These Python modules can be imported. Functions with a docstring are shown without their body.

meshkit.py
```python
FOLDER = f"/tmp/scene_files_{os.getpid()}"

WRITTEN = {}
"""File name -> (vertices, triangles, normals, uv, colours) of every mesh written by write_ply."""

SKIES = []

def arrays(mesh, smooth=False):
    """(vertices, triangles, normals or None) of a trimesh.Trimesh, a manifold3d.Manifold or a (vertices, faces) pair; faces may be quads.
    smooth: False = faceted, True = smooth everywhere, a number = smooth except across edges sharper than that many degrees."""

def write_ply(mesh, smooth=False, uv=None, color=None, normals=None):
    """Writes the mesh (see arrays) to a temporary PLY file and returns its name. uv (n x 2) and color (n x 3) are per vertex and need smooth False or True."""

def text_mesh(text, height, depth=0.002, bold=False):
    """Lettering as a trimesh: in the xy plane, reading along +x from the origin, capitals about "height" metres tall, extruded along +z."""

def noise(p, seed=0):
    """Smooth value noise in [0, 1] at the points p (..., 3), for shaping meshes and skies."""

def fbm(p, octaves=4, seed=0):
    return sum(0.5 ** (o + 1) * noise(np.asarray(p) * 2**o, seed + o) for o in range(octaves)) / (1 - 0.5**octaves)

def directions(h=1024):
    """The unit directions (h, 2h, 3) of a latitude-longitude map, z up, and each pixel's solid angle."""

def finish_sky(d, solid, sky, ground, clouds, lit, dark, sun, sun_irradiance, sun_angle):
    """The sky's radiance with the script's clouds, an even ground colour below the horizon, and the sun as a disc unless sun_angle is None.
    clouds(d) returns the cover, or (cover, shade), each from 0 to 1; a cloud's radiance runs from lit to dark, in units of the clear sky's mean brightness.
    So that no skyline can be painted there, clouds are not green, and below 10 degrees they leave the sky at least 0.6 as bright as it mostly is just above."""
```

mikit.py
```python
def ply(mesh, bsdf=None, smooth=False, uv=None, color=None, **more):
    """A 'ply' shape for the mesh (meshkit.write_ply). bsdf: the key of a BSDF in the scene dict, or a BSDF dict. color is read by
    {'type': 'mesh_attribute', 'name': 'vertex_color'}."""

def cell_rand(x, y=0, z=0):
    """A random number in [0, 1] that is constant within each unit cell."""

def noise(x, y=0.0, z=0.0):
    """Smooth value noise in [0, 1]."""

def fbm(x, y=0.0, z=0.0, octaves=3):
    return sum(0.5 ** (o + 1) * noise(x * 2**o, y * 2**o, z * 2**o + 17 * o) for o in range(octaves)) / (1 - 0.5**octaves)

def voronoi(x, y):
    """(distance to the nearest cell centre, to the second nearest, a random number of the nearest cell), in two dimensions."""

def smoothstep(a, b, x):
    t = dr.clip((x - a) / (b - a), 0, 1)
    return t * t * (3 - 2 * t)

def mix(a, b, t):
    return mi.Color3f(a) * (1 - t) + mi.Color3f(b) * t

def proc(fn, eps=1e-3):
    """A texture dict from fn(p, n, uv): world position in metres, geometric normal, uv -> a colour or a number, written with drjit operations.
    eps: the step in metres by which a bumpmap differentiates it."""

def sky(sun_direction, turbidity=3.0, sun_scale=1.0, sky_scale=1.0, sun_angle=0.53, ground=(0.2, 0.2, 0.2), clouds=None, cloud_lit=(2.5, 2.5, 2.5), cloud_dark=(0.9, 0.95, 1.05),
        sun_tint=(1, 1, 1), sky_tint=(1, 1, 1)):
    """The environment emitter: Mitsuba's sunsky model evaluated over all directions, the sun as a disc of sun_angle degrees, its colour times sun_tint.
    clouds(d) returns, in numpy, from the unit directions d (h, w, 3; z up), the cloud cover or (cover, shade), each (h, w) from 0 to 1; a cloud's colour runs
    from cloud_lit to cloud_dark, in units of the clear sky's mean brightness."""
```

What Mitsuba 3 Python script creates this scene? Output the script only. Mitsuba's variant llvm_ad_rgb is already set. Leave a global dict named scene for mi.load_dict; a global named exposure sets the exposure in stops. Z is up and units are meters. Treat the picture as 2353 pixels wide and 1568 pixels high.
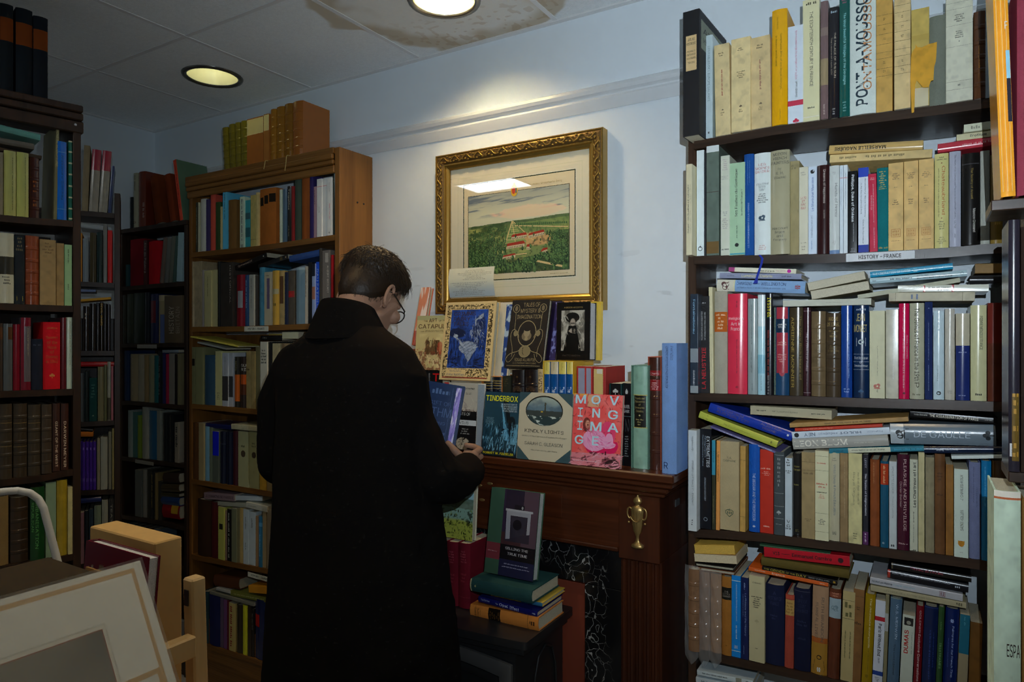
import math
import numpy as np
import trimesh
import manifold3d as m3
import shapely
import shapely.affinity
from shapely.geometry import Polygon, Point, LineString, box as sbox
from shapely.ops import unary_union
import drjit as dr
import mitsuba as mi
import mikit
import meshkit

T = mi.ScalarTransform4f
rng = np.random.default_rng(7)
scene, labels = {}, {}

# ---------------------------------------------------------------- camera, light, exposure
# world: x along the back wall (right), y towards the back wall, z up, floor at 0
PF, YAW, CX, CY, ZC = 1567.0, math.radians(31.3), 1176.5, 784.0, 1.55
FW = np.array([-math.sin(YAW), math.cos(YAW), 0.0])
RT = np.array([math.cos(YAW), math.sin(YAW), 0.0])
CAM = np.array([0.0, 0.0, ZC])
exposure = 0.0
scene['camera'] = {'type': 'perspective', 'fov': math.degrees(2 * math.atan(CX / PF)), 'fov_axis': 'x', 'near_clip': 0.02, 'far_clip': 100.0,
                   'to_world': T().look_at(origin=CAM.tolist(), target=(CAM + FW).tolist(), up=[0, 0, 1])}
# the camera's own flash, a little above and to the right of the lens, its beam wider than tall falloff at the edges
FLASH = CAM + 0.07 * RT + np.array([0, 0, 0.135]) + 0.02 * FW
AIM = CAM + 2.0 * (FW + (1560 - CX) / PF * RT - np.array([0, 0, (340 - CY) / PF]))
scene['camera_flash'] = {'type': 'spot', 'to_world': T().look_at(origin=FLASH.tolist(), target=AIM.tolist(), up=[0, 0, 1]),
                         'intensity': {'type': 'rgb', 'value': [5.9, 6.85, 7.6]}, 'cutoff_angle': 53.0, 'beam_width': 10.0}
LAMP = {1: [4.6, 4.5, 2.6], 2: [440.0, 335.0, 190.0], 3: [170.0, 136.0, 88.0], 4: [300.0, 246.0, 165.0]}        # the two recessed lamps: radiance of their bulbs (1 glows weakly, 2 is on)
PANEL = [10.0, 10.6, 10.8]                                     # the fluorescent ceiling panel behind the camera, mirrored in the picture glass

D = 2.09            # back wall
XL, XR, YB = -3.47, 1.2, -1.6
H = ZC + 1.10


def ray(px, py):
    return FW + (px - CX) / PF * RT + np.array([0, 0, -(py - CY) / PF])


def onY(px, py, Y):
    r = ray(px, py)
    return CAM + r * (Y / r[1])


def onZ(px, py, z):
    r = ray(px, py)
    return CAM + r * ((z - ZC) / r[2])


# ---------------------------------------------------------------- keys, labels, meshes
_used = {}


def num(base):
    n = _used.get(base, 0)
    _used[base] = n + 1
    return base if n == 0 else f'{base}_{n:03d}'


def part(parent, name):
    return parent + '__' + num(parent + '__' + name)[len(parent) + 2:]


def tag(key, label, cat, group=None, kind=None):
    d = {'label': label, 'category': cat}
    if group:
        d['group'] = group
    if kind:
        d['kind'] = kind
    labels[key] = d
    return key


def struct(key, label):
    labels[key] = {'label': label, 'category': key.split('_')[0], 'kind': 'structure'}
    return key


def lin(hexs):
    c = np.array([int(hexs[i:i + 2], 16) for i in (0, 2, 4)]) / 255.0
    return np.where(c < 0.04045, c / 12.92, ((c + 0.055) / 1.055) ** 2.4)


def alb(hexs, gain=1.0, top=0.8):
    c = lin(hexs) * gain
    m = c.max()
    return c * (top / m) if m > top else c


def put(key, vf, bsdf, col=None, k=0, smooth=False, vcol=None):
    """One shape. col: albedo packed into the uv (see 'decode'), k the kind of wear; vcol: a colour per vertex."""
    if isinstance(vf, m3.Manifold):
        m = vf.to_mesh()
        vf = (np.array(m.vert_properties[:, :3]), np.array(m.tri_verts))
    elif isinstance(vf, trimesh.Trimesh):
        vf = (np.array(vf.vertices), np.array(vf.faces))
    v, f = np.asarray(vf[0], float), np.asarray(vf[1], int)
    if vcol is not None:
        scene[key] = mikit.ply((v, f), bsdf, smooth=smooth, color=vcol)
    elif col is not None:
        c = np.round(255 * np.sqrt(np.clip(col, 0, 1)))
        uv = np.tile([c[0] * 256 + c[1] + 0.5, k * 256 + c[2] + 0.5], (len(v), 1)) if smooth is True or smooth is False else None
        scene[key] = mikit.ply((v, f), bsdf, smooth=smooth, uv=uv)
    else:
        scene[key] = mikit.ply((v, f), bsdf, smooth=smooth)
    return key


def cat(*ms):
    vs, fs, n = [], [], 0
    for m in ms:
        if isinstance(m, trimesh.Trimesh):
            m = (m.vertices, m.faces)
        if isinstance(m, m3.Manifold):
            q = m.to_mesh()
            m = (q.vert_properties[:, :3], q.tri_verts)
        vs.append(np.asarray(m[0], float))
        fs.append(np.asarray(m[1], int) + n)
        n += len(vs[-1])
    return np.vstack(vs), np.vstack(fs)


def bx(x0, x1, y0, y1, z0, z1, c=0.0):
    """A box; c: chamfer of its edges."""
    if c <= 0:
        v = np.array([[x, y, z] for x in (x0, x1) for y in (y0, y1) for z in (z0, z1)], float)
        f = np.array([[0, 1, 3], [0, 3, 2], [4, 6, 7], [4, 7, 5], [0, 4, 5], [0, 5, 1], [2, 3, 7], [2, 7, 6], [0, 2, 6], [0, 6, 4], [1, 5, 7], [1, 7, 3]])
        return v, f
    p = []
    for a in (x0 + c, x1 - c):
        for b in (y0 + c, y1 - c):
            for d in (z0 + c, z1 - c):
                for k in range(3):
                    q = [a, b, d]
                    lo, hi = ((x0, x1), (y0, y1), (z0, z1))[k]
                    q[k] = lo if q[k] < (lo + hi) / 2 else hi
                    p.append(q)
    m = m3.Manifold.hull_points(np.array(p, float)).to_mesh()
    return np.array(m.vert_properties[:, :3]), np.array(m.tri_verts)


def xf(vf, R=None, t=(0, 0, 0)):
    if isinstance(vf, trimesh.Trimesh):
        vf = (vf.vertices, vf.faces)
    v = np.asarray(vf[0], float)
    if R is not None:
        v = v @ np.asarray(R, float).T
    return v + np.asarray(t, float), vf[1]


def rot(ax, deg):
    a = math.radians(deg)
    c, s = math.cos(a), math.sin(a)
    return np.array({'x': [[1, 0, 0], [0, c, -s], [0, s, c]], 'y': [[c, 0, s], [0, 1, 0], [-s, 0, c]], 'z': [[c, -s, 0], [s, c, 0], [0, 0, 1]]}[ax])


def lathe(prof, n=40, flip=False):
    """prof: (r, z) points, revolved about z; open at the ends."""
    prof = np.array(prof, float)
    a = np.arange(n) * 2 * np.pi / n
    v = np.stack([np.outer(prof[:, 0], np.cos(a)), np.outer(prof[:, 0], np.sin(a)), np.repeat(prof[:, 1:2], n, 1)], -1).reshape(-1, 3)
    f = []
    for i in range(len(prof) - 1):
        for j in range(n):
            p, q = i * n + j, i * n + (j + 1) % n
            f += [[p, q, q + n], [p, q + n, p + n]]
    f = np.array(f)
    return v, f[:, ::-1] if flip else f


def tube(path, r, n=8, closed=False):
    path = np.asarray(path, float)
    r = np.broadcast_to(np.asarray(r, float), (len(path),))
    t = np.gradient(path, axis=0)
    t /= np.linalg.norm(t, axis=1, keepdims=True) + 1e-12
    ref = np.array([0, 0, 1.0]) if abs(t[0][2]) < 0.9 else np.array([1.0, 0, 0])
    v = []
    u = np.cross(t[0], ref)
    for i in range(len(path)):
        u = u - t[i] * (u @ t[i])
        u /= np.linalg.norm(u) + 1e-12
        w = np.cross(t[i], u)
        a = np.arange(n) * 2 * np.pi / n
        v.append(path[i] + r[i] * (np.outer(np.cos(a), u) + np.outer(np.sin(a), w)))
    v = np.vstack(v + [path[:1], path[-1:]])
    f = []
    for i in range(len(path) - 1):
        for j in range(n):
            p, q = i * n + j, i * n + (j + 1) % n
            f += [[p, q, q + n], [p, q + n, p + n]]
    e = len(path) * n
    for j in range(n):
        f.append([e, (j + 1) % n, j])
        f.append([e + 1, e - n + j, e - n + (j + 1) % n])
    return v, np.array(f)


def extrude(poly, depth):
    """shapely polygon in xy, extruded along +z."""
    ms = [trimesh.creation.extrude_polygon(g, depth, engine='earcut') for g in getattr(poly, 'geoms', [poly]) if g.area > 1e-12]
    return cat(*ms)


def flat(poly):
    """shapely polygon in xy as a flat sheet."""
    vs, fs, n = [], [], 0
    for g in getattr(poly, 'geoms', [poly]):
        if g.geom_type != 'Polygon' or g.area < 1e-12:
            continue
        v, f = trimesh.creation.triangulate_polygon(g, engine='earcut')
        a = v[f[:, 1]] - v[f[:, 0]]
        b = v[f[:, 2]] - v[f[:, 0]]
        s = a[:, 0] * b[:, 1] - a[:, 1] * b[:, 0]
        f = np.where(s[:, None] < 0, f[:, ::-1], f)
        vs.append(np.c_[v, np.zeros(len(v))])
        fs.append(f + n)
        n += len(v)
    return np.vstack(vs), np.vstack(fs)


_txt = {}


def glyph(ch, bold):
    if (ch, bold) not in _txt:
        m = meshkit.text_mesh(ch, 1.0, 0.01, bold)
        keep = m.face_normals[:, 2] > 0.9
        v, f = np.array(m.vertices), np.array(m.faces)[keep]
        used = np.unique(f)
        re = np.zeros(len(v), int)
        re[used] = np.arange(len(used))
        v = v[used][:, :2]
        v[:, 0] -= v[:, 0].min()
        _txt[(ch, bold)] = (v, re[f], v[:, 0].max())
    return _txt[(ch, bold)]


def text(s, bold=False):
    """Lettering as a flat sheet scaled to the unit square (width 1, height 1), set glyph by glyph."""
    x, vs, fs, n = 0.0, [], [], 0
    for ch in s:
        if ch == ' ':
            x += .34
            continue
        v, f, w = glyph(ch, bold)
        vs.append(v + [x, 0])
        fs.append(f + n)
        n += len(v)
        x += w + .13
    v = np.vstack(vs)
    lo = v.min(0)
    return np.c_[(v - lo) / (v.max(0) - lo), np.zeros(len(v))], np.vstack(fs)


# ---------------------------------------------------------------- materials
def P(base, rough=0.6, spec=0.4, **kw):
    d = {'type': 'principled', 'base_color': base if isinstance(base, dict) else {'type': 'rgb', 'value': list(map(float, base))}, 'roughness': rough, 'specular': spec, **kw}
    return {'type': 'twosided', 'bsdf': d}


def decode(p, n, uv):
    u, v = dr.floor(uv.x), dr.floor(uv.y)
    r = dr.floor(u / 256)
    k = dr.floor(v / 256)
    c = mi.Color3f(r, u - r * 256, v - k * 256) / 255
    c = c * c
    a = mikit.fbm(p.x * 55, p.y * 55, p.z * 38, octaves=3)
    b = mikit.noise(p.x * 900, p.y * 900, p.z * 700)
    s = mikit.smoothstep(0.55, 0.8, mikit.fbm(p.x * 90, p.y * 90 + 7, p.z * 60, octaves=2))
    m = dr.select(k < 0.5, 0.94 + 0.12 * a, dr.select(k < 1.5, 0.82 + 0.2 * a + 0.16 * b, dr.select(k < 2.5, 0.78 + 0.4 * a - 0.12 * s, 0.8 + 0.36 * mikit.noise(p.x * 1400, p.y * 1400, p.z * 500))))
    return c * m


scene['bk_matte'] = P(mikit.proc(decode), 0.55, 0.35)
scene['bk_gloss'] = P(mikit.proc(decode), 0.2, 0.55)
scene['bk_cloth'] = P(mikit.proc(decode), 0.85, 0.2)
scene['ink'] = P(mikit.proc(decode), 0.5, 0.3)
scene['art'] = P({'type': 'mesh_attribute', 'name': 'vertex_color'}, 0.5, 0.3)
scene['art_gloss'] = P({'type': 'mesh_attribute', 'name': 'vertex_color'}, 0.22, 0.5)


def wood(c1, c2, ax, rough, sc=1.0, spec=0.4):
    def fn(p, n, uv):
        q = [p.x * 30 * sc, p.y * 30 * sc, p.z * 30 * sc]
        q[ax] = q[ax] / 16
        w = mikit.fbm(q[0], q[1], q[2], octaves=3)
        o = [i for i in range(3) if i != ax]
        g = 0.5 + 0.5 * dr.sin((q[o[0]] + q[o[1]]) * 1.7 + 9 * w)
        fine = mikit.noise(q[0] * 7, q[1] * 7, q[2] * 7)
        t = dr.clip(0.5 * w + 0.3 * g + 0.3 * fine - 0.05, 0, 1)
        return mikit.mix(c1, c2, t)
    return P(mikit.proc(fn), rough, spec)


scene['wood_walnut_h'] = wood((.015, .008, .005), (.052, .029, .018), 0, 0.32)
scene['wood_walnut_v'] = wood((.018, .009, .005), (.062, .031, .017), 2, 0.35)
scene['wood_amber_h'] = wood((.13, .05, .008), (.30, .135, .028), 0, 0.4)
scene['wood_amber_v'] = wood((.13, .05, .008), (.31, .135, .028), 2, 0.4)
scene['wood_black'] = wood((.012, .007, .005), (.045, .024, .014), 2, 0.4)
scene['wood_mahogany_h'] = wood((.028, .006, .002), (.095, .024, .007), 0, 0.3, spec=0.5)
scene['wood_mahogany_v'] = wood((.022, .005, .002), (.078, .019, .006), 2, 0.3, spec=0.5)
scene['wood_beech'] = wood((.50, .32, .13), (.66, .46, .22), 2, 0.5)


def wall_fn(p, n, uv):
    a = mikit.fbm(p.x * 2.5, p.y * 2.5, p.z * 2.5, octaves=3)
    sm = mikit.smoothstep(0.70, 0.76, mikit.fbm(p.x * 11, p.y * 9 + 3, p.z * 30, octaves=3)) * mikit.smoothstep(1.3, 1.5, p.z) * (1 - mikit.smoothstep(1.75, 1.9, p.z))
    c = mikit.mix((.67, .74, .79), (.72, .785, .83), a)
    return c * (1 - 0.16 * sm)


scene['wall_paint'] = P(mikit.proc(wall_fn), 0.75, 0.2)
TX = [XL + .585 + .6 * k for k in range(-1, 9)]       # ceiling grid lines
TY = [D - .6 * k for k in range(0, 7)]
DL = {1: (-2.535, 1.775), 2: (-1.33, 1.765), 3: (-.135, .57), 4: (-1.34, .57)}


def tile_fn(p, n, uv):
    f = mikit.noise(p.x * 420, p.y * 420, 0)
    g = mikit.noise(p.x * 130, p.y * 130, 5)
    c = mikit.mix((.66, .69, .70), (.78, .81, .82), 0.6 * f + 0.4 * g)
    w = mikit.fbm(p.x * 7, p.y * 7, 2, octaves=3) - 0.5
    d1 = dr.sqrt(dr.square((p.x + 1.33) * 0.95) + dr.square((p.y - 1.72) * 0.92)) + 0.16 * w
    ring = mikit.smoothstep(0.27, 0.325, d1) * (1 - mikit.smoothstep(0.37, 0.39, d1))
    inside = 1 - mikit.smoothstep(0.36, 0.39, d1)
    spots = mikit.smoothstep(0.66, 0.76, mikit.noise(p.x * 60, p.y * 60, 9)) * mikit.smoothstep(1.7, 2.05, p.y) * inside
    c = mikit.mix(c, mi.Color3f(.70, .68, .62), inside * 0.7)
    c = mikit.mix(c, mi.Color3f(.44, .37, .26), ring * 0.75)
    return mikit.mix(c, mi.Color3f(.36, .25, .14), spots * 0.4)


scene['ceiling_tile'] = P(mikit.proc(tile_fn), 0.9, 0.1)
scene['white_paint'] = P((.62, .65, .67), 0.45, 0.4)
scene['grid_white'] = P((.66, .67, .67), 0.5, 0.4)


def carpet_fn(p, n, uv):
    return mikit.mix((.30, .32, .34), (.40, .42, .44), mikit.noise(p.x * 300, p.y * 300, p.z * 300))


scene['carpet'] = P(mikit.proc(carpet_fn), 0.95, 0.1)
scene['iron'] = P((.014, .015, .017), 0.38, 0.5)
scene['iron_trim'] = P((.16, .165, .17), 0.35, 0.5, metallic=0.6)
scene['brass'] = P((.50, .33, .12), 0.38, 0.5, metallic=0.85)
scene['brick_paint'] = P((.22, .045, .022), 0.6, 0.3)
scene['chrome_ring'] = P((.16, .16, .15), 0.25, 0.5, metallic=0.8)
scene['reflector'] = P((.80, .78, .62), 0.5, 0.5, metallic=0.3)
scene['reflector_gold'] = P((.46, .36, .15), 0.45, 0.5, metallic=0.6)
scene['white_enamel'] = P((.72, .73, .72), 0.25, 0.5)
scene['glass_pane'] = {'type': 'thindielectric', 'int_ior': 1.5, 'ext_ior': 1.0}
scene['clear_film'] = {'type': 'mask', 'opacity': 0.16, 'bsdf': P((.75, .75, .74), 0.16, 1.0)}
scene['black_plastic'] = P((.012, .011, .01), 0.25, 0.5)


def marble_fn(p, n, uv):
    x, z = p.x * 34, p.z * 26
    wx = mikit.fbm(x * 0.9, z * 0.9, 3, octaves=3)
    a, b, r = mikit.voronoi(x + 2.2 * wx, z + 2.2 * mikit.fbm(x * 0.9, z * 0.9, 8, octaves=3))
    patch = mikit.smoothstep(0.40, 0.56, mikit.fbm(p.x * 7, p.z * 5, 1, octaves=2))
    v = (1 - mikit.smoothstep(0.0, 0.07, b - a)) * patch * mikit.noise(x * 2, z * 2, 4)
    return mikit.mix((.006, .006, .007), (.60, .60, .58), v * 0.9)


scene['marble'] = P(mikit.proc(marble_fn), 0.12, 0.5)

# ---------------------------------------------------------------- the room
put(struct('wall_back', 'pale blue-grey painted back wall'), bx(XL - .1, XR + .1, D, D + .1, 0, H + .3), 'wall_paint')
put(struct('wall_left', 'pale blue-grey painted left wall'), bx(XL - .1, XL, YB, D, 0, H + .3), 'wall_paint')
put(struct('wall_right', 'pale painted right wall beside the near books'), bx(XR, XR + .1, YB, D, 0, H + .3), 'wall_paint')
put(struct('wall_front', 'pale painted wall behind the photographer'), bx(XL - .1, XR + .1, YB - .1, YB, 0, H + .3), 'wall_paint')
put(struct('floor', 'pale grey carpeted shop floor'), bx(XL - .1, XR + .1, YB - .1, D + .1, -.05, 0), 'carpet')

struct('ceiling', 'suspended ceiling of square grey mineral tiles in a white grid')
put('ceiling__slab', bx(XL - .1, XR + .1, YB - .1, D + .1, H + .28, H + .32), 'wall_paint')
PX = (-1.685, -1.085)
for i in range(len(TX) - 1):
    for j in range(len(TY) - 1):
        x0, x1, y1, y0 = max(TX[i], XL), min(TX[i + 1], XR), TY[j], max(TY[j + 1], YB)
        if x1 - x0 < .05 or y1 - y0 < .05:
            continue
        g = .004
        a = sbox(x0 + g, y0 + g, x1 - g, y1 - g)
        for c in DL.values():
            if x0 < c[0] < x1 and y0 < c[1] < y1:
                a = a.difference(Point(c).buffer(.104, 24))
        put(part('ceiling', 'tile'), xf(extrude(a, .016), t=(0, 0, H)), 'ceiling_tile')
for x in TX:
    if XL + .02 < x < XR:
        put(part('ceiling', 'grid_bar'), bx(x - .008, x + .008, YB, D, H - .0025, H + .03), 'grid_white')
for y in TY[1:]:
    for x0, x1 in zip(TX[:-1], TX[1:]):
        x0, x1 = max(x0, XL) + .008, min(x1, XR) - .008
        if x1 - x0 > .05:
            put(part('ceiling', 'grid_bar'), bx(x0, x1, y - .008, y + .008, H - .002, H + .03), 'grid_white')
put(part('ceiling', 'wall_angle'), bx(XL, XR, D - .02, D, H - .006, H + .02), 'grid_white')
put(part('ceiling', 'wall_angle'), bx(XL, XL + .02, YB, D - .02, H - .006, H + .02), 'grid_white')

# picture rail: an upper roll and a lower hollow, along the back wall
prof = [(0, .082), (.010, .082), (.019, .076), (.022, .066), (.018, .055), (.009, .048), (.008, .043), (.014, .040), (.0165, .034), (.014, .024), (.008, .010), (.004, .0), (0, 0)]
pr = np.array(prof)
v = np.array([[x, D - a, ZC + .766 + b] for x in (XL, -.05) for a, b in pr] + [[x, D - a, ZC + .766 + b] for x in (-.05, XR) for a, b in pr])
f = []
for s in range(2):
    for i in range(len(pr) - 1):
        o = s * 2 * len(pr) + i
        f += [[o, o + 1, o + 1 + len(pr)], [o, o + 1 + len(pr), o + len(pr)]]
put(struct('trim_1', 'white moulded picture rail running along the back wall'), (v, np.array(f)[:, ::-1]), 'white_paint', smooth=25)
put(struct('baseboard_back', 'white skirting board at the foot of the back wall'), bx(XL, XR, D - .018, D, 0, .14, .004), 'white_paint')

# recessed lamps
for k, (cx, cy) in DL.items():
    t = tag(num('recessed_light'), {1: 'round recessed downlight glowing weakly over the amber bookcase', 2: 'bright round recessed downlight in the water-stained ceiling tile', 3: 'round recessed downlight above the photographer, in front of the tall bookcase', 4: 'round recessed downlight above the print rack and the man'}[k], 'ceiling light')
    put(part(t, 'trim_ring'), xf(lathe([(.098, .0), (.100, -.005), (.108, -.007), (.1165, -.005), (.119, .0), (.119, .002)], 64), t=(cx, cy, H - .0015)), 'chrome_ring', smooth=True)
    put(part(t, 'reflector'), xf(lathe([(.098, .0), (.094, .03), (.084, .07), (.066, .105), (.040, .125), (.0, .130)], 64, True), t=(cx, cy, H)), 'reflector' if k == 1 else 'reflector_gold', smooth=True)
    s = trimesh.creation.icosphere(2, .034)
    s.apply_translation([cx, cy, H + .082])
    b = put(part(t, 'bulb'), s, 'white_enamel', smooth=True)
    scene[b]['emitter'] = {'type': 'area', 'radiance': {'type': 'rgb', 'value': LAMP[k]}}
x0, x1, y0, y1 = -2.74, -2.27, .10, .40
t = tag('fluorescent_panel', 'white box-shaped fluorescent lamp under the ceiling, mirrored in the glass of the framed print', 'ceiling light')
zf = H - .045
put(part(t, 'frame'), cat(bx(x0, x1, y0, y0 + .012, zf - .004, H - .003), bx(x0, x1, y1 - .012, y1, zf - .004, H - .003), bx(x0, x0 + .012, y0 + .012, y1 - .012, zf - .004, H - .003), bx(x1 - .012, x1, y0 + .012, y1 - .012, zf - .004, H - .003)), 'grid_white')
k = put(part(t, 'diffuser'), (np.array([[x0 + .012, y0 + .012, zf], [x1 - .012, y0 + .012, zf], [x1 - .012, y1 - .012, zf], [x0 + .012, y1 - .012, zf]]), np.array([[0, 2, 1], [0, 3, 2]])), 'grid_white')
scene[k]['emitter'] = {'type': 'area', 'radiance': {'type': 'rgb', 'value': PANEL}}
# ---------------------------------------------------------------- books
class Plane:
    """Front plane of a bookcase: a point, the direction along it (rightwards) and the inward normal; s along, y inward, z up."""

    def __init__(self, p0, deg):
        a = math.radians(deg)
        self.lim = (-9.0, 9.0)
        self.p0, self.e, self.n = np.array(p0, float), np.array([math.cos(a), math.sin(a)]), np.array([-math.sin(a), math.cos(a)])

    def hit(self, px, py, off=0.0):
        r = ray(px, py)
        q = self.p0 + off * self.n
        d = (q @ self.n) / (r[:2] @ self.n)
        w = CAM + r * d
        return (w[:2] - self.p0) @ self.e, w[2]

    def world(self, vf, s=0.0, y=0.0, z=0.0):
        v = np.asarray(vf[0], float)
        o = np.empty_like(v)
        o[:, :2] = self.p0 + np.outer(v[:, 0] + s, self.e) + np.outer(v[:, 1] + y, self.n)
        o[:, 2] = v[:, 2] + z
        return o, vf[1]


PAGE = lin('d8cfb4') * 0.8


def book_parts(w, dp, h, kind):
    """(cover, pages, spine(x) -> y) in local axes: x thickness, y 0 (spine) to dp, z 0 to h. h round hardcover, c cloth hardcover, l leather with raised bands, p paperback, s slipcase."""
    hard = kind in 'hcl'
    t = min(.0028, w * .14) if hard else (min(.003, w * .15) if kind == 's' else min(.0007, w * .1))
    sag = min(w * (.2 if kind == 'l' else .15), .007) if hard else min(.0012, w * .08)
    n = 8 if hard else 3
    if hard:
        xs = np.linspace(-w / 2, w / 2, n + 1)
        ys = sag * (2 * xs / w) ** 2
    else:
        xs = np.array([-w / 2, -w / 2 + sag, w / 2 - sag, w / 2])
        ys = np.array([sag, 0, 0, sag])
    oy = lambda x: np.interp(x, xs, ys)
    O = np.vstack([[[-w / 2, dp]], np.c_[xs, ys], [[w / 2, dp]]])
    ix = xs * (w - 2 * t) / w
    I = np.vstack([[[-w / 2 + t, dp]], np.c_[ix, ys + t], [[w / 2 - t, dp]]])
    m = len(O)
    V, F = [], []

    def strip(a, b, za, zb, fl=False):
        o = len(V)
        for p, q in zip(a, b):
            V.append([p[0], p[1], za])
            V.append([q[0], q[1], zb])
        for i in range(len(a) - 1):
            k = o + 2 * i
            q = [[k, k + 2, k + 3], [k, k + 3, k + 1]]
            F.extend([x[::-1] for x in q] if fl else q)
    strip(O[0:2], O[0:2], 0, h)
    strip(O[1:m - 1], O[1:m - 1], 0, h)
    strip(O[m - 2:], O[m - 2:], 0, h)
    strip(I, I, 0, h, True)
    strip(O, I, 0, 0, True)
    strip(O, I, h, h)
    for i in (0, m - 1):
        strip([O[i], I[i]], [O[i], I[i]], 0, h, i == 0)
    if kind == 'l':
        for q in (.16, .32, .48, .64, .82):
            for da, db in ((-.006, -.003), (-.003, .003), (.003, .006)):
                ka, kb = (0, .0014) if da < -.004 else ((.0014, .0014) if da < 0 else (.0014, 0))
                strip(np.c_[xs, ys - ka], np.c_[xs, ys - kb], h * q + da, h * q + db)
    cover = (np.array(V), np.array(F))
    e = .003 if hard else (.0006 if kind == 'p' else .0)
    pages = bx(-w / 2 + t + .0002, w / 2 - t - .0002, (ys.max() + t) if kind != 's' else .002, dp - e, e, h - e) if w > 3 * t else None
    return cover, pages, oy


def word_marks(L, Hh, seed, nlines=1):
    """Rows of small word-like bars: lettering too small to read. In the unit square."""
    r = np.random.default_rng(seed)
    out = []
    lh = 1.0 / (nlines * 1.6 - .6)
    for i in range(nlines):
        x0, x1 = (0.0, 1.0) if nlines == 1 else (lambda a: (a, 1 - a))(r.uniform(0, .3))
        x = x0
        y = 1 - (i * 1.6 + 1) * lh
        unit = lh * Hh / L
        while x < x1 - unit * .5:
            for _ in range(r.integers(2, 8)):
                if x > x1:
                    break
                a = r.uniform(.55, 1.0)
                out.append((x, y, min(x + unit * .42, x1), y + lh * a))
                x += unit * .62
            x += unit * .55
    if not out:
        out = [(0, 0, 1, 1)]
    v = np.array([[p, q, 0.0] for a, b, c, d in out for p, q in ((a, b), (c, b), (c, d), (a, d))])
    f = np.array([[4 * i, 4 * i + 1, 4 * i + 2] for i in range(len(out))] + [[4 * i, 4 * i + 2, 4 * i + 3] for i in range(len(out))])
    return v, f


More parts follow.
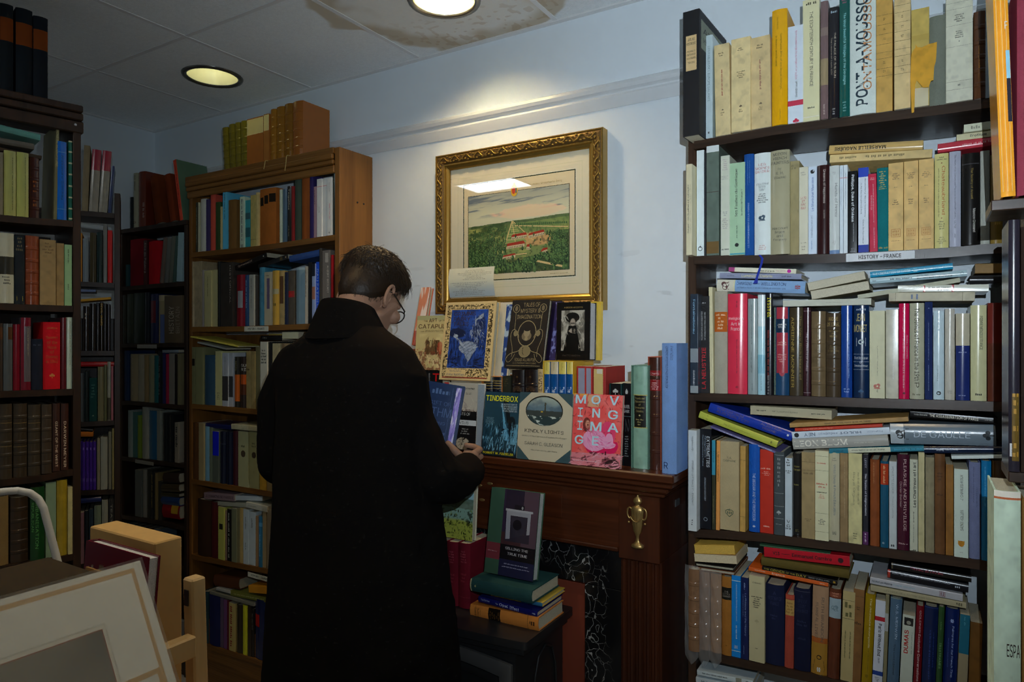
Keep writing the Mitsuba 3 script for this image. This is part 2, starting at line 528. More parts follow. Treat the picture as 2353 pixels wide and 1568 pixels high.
def shape_poly(name):
    if name == 'disc':
        return Point(0, 0).buffer(.5, 10)
    if name == 'ring':
        return Point(0, 0).buffer(.5, 12).difference(Point(0, 0).buffer(.38, 12))
    if name == 'heart':
        o = Polygon([(0, -.5), (-.42, -.1), (-.46, .22), (-.25, .38), (0, .3), (.25, .38), (.46, .22), (.42, -.1)]).buffer(.04)
        return unary_union([o.difference(o.buffer(-.07)), sbox(-.03, .3, .03, .55), sbox(-.1, .4, .1, .45)] + [sbox(x - .05, -.15, x + .05, .15) for x in (-.22, 0, .22)])
    if name == 'shield':
        return Polygon([(-.45, .5), (.45, .5), (.45, -.05), (.25, -.38), (0, -.5), (-.25, -.38), (-.45, -.05)])
    if name == 'stripes':
        s = shape_poly('shield')
        return unary_union([s.intersection(sbox(-.36 + .19 * i, -1, -.27 + .19 * i, 1)) for i in range(5)])
    if name == 'leaf':
        return unary_union([Point(0, .22).buffer(.2), Point(-.25, 0).buffer(.2), Point(.25, 0).buffer(.2), sbox(-.05, -.5, .05, .1)])
    if name == 'device':
        return unary_union([sbox(-.5, -.5, .5, .5).difference(sbox(-.44, -.44, .44, .44))] + [sbox(x - .05, y - .14, x + .05, y + .14) for x in (-.28, -.09, .09, .28) for y in (-.2, .2)])
    if name == 'knight':
        return unary_union([Point(-.2, .0).buffer(.28), Point(.15, .15).buffer(.25), Point(.1, -.2).buffer(.22), sbox(-.45, -.4, .4, -.3)]).difference(Point(0, 0).buffer(.12))
    if name == 'figure':
        return unary_union([Point(0, .36).buffer(.11), Polygon([(-.2, .22), (.2, .22), (.26, -.2), (.14, -.5), (-.14, -.5), (-.26, -.2)])])
    if name == 'square':
        return sbox(-.5, -.5, .5, .5)
    if name == 'imp':
        return unary_union([sbox(-.32, -.5, -.1, .5), sbox(.02, -.5, .3, -.1), sbox(.02, .1, .3, .5), sbox(-.5, -.05, .5, .05)])
    raise KeyError(name)


KINDS = {'h': 'bk_gloss', 'c': 'bk_cloth', 'p': 'bk_matte', 's': 'bk_matte', 'l': 'bk_gloss', 'g': 'bk_gloss'}
BOOKN = [0]


def make_book(name, tolocal, w, dp, h, kind, col, ex, zmap, gain, k=0, pagecol=None):
    """tolocal maps local (x, y, z) meshes into the world; ex: decorations (see rows); zmap: their coordinate -> local z."""
    kk = 'p' if kind == 'g' else kind
    cover, pages, oy = book_parts(w, dp, h, kk)
    put(part(name, 'cover'), tolocal(cover), KINDS[kind], alb(col, gain), k=k or (1 if kind == 'c' else 0), smooth=True)
    if pages is not None:
        put(part(name, 'pages'), tolocal(pages), 'bk_matte', PAGE if pagecol is None else pagecol, k=3)
    BOOKN[0] += 1

    def arcpatch(x0, x1, z0, z1, lift):
        n = 8 if kk in 'hcl' else 3
        if kk in 'hcl':
            xs = np.linspace(x0, x1, n + 1)
        else:
            xs = np.array([x0, x0 + .001, x1 - .001, x1]) if x1 - x0 > .003 else np.linspace(x0, x1, 4)
        y = oy(xs) - lift
        V = np.vstack([np.c_[xs, y, np.full(len(xs), z0)], np.c_[xs, y, np.full(len(xs), z1)]])
        m = len(xs)
        F = [q for i in range(m - 1) for q in ([i, i + 1, i + 1 + m], [i, i + 1 + m, i + m])]
        return V, np.array(F)

    lift = .0002
    for e in ex:
        a = e.split(':')
        c = a[0]
        if c == 'b':            # b:y0:y1:colour[:x0:x1]  a band or label round the spine
            z1, z0 = sorted((zmap(float(a[1])), zmap(float(a[2]))), reverse=True)
            z0, z1 = max(z0, 0.0), min(z1, h)
            xa, xb = (float(a[4]), float(a[5])) if len(a) > 5 else (-.5, .5)
            lift += .00006
            put(part(name, 'spine_band'), tolocal(arcpatch(xa * w, xb * w, z0, z1, lift)), KINDS[kind], alb(a[3], gain), smooth=True)
            continue
        if c == 'e':            # e:y:size/w:colour:shape[:x]
            sh = flat(shape_poly(a[4]))
            size = float(a[2]) * w
            v = np.array(sh[0]) * size
            x = v[:, 0] + (float(a[5]) * w if len(a) > 5 else 0)
            lift += .00006
            q = np.c_[x, oy(x) - lift - .0001, v[:, 1] + zmap(float(a[1]))]
            put(part(name, 'emblem'), tolocal((q, sh[1])), 'ink', alb(a[3], gain))
            continue
        # d/u/t: lettering; v/w/r: word marks, same layout; d:y0:y1:x:size:colour:text
        y0, y1, xc, sz, colr = float(a[1]), float(a[2]), float(a[3]), float(a[4]), a[5]
        z0, z1 = sorted((zmap(y0), zmap(y1)))
        s = a[6] if len(a) > 6 else ''
        pieces = []
        if c in 'dvuw':
            L = z1 - z0
            m = text(s, sz > .3) if c in 'du' else word_marks(L, sz * w, int(abs(y0 * 7 + y1)) % 9999)
            V = np.array(m[0])
            if c in 'dv':
                pieces.append((np.c_[(V[:, 1] - .5) * sz * w + xc * w, np.zeros(len(V)), z1 - V[:, 0] * L], m[1]))
            else:
                pieces.append((np.c_[-(V[:, 1] - .5) * sz * w + xc * w, np.zeros(len(V)), z0 + V[:, 0] * L], m[1]))
        else:
            ls = s.split('|') if c == 't' else ['']
            if c == 'r':
                n = max(1, int(float(s or 3)))
                m = word_marks(sz * w, z1 - z0, int(abs(y0 * 7 + y1)) % 9999, n)
                V = np.array(m[0])
                pieces.append((np.c_[(V[:, 0] - .5) * sz * w + xc * w, np.zeros(len(V)), z0 + V[:, 1] * (z1 - z0)], m[1]))
            else:
                lh = (z1 - z0) / (len(ls) * 1.45 - .45)
                mx = max(len(q) for q in ls)
                for i, q in enumerate(ls):
                    m = text(q, False)
                    V = np.array(m[0])
                    ww = sz * w * min(1.0, max(.22, (len(q) + .5) / (mx + .5)))
                    zt = z1 - i * 1.45 * lh
                    pieces.append((np.c_[(V[:, 0] - .5) * ww + xc * w, np.zeros(len(V)), zt - lh + V[:, 1] * lh], m[1]))
        V, F = cat(*pieces)
        V[:, 0] = np.clip(V[:, 0], -w / 2, w / 2)
        V[:, 1] = oy(V[:, 0]) - lift - .00025
        put(part(name, 'lettering'), tolocal((V, F)), 'ink', alb(colr, gain))


ORD = ['first', 'second', 'third', 'fourth', 'fifth', 'sixth', 'seventh', 'eighth', 'ninth', 'tenth', 'eleventh', 'twelfth', 'thirteenth', 'fourteenth', 'fifteenth', 'sixteenth', 'seventeenth',
       'eighteenth', 'nineteenth', 'twentieth', 'twenty-first', 'twenty-second', 'twenty-third', 'twenty-fourth', 'twenty-fifth', 'twenty-sixth', 'twenty-seventh', 'twenty-eighth', 'twenty-ninth', 'thirtieth']


def zprof(plane, pts):
    """Height of a shelf along s from pixel points on its top front edge."""
    q = sorted(plane.hit(x, y) for x, y in pts)
    s, z = np.array([a for a, _ in q]), np.array([b for _, b in q])
    f = lambda t: float(np.interp(t, s, z))
    f.knots = s
    return f


def row(plane, zp, crop, gain, where, entries, depth=.15, jit=.008, over=0.0, group=None, clamp=True):
    """Upright books. entry: (x0, x1, ytop, colour, kind, description, *decorations), coordinates in the crop (ox, oy, scale).
    'o:dx' leans the book by dx at its top, 'k:off' moves it inward by off metres, 'n:2' sets the wear."""
    ox, oyy, sc = crop
    for i, en in enumerate(entries):
        x0, x1, yt, col, kind, desc = en[:6]
        ex = [e for e in en[6:] if e[:2] not in ('o:', 'k:', 'n:', 'D:')]
        op = {e[0]: float(e[2:]) for e in en[6:] if e[:2] in ('o:', 'k:', 'n:', 'D:')}
        r = np.random.default_rng(int(x0 * 3 + yt * 7 + ox) % 100003)
        off = op.get('k', over + r.uniform(0, jit))
        s0, _ = plane.hit(ox + x0 / sc, oyy + yt / sc, off)
        s1, zt = plane.hit(ox + x1 / sc, oyy + yt / sc, off)
        _, zt = plane.hit(ox + (x0 + x1) / 2 / sc, oyy + yt / sc, off)
        if off > -.015 and clamp:
            s0, s1 = max(s0, plane.lim[0]), min(s1, plane.lim[1])
            s1 = max(s1, s0 + .004) if s0 < plane.lim[1] - .004 else s1
            s0 = min(s0, s1 - .004)
        sm = (s0 + s1) / 2
        w = max(s1 - s0 - .0006, .003)
        zb = max(zp(s0), zp(sm), zp(s1)) + .0004
        if 'w' in op:
            zb = op['w']
        ds = op.get('o', 0) / sc * (s1 - s0) * sc / (x1 - x0)
        ang = math.atan2(ds, zt - zb)
        h = (zt - zb) / math.cos(ang) if ang else zt - zb
        R = rot('y', math.degrees(ang))
        lift = abs(math.sin(ang)) * w / 2

        def tl(vf, R=R, sm=sm, off=off, zb=zb + lift):
            return plane.world(xf(vf, R), sm, off, zb)
        cx = ox + (x0 + x1) / 2 / sc

        def zmap(y, cx=cx, off=off, zb=zb, ang=ang):
            return (plane.hit(cx, oyy + y / sc, off)[1] - zb) / math.cos(ang)
        name = num('book')
        dd = op['D'] if 'D' in op else min(depth, max(.09, h * .68)) * (1 if kind != 's' else 1.0)
        make_book(name, tl, w, dd, h, kind, col, ex, zmap, gain, k=int(op.get('n', 0)))
        tag(name, f'{desc}, {ORD[i + row.start]} from left, {where}', 'book', group)


row.start = 0


def pile(plane, crop, gain, where, entries, depth=.14, group=None):
    """Lying books. entry: (xl, ytl, xr, ytr, thickness, colour, kind, description, *decorations): top edge from left to right and the thickness, in crop units.
    Decorations take fractions of the length from the left in place of y. 'f:1' turns the book over (text upside down), 'p:1' shows the page side, 'k:off'."""
    ox, oyy, sc = crop
    for en in entries:
        xl, yl, xr, yr, th, col, kind, desc = en[:8]
        ex = [e for e in en[8:] if e[:2] not in ('f:', 'k:', 'p:', 'n:', 'D:')]
        op = {e[0]: float(e[2:]) for e in en[8:] if e[:2] in ('f:', 'k:', 'p:', 'n:', 'D:')}
        off = op.get('k', .006)
        sl, zl = plane.hit(ox + xl / sc, oyy + (yl + th) / sc, off)
        sr, zr = plane.hit(ox + xr / sc, oyy + (yr + th) / sc, off)
        _, zlt = plane.hit(ox + xl / sc, oyy + yl / sc, off)
        _, zrt = plane.hit(ox + xr / sc, oyy + yr / sc, off)
        cl, cr = max(sl, plane.lim[0]), min(sr, plane.lim[1])
        if off > -.015 and sr > sl:
            f0, f1 = (cl - sl) / (sr - sl), (cr - sl) / (sr - sl)
            sl, sr, zl, zr, zlt, zrt = cl, cr, zl + (zr - zl) * f0, zl + (zr - zl) * f1, zlt + (zrt - zlt) * f0, zlt + (zrt - zlt) * f1
        L = math.hypot(sr - sl, zr - zl)
        a = math.atan2(zr - zl, sr - sl)
        w = ((zlt - zl) + (zrt - zr)) / 2 * math.cos(a) - .0006
        ca, sa = math.cos(a), math.sin(a)
        al, up = np.array([ca, 0, sa]), np.array([-sa, 0, ca])
        flip = op.get('f', 0) > 0
        # local x (thickness) -> up, local z (height) -> leftwards; turned over both change sign
        X, Z = (-up, al) if flip else (up, -al)
        org = np.array([sl, 0, zl]) + up * (w / 2 + .0003) + (0 if flip else 1) * al * L
        Y = np.array([0, 1.0, 0])
        if op.get('p', 0):
            dp0 = op.get('D', depth)
            Y, X = -Y, -X
            org = org + np.array([0, dp0, 0])
        M = np.stack([X, Y, Z], 1)

        def tl(vf, M=M, org=org, off=off):
            return plane.world(xf(vf, M, org), 0, off, 0)

        def zmap(f, L=L, flip=flip):
            return L * f if flip else L * (1 - f)
        name = num('book')
        make_book(name, tl, w, op.get('D', depth), L, kind, col, ex, zmap, gain, k=int(op.get('n', 0)), pagecol=alb(col, gain) if op.get('p', 0) == 2 else None)
        tag(name, f'{desc}, {where}', 'book', group)


def board(plane, sa, sb, zp, y0, y1, th):
    """A shelf board from sa to sb with its own sag: top at zp(s), thickness th."""
    pts_s = np.unique(np.r_[sa, sb, np.clip(getattr(zp, 'knots', []), sa, sb)])
    zs = [zp(q) for q in pts_s]
    V, F = [], []
    for s, z in zip(pts_s, zs):
        V += [[s, y0, z], [s, y1, z], [s, y1, z - th], [s, y0, z - th]]
    n = len(pts_s)
    for i in range(n - 1):
        for j in range(4):
            a, b = 4 * i + j, 4 * i + (j + 1) % 4
            F += [[a, b + 4, b], [a, a + 4, b + 4]]
    F += [[0, 1, 2], [0, 2, 3]]
    e = 4 * (n - 1)
    F += [[e, e + 2, e + 1], [e, e + 3, e + 2]]
    # split vertices so that edges stay crisp
    V = np.array(V)
    F = np.array(F)
    return plane.world((V[F].reshape(-1, 3), np.arange(len(F) * 3).reshape(-1, 3)))


def pbox(plane, s0, s1, y0, y1, z0, z1, c=.0015):
    return plane.world(bx(s0, s1, y0, y1, z0, z1, c))
# ---------------------------------------------------------------- right-hand bookcase: carcass
RP = Plane((0, 1.85), 0)
RS = [[(1610, 322), (1776, 290.5), (2182, 238)], [(1603, 588.5), (1732, 586.8), (1906, 584), (2044, 577), (2178, 569.4), (2254, 561.8)],
      [(1604, 903.3), (1674, 906.5), (1808, 909.8), (1932, 914), (1996, 916.3), (2230, 921.7)], [(1581, 1216.8), (1656, 1220), (1745, 1226), (1800, 1233), (1955, 1250), (2062, 1264.6), (2192, 1280)],
      [(1657, 1506), (1719, 1519.7), (1753, 1526), (1857, 1548.5)]]
RZ = [zprof(RP, q) for q in RS]
RZ.append(lambda s: ZC - 1.17)
RL, RR = -.566, .30
RP.lim = (RL + .0225, RR - .0005)
tag('tall_bookcase', 'tall dark walnut bookcase on the right, six crowded shelves of French history', 'bookcase')
put(part('tall_bookcase', 'side_panel'), pbox(RP, RL, RL + .022, .022, .236, .02, ZC + .56), 'wood_walnut_v')
put(part('tall_bookcase', 'side_panel'), pbox(RP, RR, RR + .022, .022, .236, .02, ZC + .56), 'wood_walnut_v')
for i, z in enumerate(RZ):
    put(part('tall_bookcase', 'shelf'), board(RP, RL + .0225, RR - .0005, z, .002, .22, .022), 'wood_walnut_h')
put(part('tall_bookcase', 'plinth'), pbox(RP, RL + .023, RR - .001, .012, .03, .0, .09), 'wood_walnut_h')
sa, za = RP.hit(1944, 584)
sb, zb = RP.hit(2102, 576)
q = np.array([[sa, za - .0195], [sb, zb - .018], [sb, zb + .0005], [sa, za + .0005]])
lab = part('tall_bookcase', 'shelf_label')
put(lab, RP.world((np.array([[a, y, b] for y in (.0, -.0012) for a, b in q]), np.array([[0, 1, 2], [0, 2, 3], [4, 6, 5], [4, 7, 6], [0, 4, 5], [0, 5, 1], [1, 5, 6], [1, 6, 2], [2, 6, 7], [2, 7, 3], [3, 7, 4], [3, 4, 0]])), 0, .0015), 'bk_matte', alb('e0e4e6', .9))
labels[lab] = {'label': 'white card shelf label with black capitals'}
V, F = text('HISTORY \u2013 FRANCE', True)
V = np.c_[sa + (.19 + .62 * V[:, 0]) * (sb - sa), np.full(len(V), -.0003), za - .0145 + (zb - za) * (.19 + .62 * V[:, 0]) + V[:, 1] * .0098]
put(lab + '__lettering', RP.world((V, F)), 'ink', (.02, .02, .025))
labels['tall_bookcase__shelf_label'] = {'label': 'white card shelf label reading history and France'}

RG = 'books in the tall walnut bookcase'
W1 = 'top shelf of tall bookcase'
A1, B1 = (1553, 0, 4.7525), (1953, 0, 4.7525)
g1 = 1.25
row(RP, RZ[0], A1, g1, W1, [
    (318, 402, 385, 'aab9bc', 'g', 'pale blue-grey paperback', 'd:505:1110:0:.32:7f9296:LES FABLES DE L EUROPE GALANTE', 'e:1450:.3:333333:imp'),
    (432, 600, 480, 'c9b484', 'p', 'narrowest of three tan papered volumes', 'n:2', 'o:-18', 'v:760:1060:0:.1:a0604a', 'r:570:610:0:.5:6b5a3c:2', 'e:1200:.14:5a4a38:leaf', 'r:1225:1260:0:.3:6b5a3c:2'),
    (602, 816, 415, 'cfba88', 'p', 'fat tan papered volume with frayed foot', 'n:2', 'r:520:550:0:.5:6b5a3c:2', 'r:775:850:0:.42:6b5a3c:4', 'e:1160:.16:5a4a38:leaf', 'r:1190:1225:0:.3:6b5a3c:2'),
    (822, 1042, 398, 'c0a97a', 'p', 'right-hand tan papered volume', 'n:2', 'r:480:525:0:.4:6b5a3c:2', 'v:650:975:0:.09:8d5a4a', 'e:1130:.14:5a4a38:leaf', 'r:1160:1200:0:.25:6b5a3c:3', 'o:-14'),
    (1046, 1216, 98, 'e6a909', 'h', 'tall bright yellow hardcover', 'd:165:315:-.12:.1:7a5a10:CAVINESS', 'd:365:975:.1:.15:6a4e0e:Sumptuous Arts at the Royal Abbeys', 'd:385:715:-.2:.13:6a4e0e:in Reims and Braine', 'v:1190:1310:.05:.05:8a6a14'),
    (1222, 1402, 280, 'd6dfe6', 'p', 'white paperback with a red spine band', 'b:1095:1152:b52f45', 'u:335:865:0:.13:b0607a:PO\u00c9TE A LA M\u00c9NAGE DE BEAUMARCHAIS', 'u:885:1062:.02:.14:222222:Elisabeth Lenoir', 'e:1322:.42:b52f45:leaf'),
    (1384, 1570, -12, 'c9c49c', 'g', 'tall cream paperback with long black capitals', 'd:128:945:.02:.2:4c4838:THE EIGHTEENTH CENTURY IN FRANCE', 'r:20:50:0:.6:4c4838:1', 'r:1165:1185:0:.4:4c4838:1', 'b:1270:1280:dcd8c0'),
    (1578, 1664, 10, '6b5656', 'h', 'mauve-grey patterned hardcover', 'b:300:390:7b6a62', 'b:640:930:8a7a5e', 'v:1140:1250:0:.2:b9a9a0'),
    (1668, 1782, 75, '17151b', 'h', 'black hardcover with two lines of grey lettering', 'd:355:850:.12:.2:a89f8e:THE PALACE OF THE SUN', 'd:405:815:-.22:.17:948b7c:The Louvre of Louis XIV', 'r:110:140:0:.6:8fa6ad:1', 'r:1180:1250:0:.4:8a8a8a:3'),
    (1784, 1900, -25, '0f4b45', 'h', 'dark green hardcover with pale turquoise lettering', 'd:140:925:0:.32:79b3b3:The Most Beautiful Villages of the Dordogne', 'r:1105:1215:0:.5:6a9a98:4', 'r:-10:35:0:.7:8a5a6a:2'),
], depth=.2, over=-.006, group=RG, clamp=False)
row.start = 11
row(RP, RZ[0], B1, g1, W1, [
    (-22, 284, -330, 'c3ccc5', 'c', 'very thick grey-white book with giant black capitals', 'u:-135:1150:.0:.44:20303a:PONT-A-MOUSSON', 'u:-140:985:.2:.3:b0794a:ONTAMOUSSON'),
    (286, 466, -60, 'ba9349', 'p', 'ochre papered volume with ruled lines', 'n:2', *[f'b:{y}:{y + 3}:6a5530' for y in (160, 265, 370, 480, 570, 635, 745, 828)], *[f'r:{y}:{y + 25}:0:.2:5e4a2a:2' for y in (195, 305, 410, 670, 765)]),
    (482, 664, -60, 'c9b07c', 'p', 'buff papered volume with torn spine paper', 'n:2', *[f'b:{y}:{y + 3}:6a5530' for y in (50, 128, 235, 337, 440, 530, 605, 715, 800)], *[f'r:{y}:{y + 25}:0:.2:5e4a2a:2' for y in (165, 275, 380, 650, 745)]),
    (668, 868, 92, 'b89f52', 'p', 'yellow-olive volume with a torn loose flap', 'n:2', 'b:960:1180:bdb392:-.3:.45', 'b:380:440:ab9246'),
    (866, 1052, 168, '6f7468', 'c', 'grey-green cloth volume', 'k:.012'),
    (1046, 1344, -60, 'c4c3ae', 'p', 'wide grey-white papered volume', 'n:2', *[f'b:{y}:{y + 3}:8d8b78' for y in (20, 90, 268, 500, 882, 970)], 'r:150:235:0:.4:5f5d52:4', 'r:330:410:0:.4:5f5d52:4', 'r:915:935:0:.1:5f5d52:1', 'e:450:.04:333333:disc'),
    (1350, 1484, 120, '4a2c16', 'l', 'brown leather volume in a clear wrapper', 'v:420:760:0:.12:8a5a1e'),
], depth=.2, over=-.006, group=RG, clamp=False)

# the black slipcase stands askew at the left end
name = num('book')
SC = Plane((0, 0), 0)
p0, p1 = onY(1569, 300, 1.80), onY(1608, 300, 1.80)
sx = Plane(tuple(p0[:2]), -3)
wsc = float(np.linalg.norm(p1 - p0)) * .98
zb_, zt_ = RZ[0](p0[0]) + .0005, onY(1590, 24, 1.80)[2]
hsc = zt_ - zb_


def tl_sc(vf):
    return sx.world(vf, wsc / 2, 0, zb_)


make_book(name, tl_sc, wsc, .235, hsc, 's', '15171a', [], lambda y: zt_ - zb_ - y, g1)
for nm, vf, col in (('spine_band', bx(-.014, .015, -.0005, .0, hsc * .52, hsc * .80), alb('c4a878', g1)), ('cover_panel', bx(wsc / 2, wsc / 2 + .0005, .014, .22, hsc * .70, hsc * .93), alb('6f776a', g1))):
    put(part(name, nm), tl_sc(vf), 'bk_matte', col)
for tx_, x0_, x1_, z0_, z1_ in (('ATLAS', -.008, .010, .755, .778), ('HISTORIQUE', -.012, .013, .722, .745), ('PROVINCES', -.011, .012, .665, .68), ('DE FRANCE', -.011, .012, .64, .655), ('ILE DE FRANCE', -.012, .013, .61, .625), ('TEXTES', -.008, .010, .575, .59)):
    V, F = text(tx_)
    put(part(name, 'lettering'), tl_sc((np.c_[x0_ + V[:, 0] * (x1_ - x0_), np.full(len(V), -.0008), hsc * (z0_ + V[:, 1] * (z1_ - z0_))], F)), 'ink', (.03, .025, .02))
for tx_, z0_, z1_ in (('ATLAS', .83, .88), ('HISTORIQUE', .75, .80)):
    V, F = text(tx_)
    put(part(name, 'lettering'), tl_sc((np.c_[np.full(len(V), wsc / 2 + .0008), .03 + V[:, 0] * .16, hsc * (z0_ + V[:, 1] * (z1_ - z0_))], F)), 'ink', (.02, .02, .02))
tag(name, 'black slipcase standing askew at left end of top shelf, tan label on its spine', 'book', RG)

# the torn flap of the yellow-olive volume
name = [k for k in labels if 'torn loose flap' in labels[k].get('label', '')][0]
pts = [(668, 600), (690, 555), (718, 520), (716, 490), (740, 520), (790, 522), (860, 490), (950, 470), (945, 590), (938, 680), (920, 740), (912, 885), (885, 890), (862, 958), (800, 962), (730, 882), (712, 930), (700, 1230), (674, 1236), (660, 900)]
q = [RP.hit(1953 + x / 4.7525, y / 4.7525, -.012) for x, y in pts]
pl = flat(Polygon(q))
V = np.c_[pl[0][:, 0], -.0125 - .012 * np.clip((pl[0][:, 0] - q[0][0]) / .1, 0, 1), pl[0][:, 1]]
put(part(name, 'torn_flap'), RP.world((V, pl[1])), 'bk_matte', alb('c8942a', g1), k=2)
labels[name + '__torn_flap'] = {'label': 'torn yellow flap of spine paper'}

C2, D2 = (1560, 310, 5.0575), (1940, 280, 4.6125)
W2, g2 = 'second shelf of tall bookcase', 1.2
row.start = 0
row(RP, RZ[1], C2, g2, W2, [
    (82, 152, 340, 'c8be9c', 'p', 'cream paperback with bold black capitals', 'k:-.03', 'D:.048', 'u:575:1142:-.12:.28:1d1b1a:SAINT-GUILHEM-LE-DESERT', 'u:575:1142:.26:.13:77705e:LA RECONSTRUCTION DU CLOITRE DE L ABBAYE'),
    (204, 292, 180, 'd2dcdc', 'p', 'plain white paperback with black face emblem', 'e:1300:.3:111111:figure', 'e:1325:.6:111111:ring'),
    (294, 315, 185, '1b1d22', 'p', 'thin black paperback'),
    (318, 466, 125, '5d6a60', 'g', 'dark grey-green volume in a torn wrapper', 'b:125:200:c9cfcc', 'b:1240:1380:6b5432', 'b:660:668:4a4540', 'n:2'),
    (484, 590, 242, 'c2c4b2', 'g', 'pale grey paperback with faint lettering', 'r:280:410:0:.75:a89a98:6', 'r:475:520:0:.8:a3a298:3', 'r:890:940:0:.6:8c8c88:3', 'r:970:1090:0:.7:a09a92:6', 'r:1320:1340:0:.8:55554f:1'),
    (578, 768, 325, '9bb997', 'p', 'pale green paperback with ornate black title', 'u:395:945:-.02:.2:15191a:les Fastes du Gothique', 'u:635:940:.3:.11:20282a:le si\u00e8cle de Charles V', 'e:1280:.24:1b2420:disc', 'w:1045:1200:.0:.07:3c5a48', 'b:1375:1392:3f8fa0'),
    (754, 868, 222, '17488b', 'c', 'royal blue hardcover', 'u:790:1312:-.02:.17:91a9c8:LE COURONNEMENT DE LA VIERGE', 'v:300:590:-.1:.06:5f80ae', 'v:300:560:.1:.06:5f80ae'),
    (872, 1064, 208, 'cdd4d0', 'h', 'white hardcover with red title and black crest', 't:330:440:0:.85:a86a68:LES|MOINES|DU DER', 't:560:650:0:.75:4b5258:COLLECTION DE|PATRICK|CORBET', 'r:680:790:0:.78:55595c:5', 'e:965:.46:3b4d5c:knight', 'r:1280:1335:0:.6:b08a84:3'),
    (1060, 1284, 176, '9d977a', 'h', 'khaki hardcover with black painters title', 't:205:340:0:.92:33312a:MODERN|FRENCH|PAINTERS', 't:380:510:0:.62:3a372e:by|R. H.|Wilenski', 't:1070:1235:0:.8:3a372e:Harcourt|Brace|and|Company', 'k:.0'),
    (1262, 1400, 305, '968a64', 'c', 'shorter drab khaki cloth book', 'k:.02', 'n:2', 'r:350:400:0:.5:6a6248:2'),
    (1394, 1502, 374, 'c2bda6', 'p', 'cream paperback with four short red words', 't:720:865:0:.65:a33a3a:LA ZO|ET|PORT|ROGA', 'r:430:470:0:.6:999482:2', 'r:1250:1260:0:.6:77725f:1', 'r:1290:1340:0:.5:8a8570:2'),
    (1502, 1604, 370, 'cbd8e6', 'p', 'pale blue-white paperback with blue lettering and black globe', 'u:495:888:.0:.3:3e5f9a:Le Mar\u00e9chal Mass\u00e9na', 'u:935:1192:-.1:.24:5b6a80:FR\u00c9D\u00c9RIC HULOT', 'u:1230:1345:-.1:.2:4a6a9a:Pygmalion', 'e:428:.5:15181c:disc', 'e:420:.16:cbd8e6:disc:.1'),
    (1608, 1748, 350, '2b1214', 'h', 'very dark maroon hardcover with white script', 'd:405:795:.08:.26:b9b0a8:Dreams of Happiness', 'd:875:970:.08:.14:8d827c:FLORIAN'),
    (1748, 1864, 356, 'c0c4bf', 'h', 'grey-white hardcover with grey script and blue foot', 'd:565:962:.2:.28:6b6d6c:Hands of Honor', 'b:1340:1388:6d86a8', 'r:430:460:0:.4:9a9c98:2', 'r:1230:1275:0:.4:9a9c98:3'),
    (1868, 1910, 355, 'c8d2d8', 'p', 'thin pale white pamphlet', 'v:400:880:0:.2:7f8aa0', 'b:500:506:c06060'),
    (1912, 1962, 350, 'd2dade', 'p', 'second thin white pamphlet, red edge', 'v:440:860:0:.2:7f8aa0', 'b:495:501:c05050'),
], depth=.15, group=RG)
row.start = 16
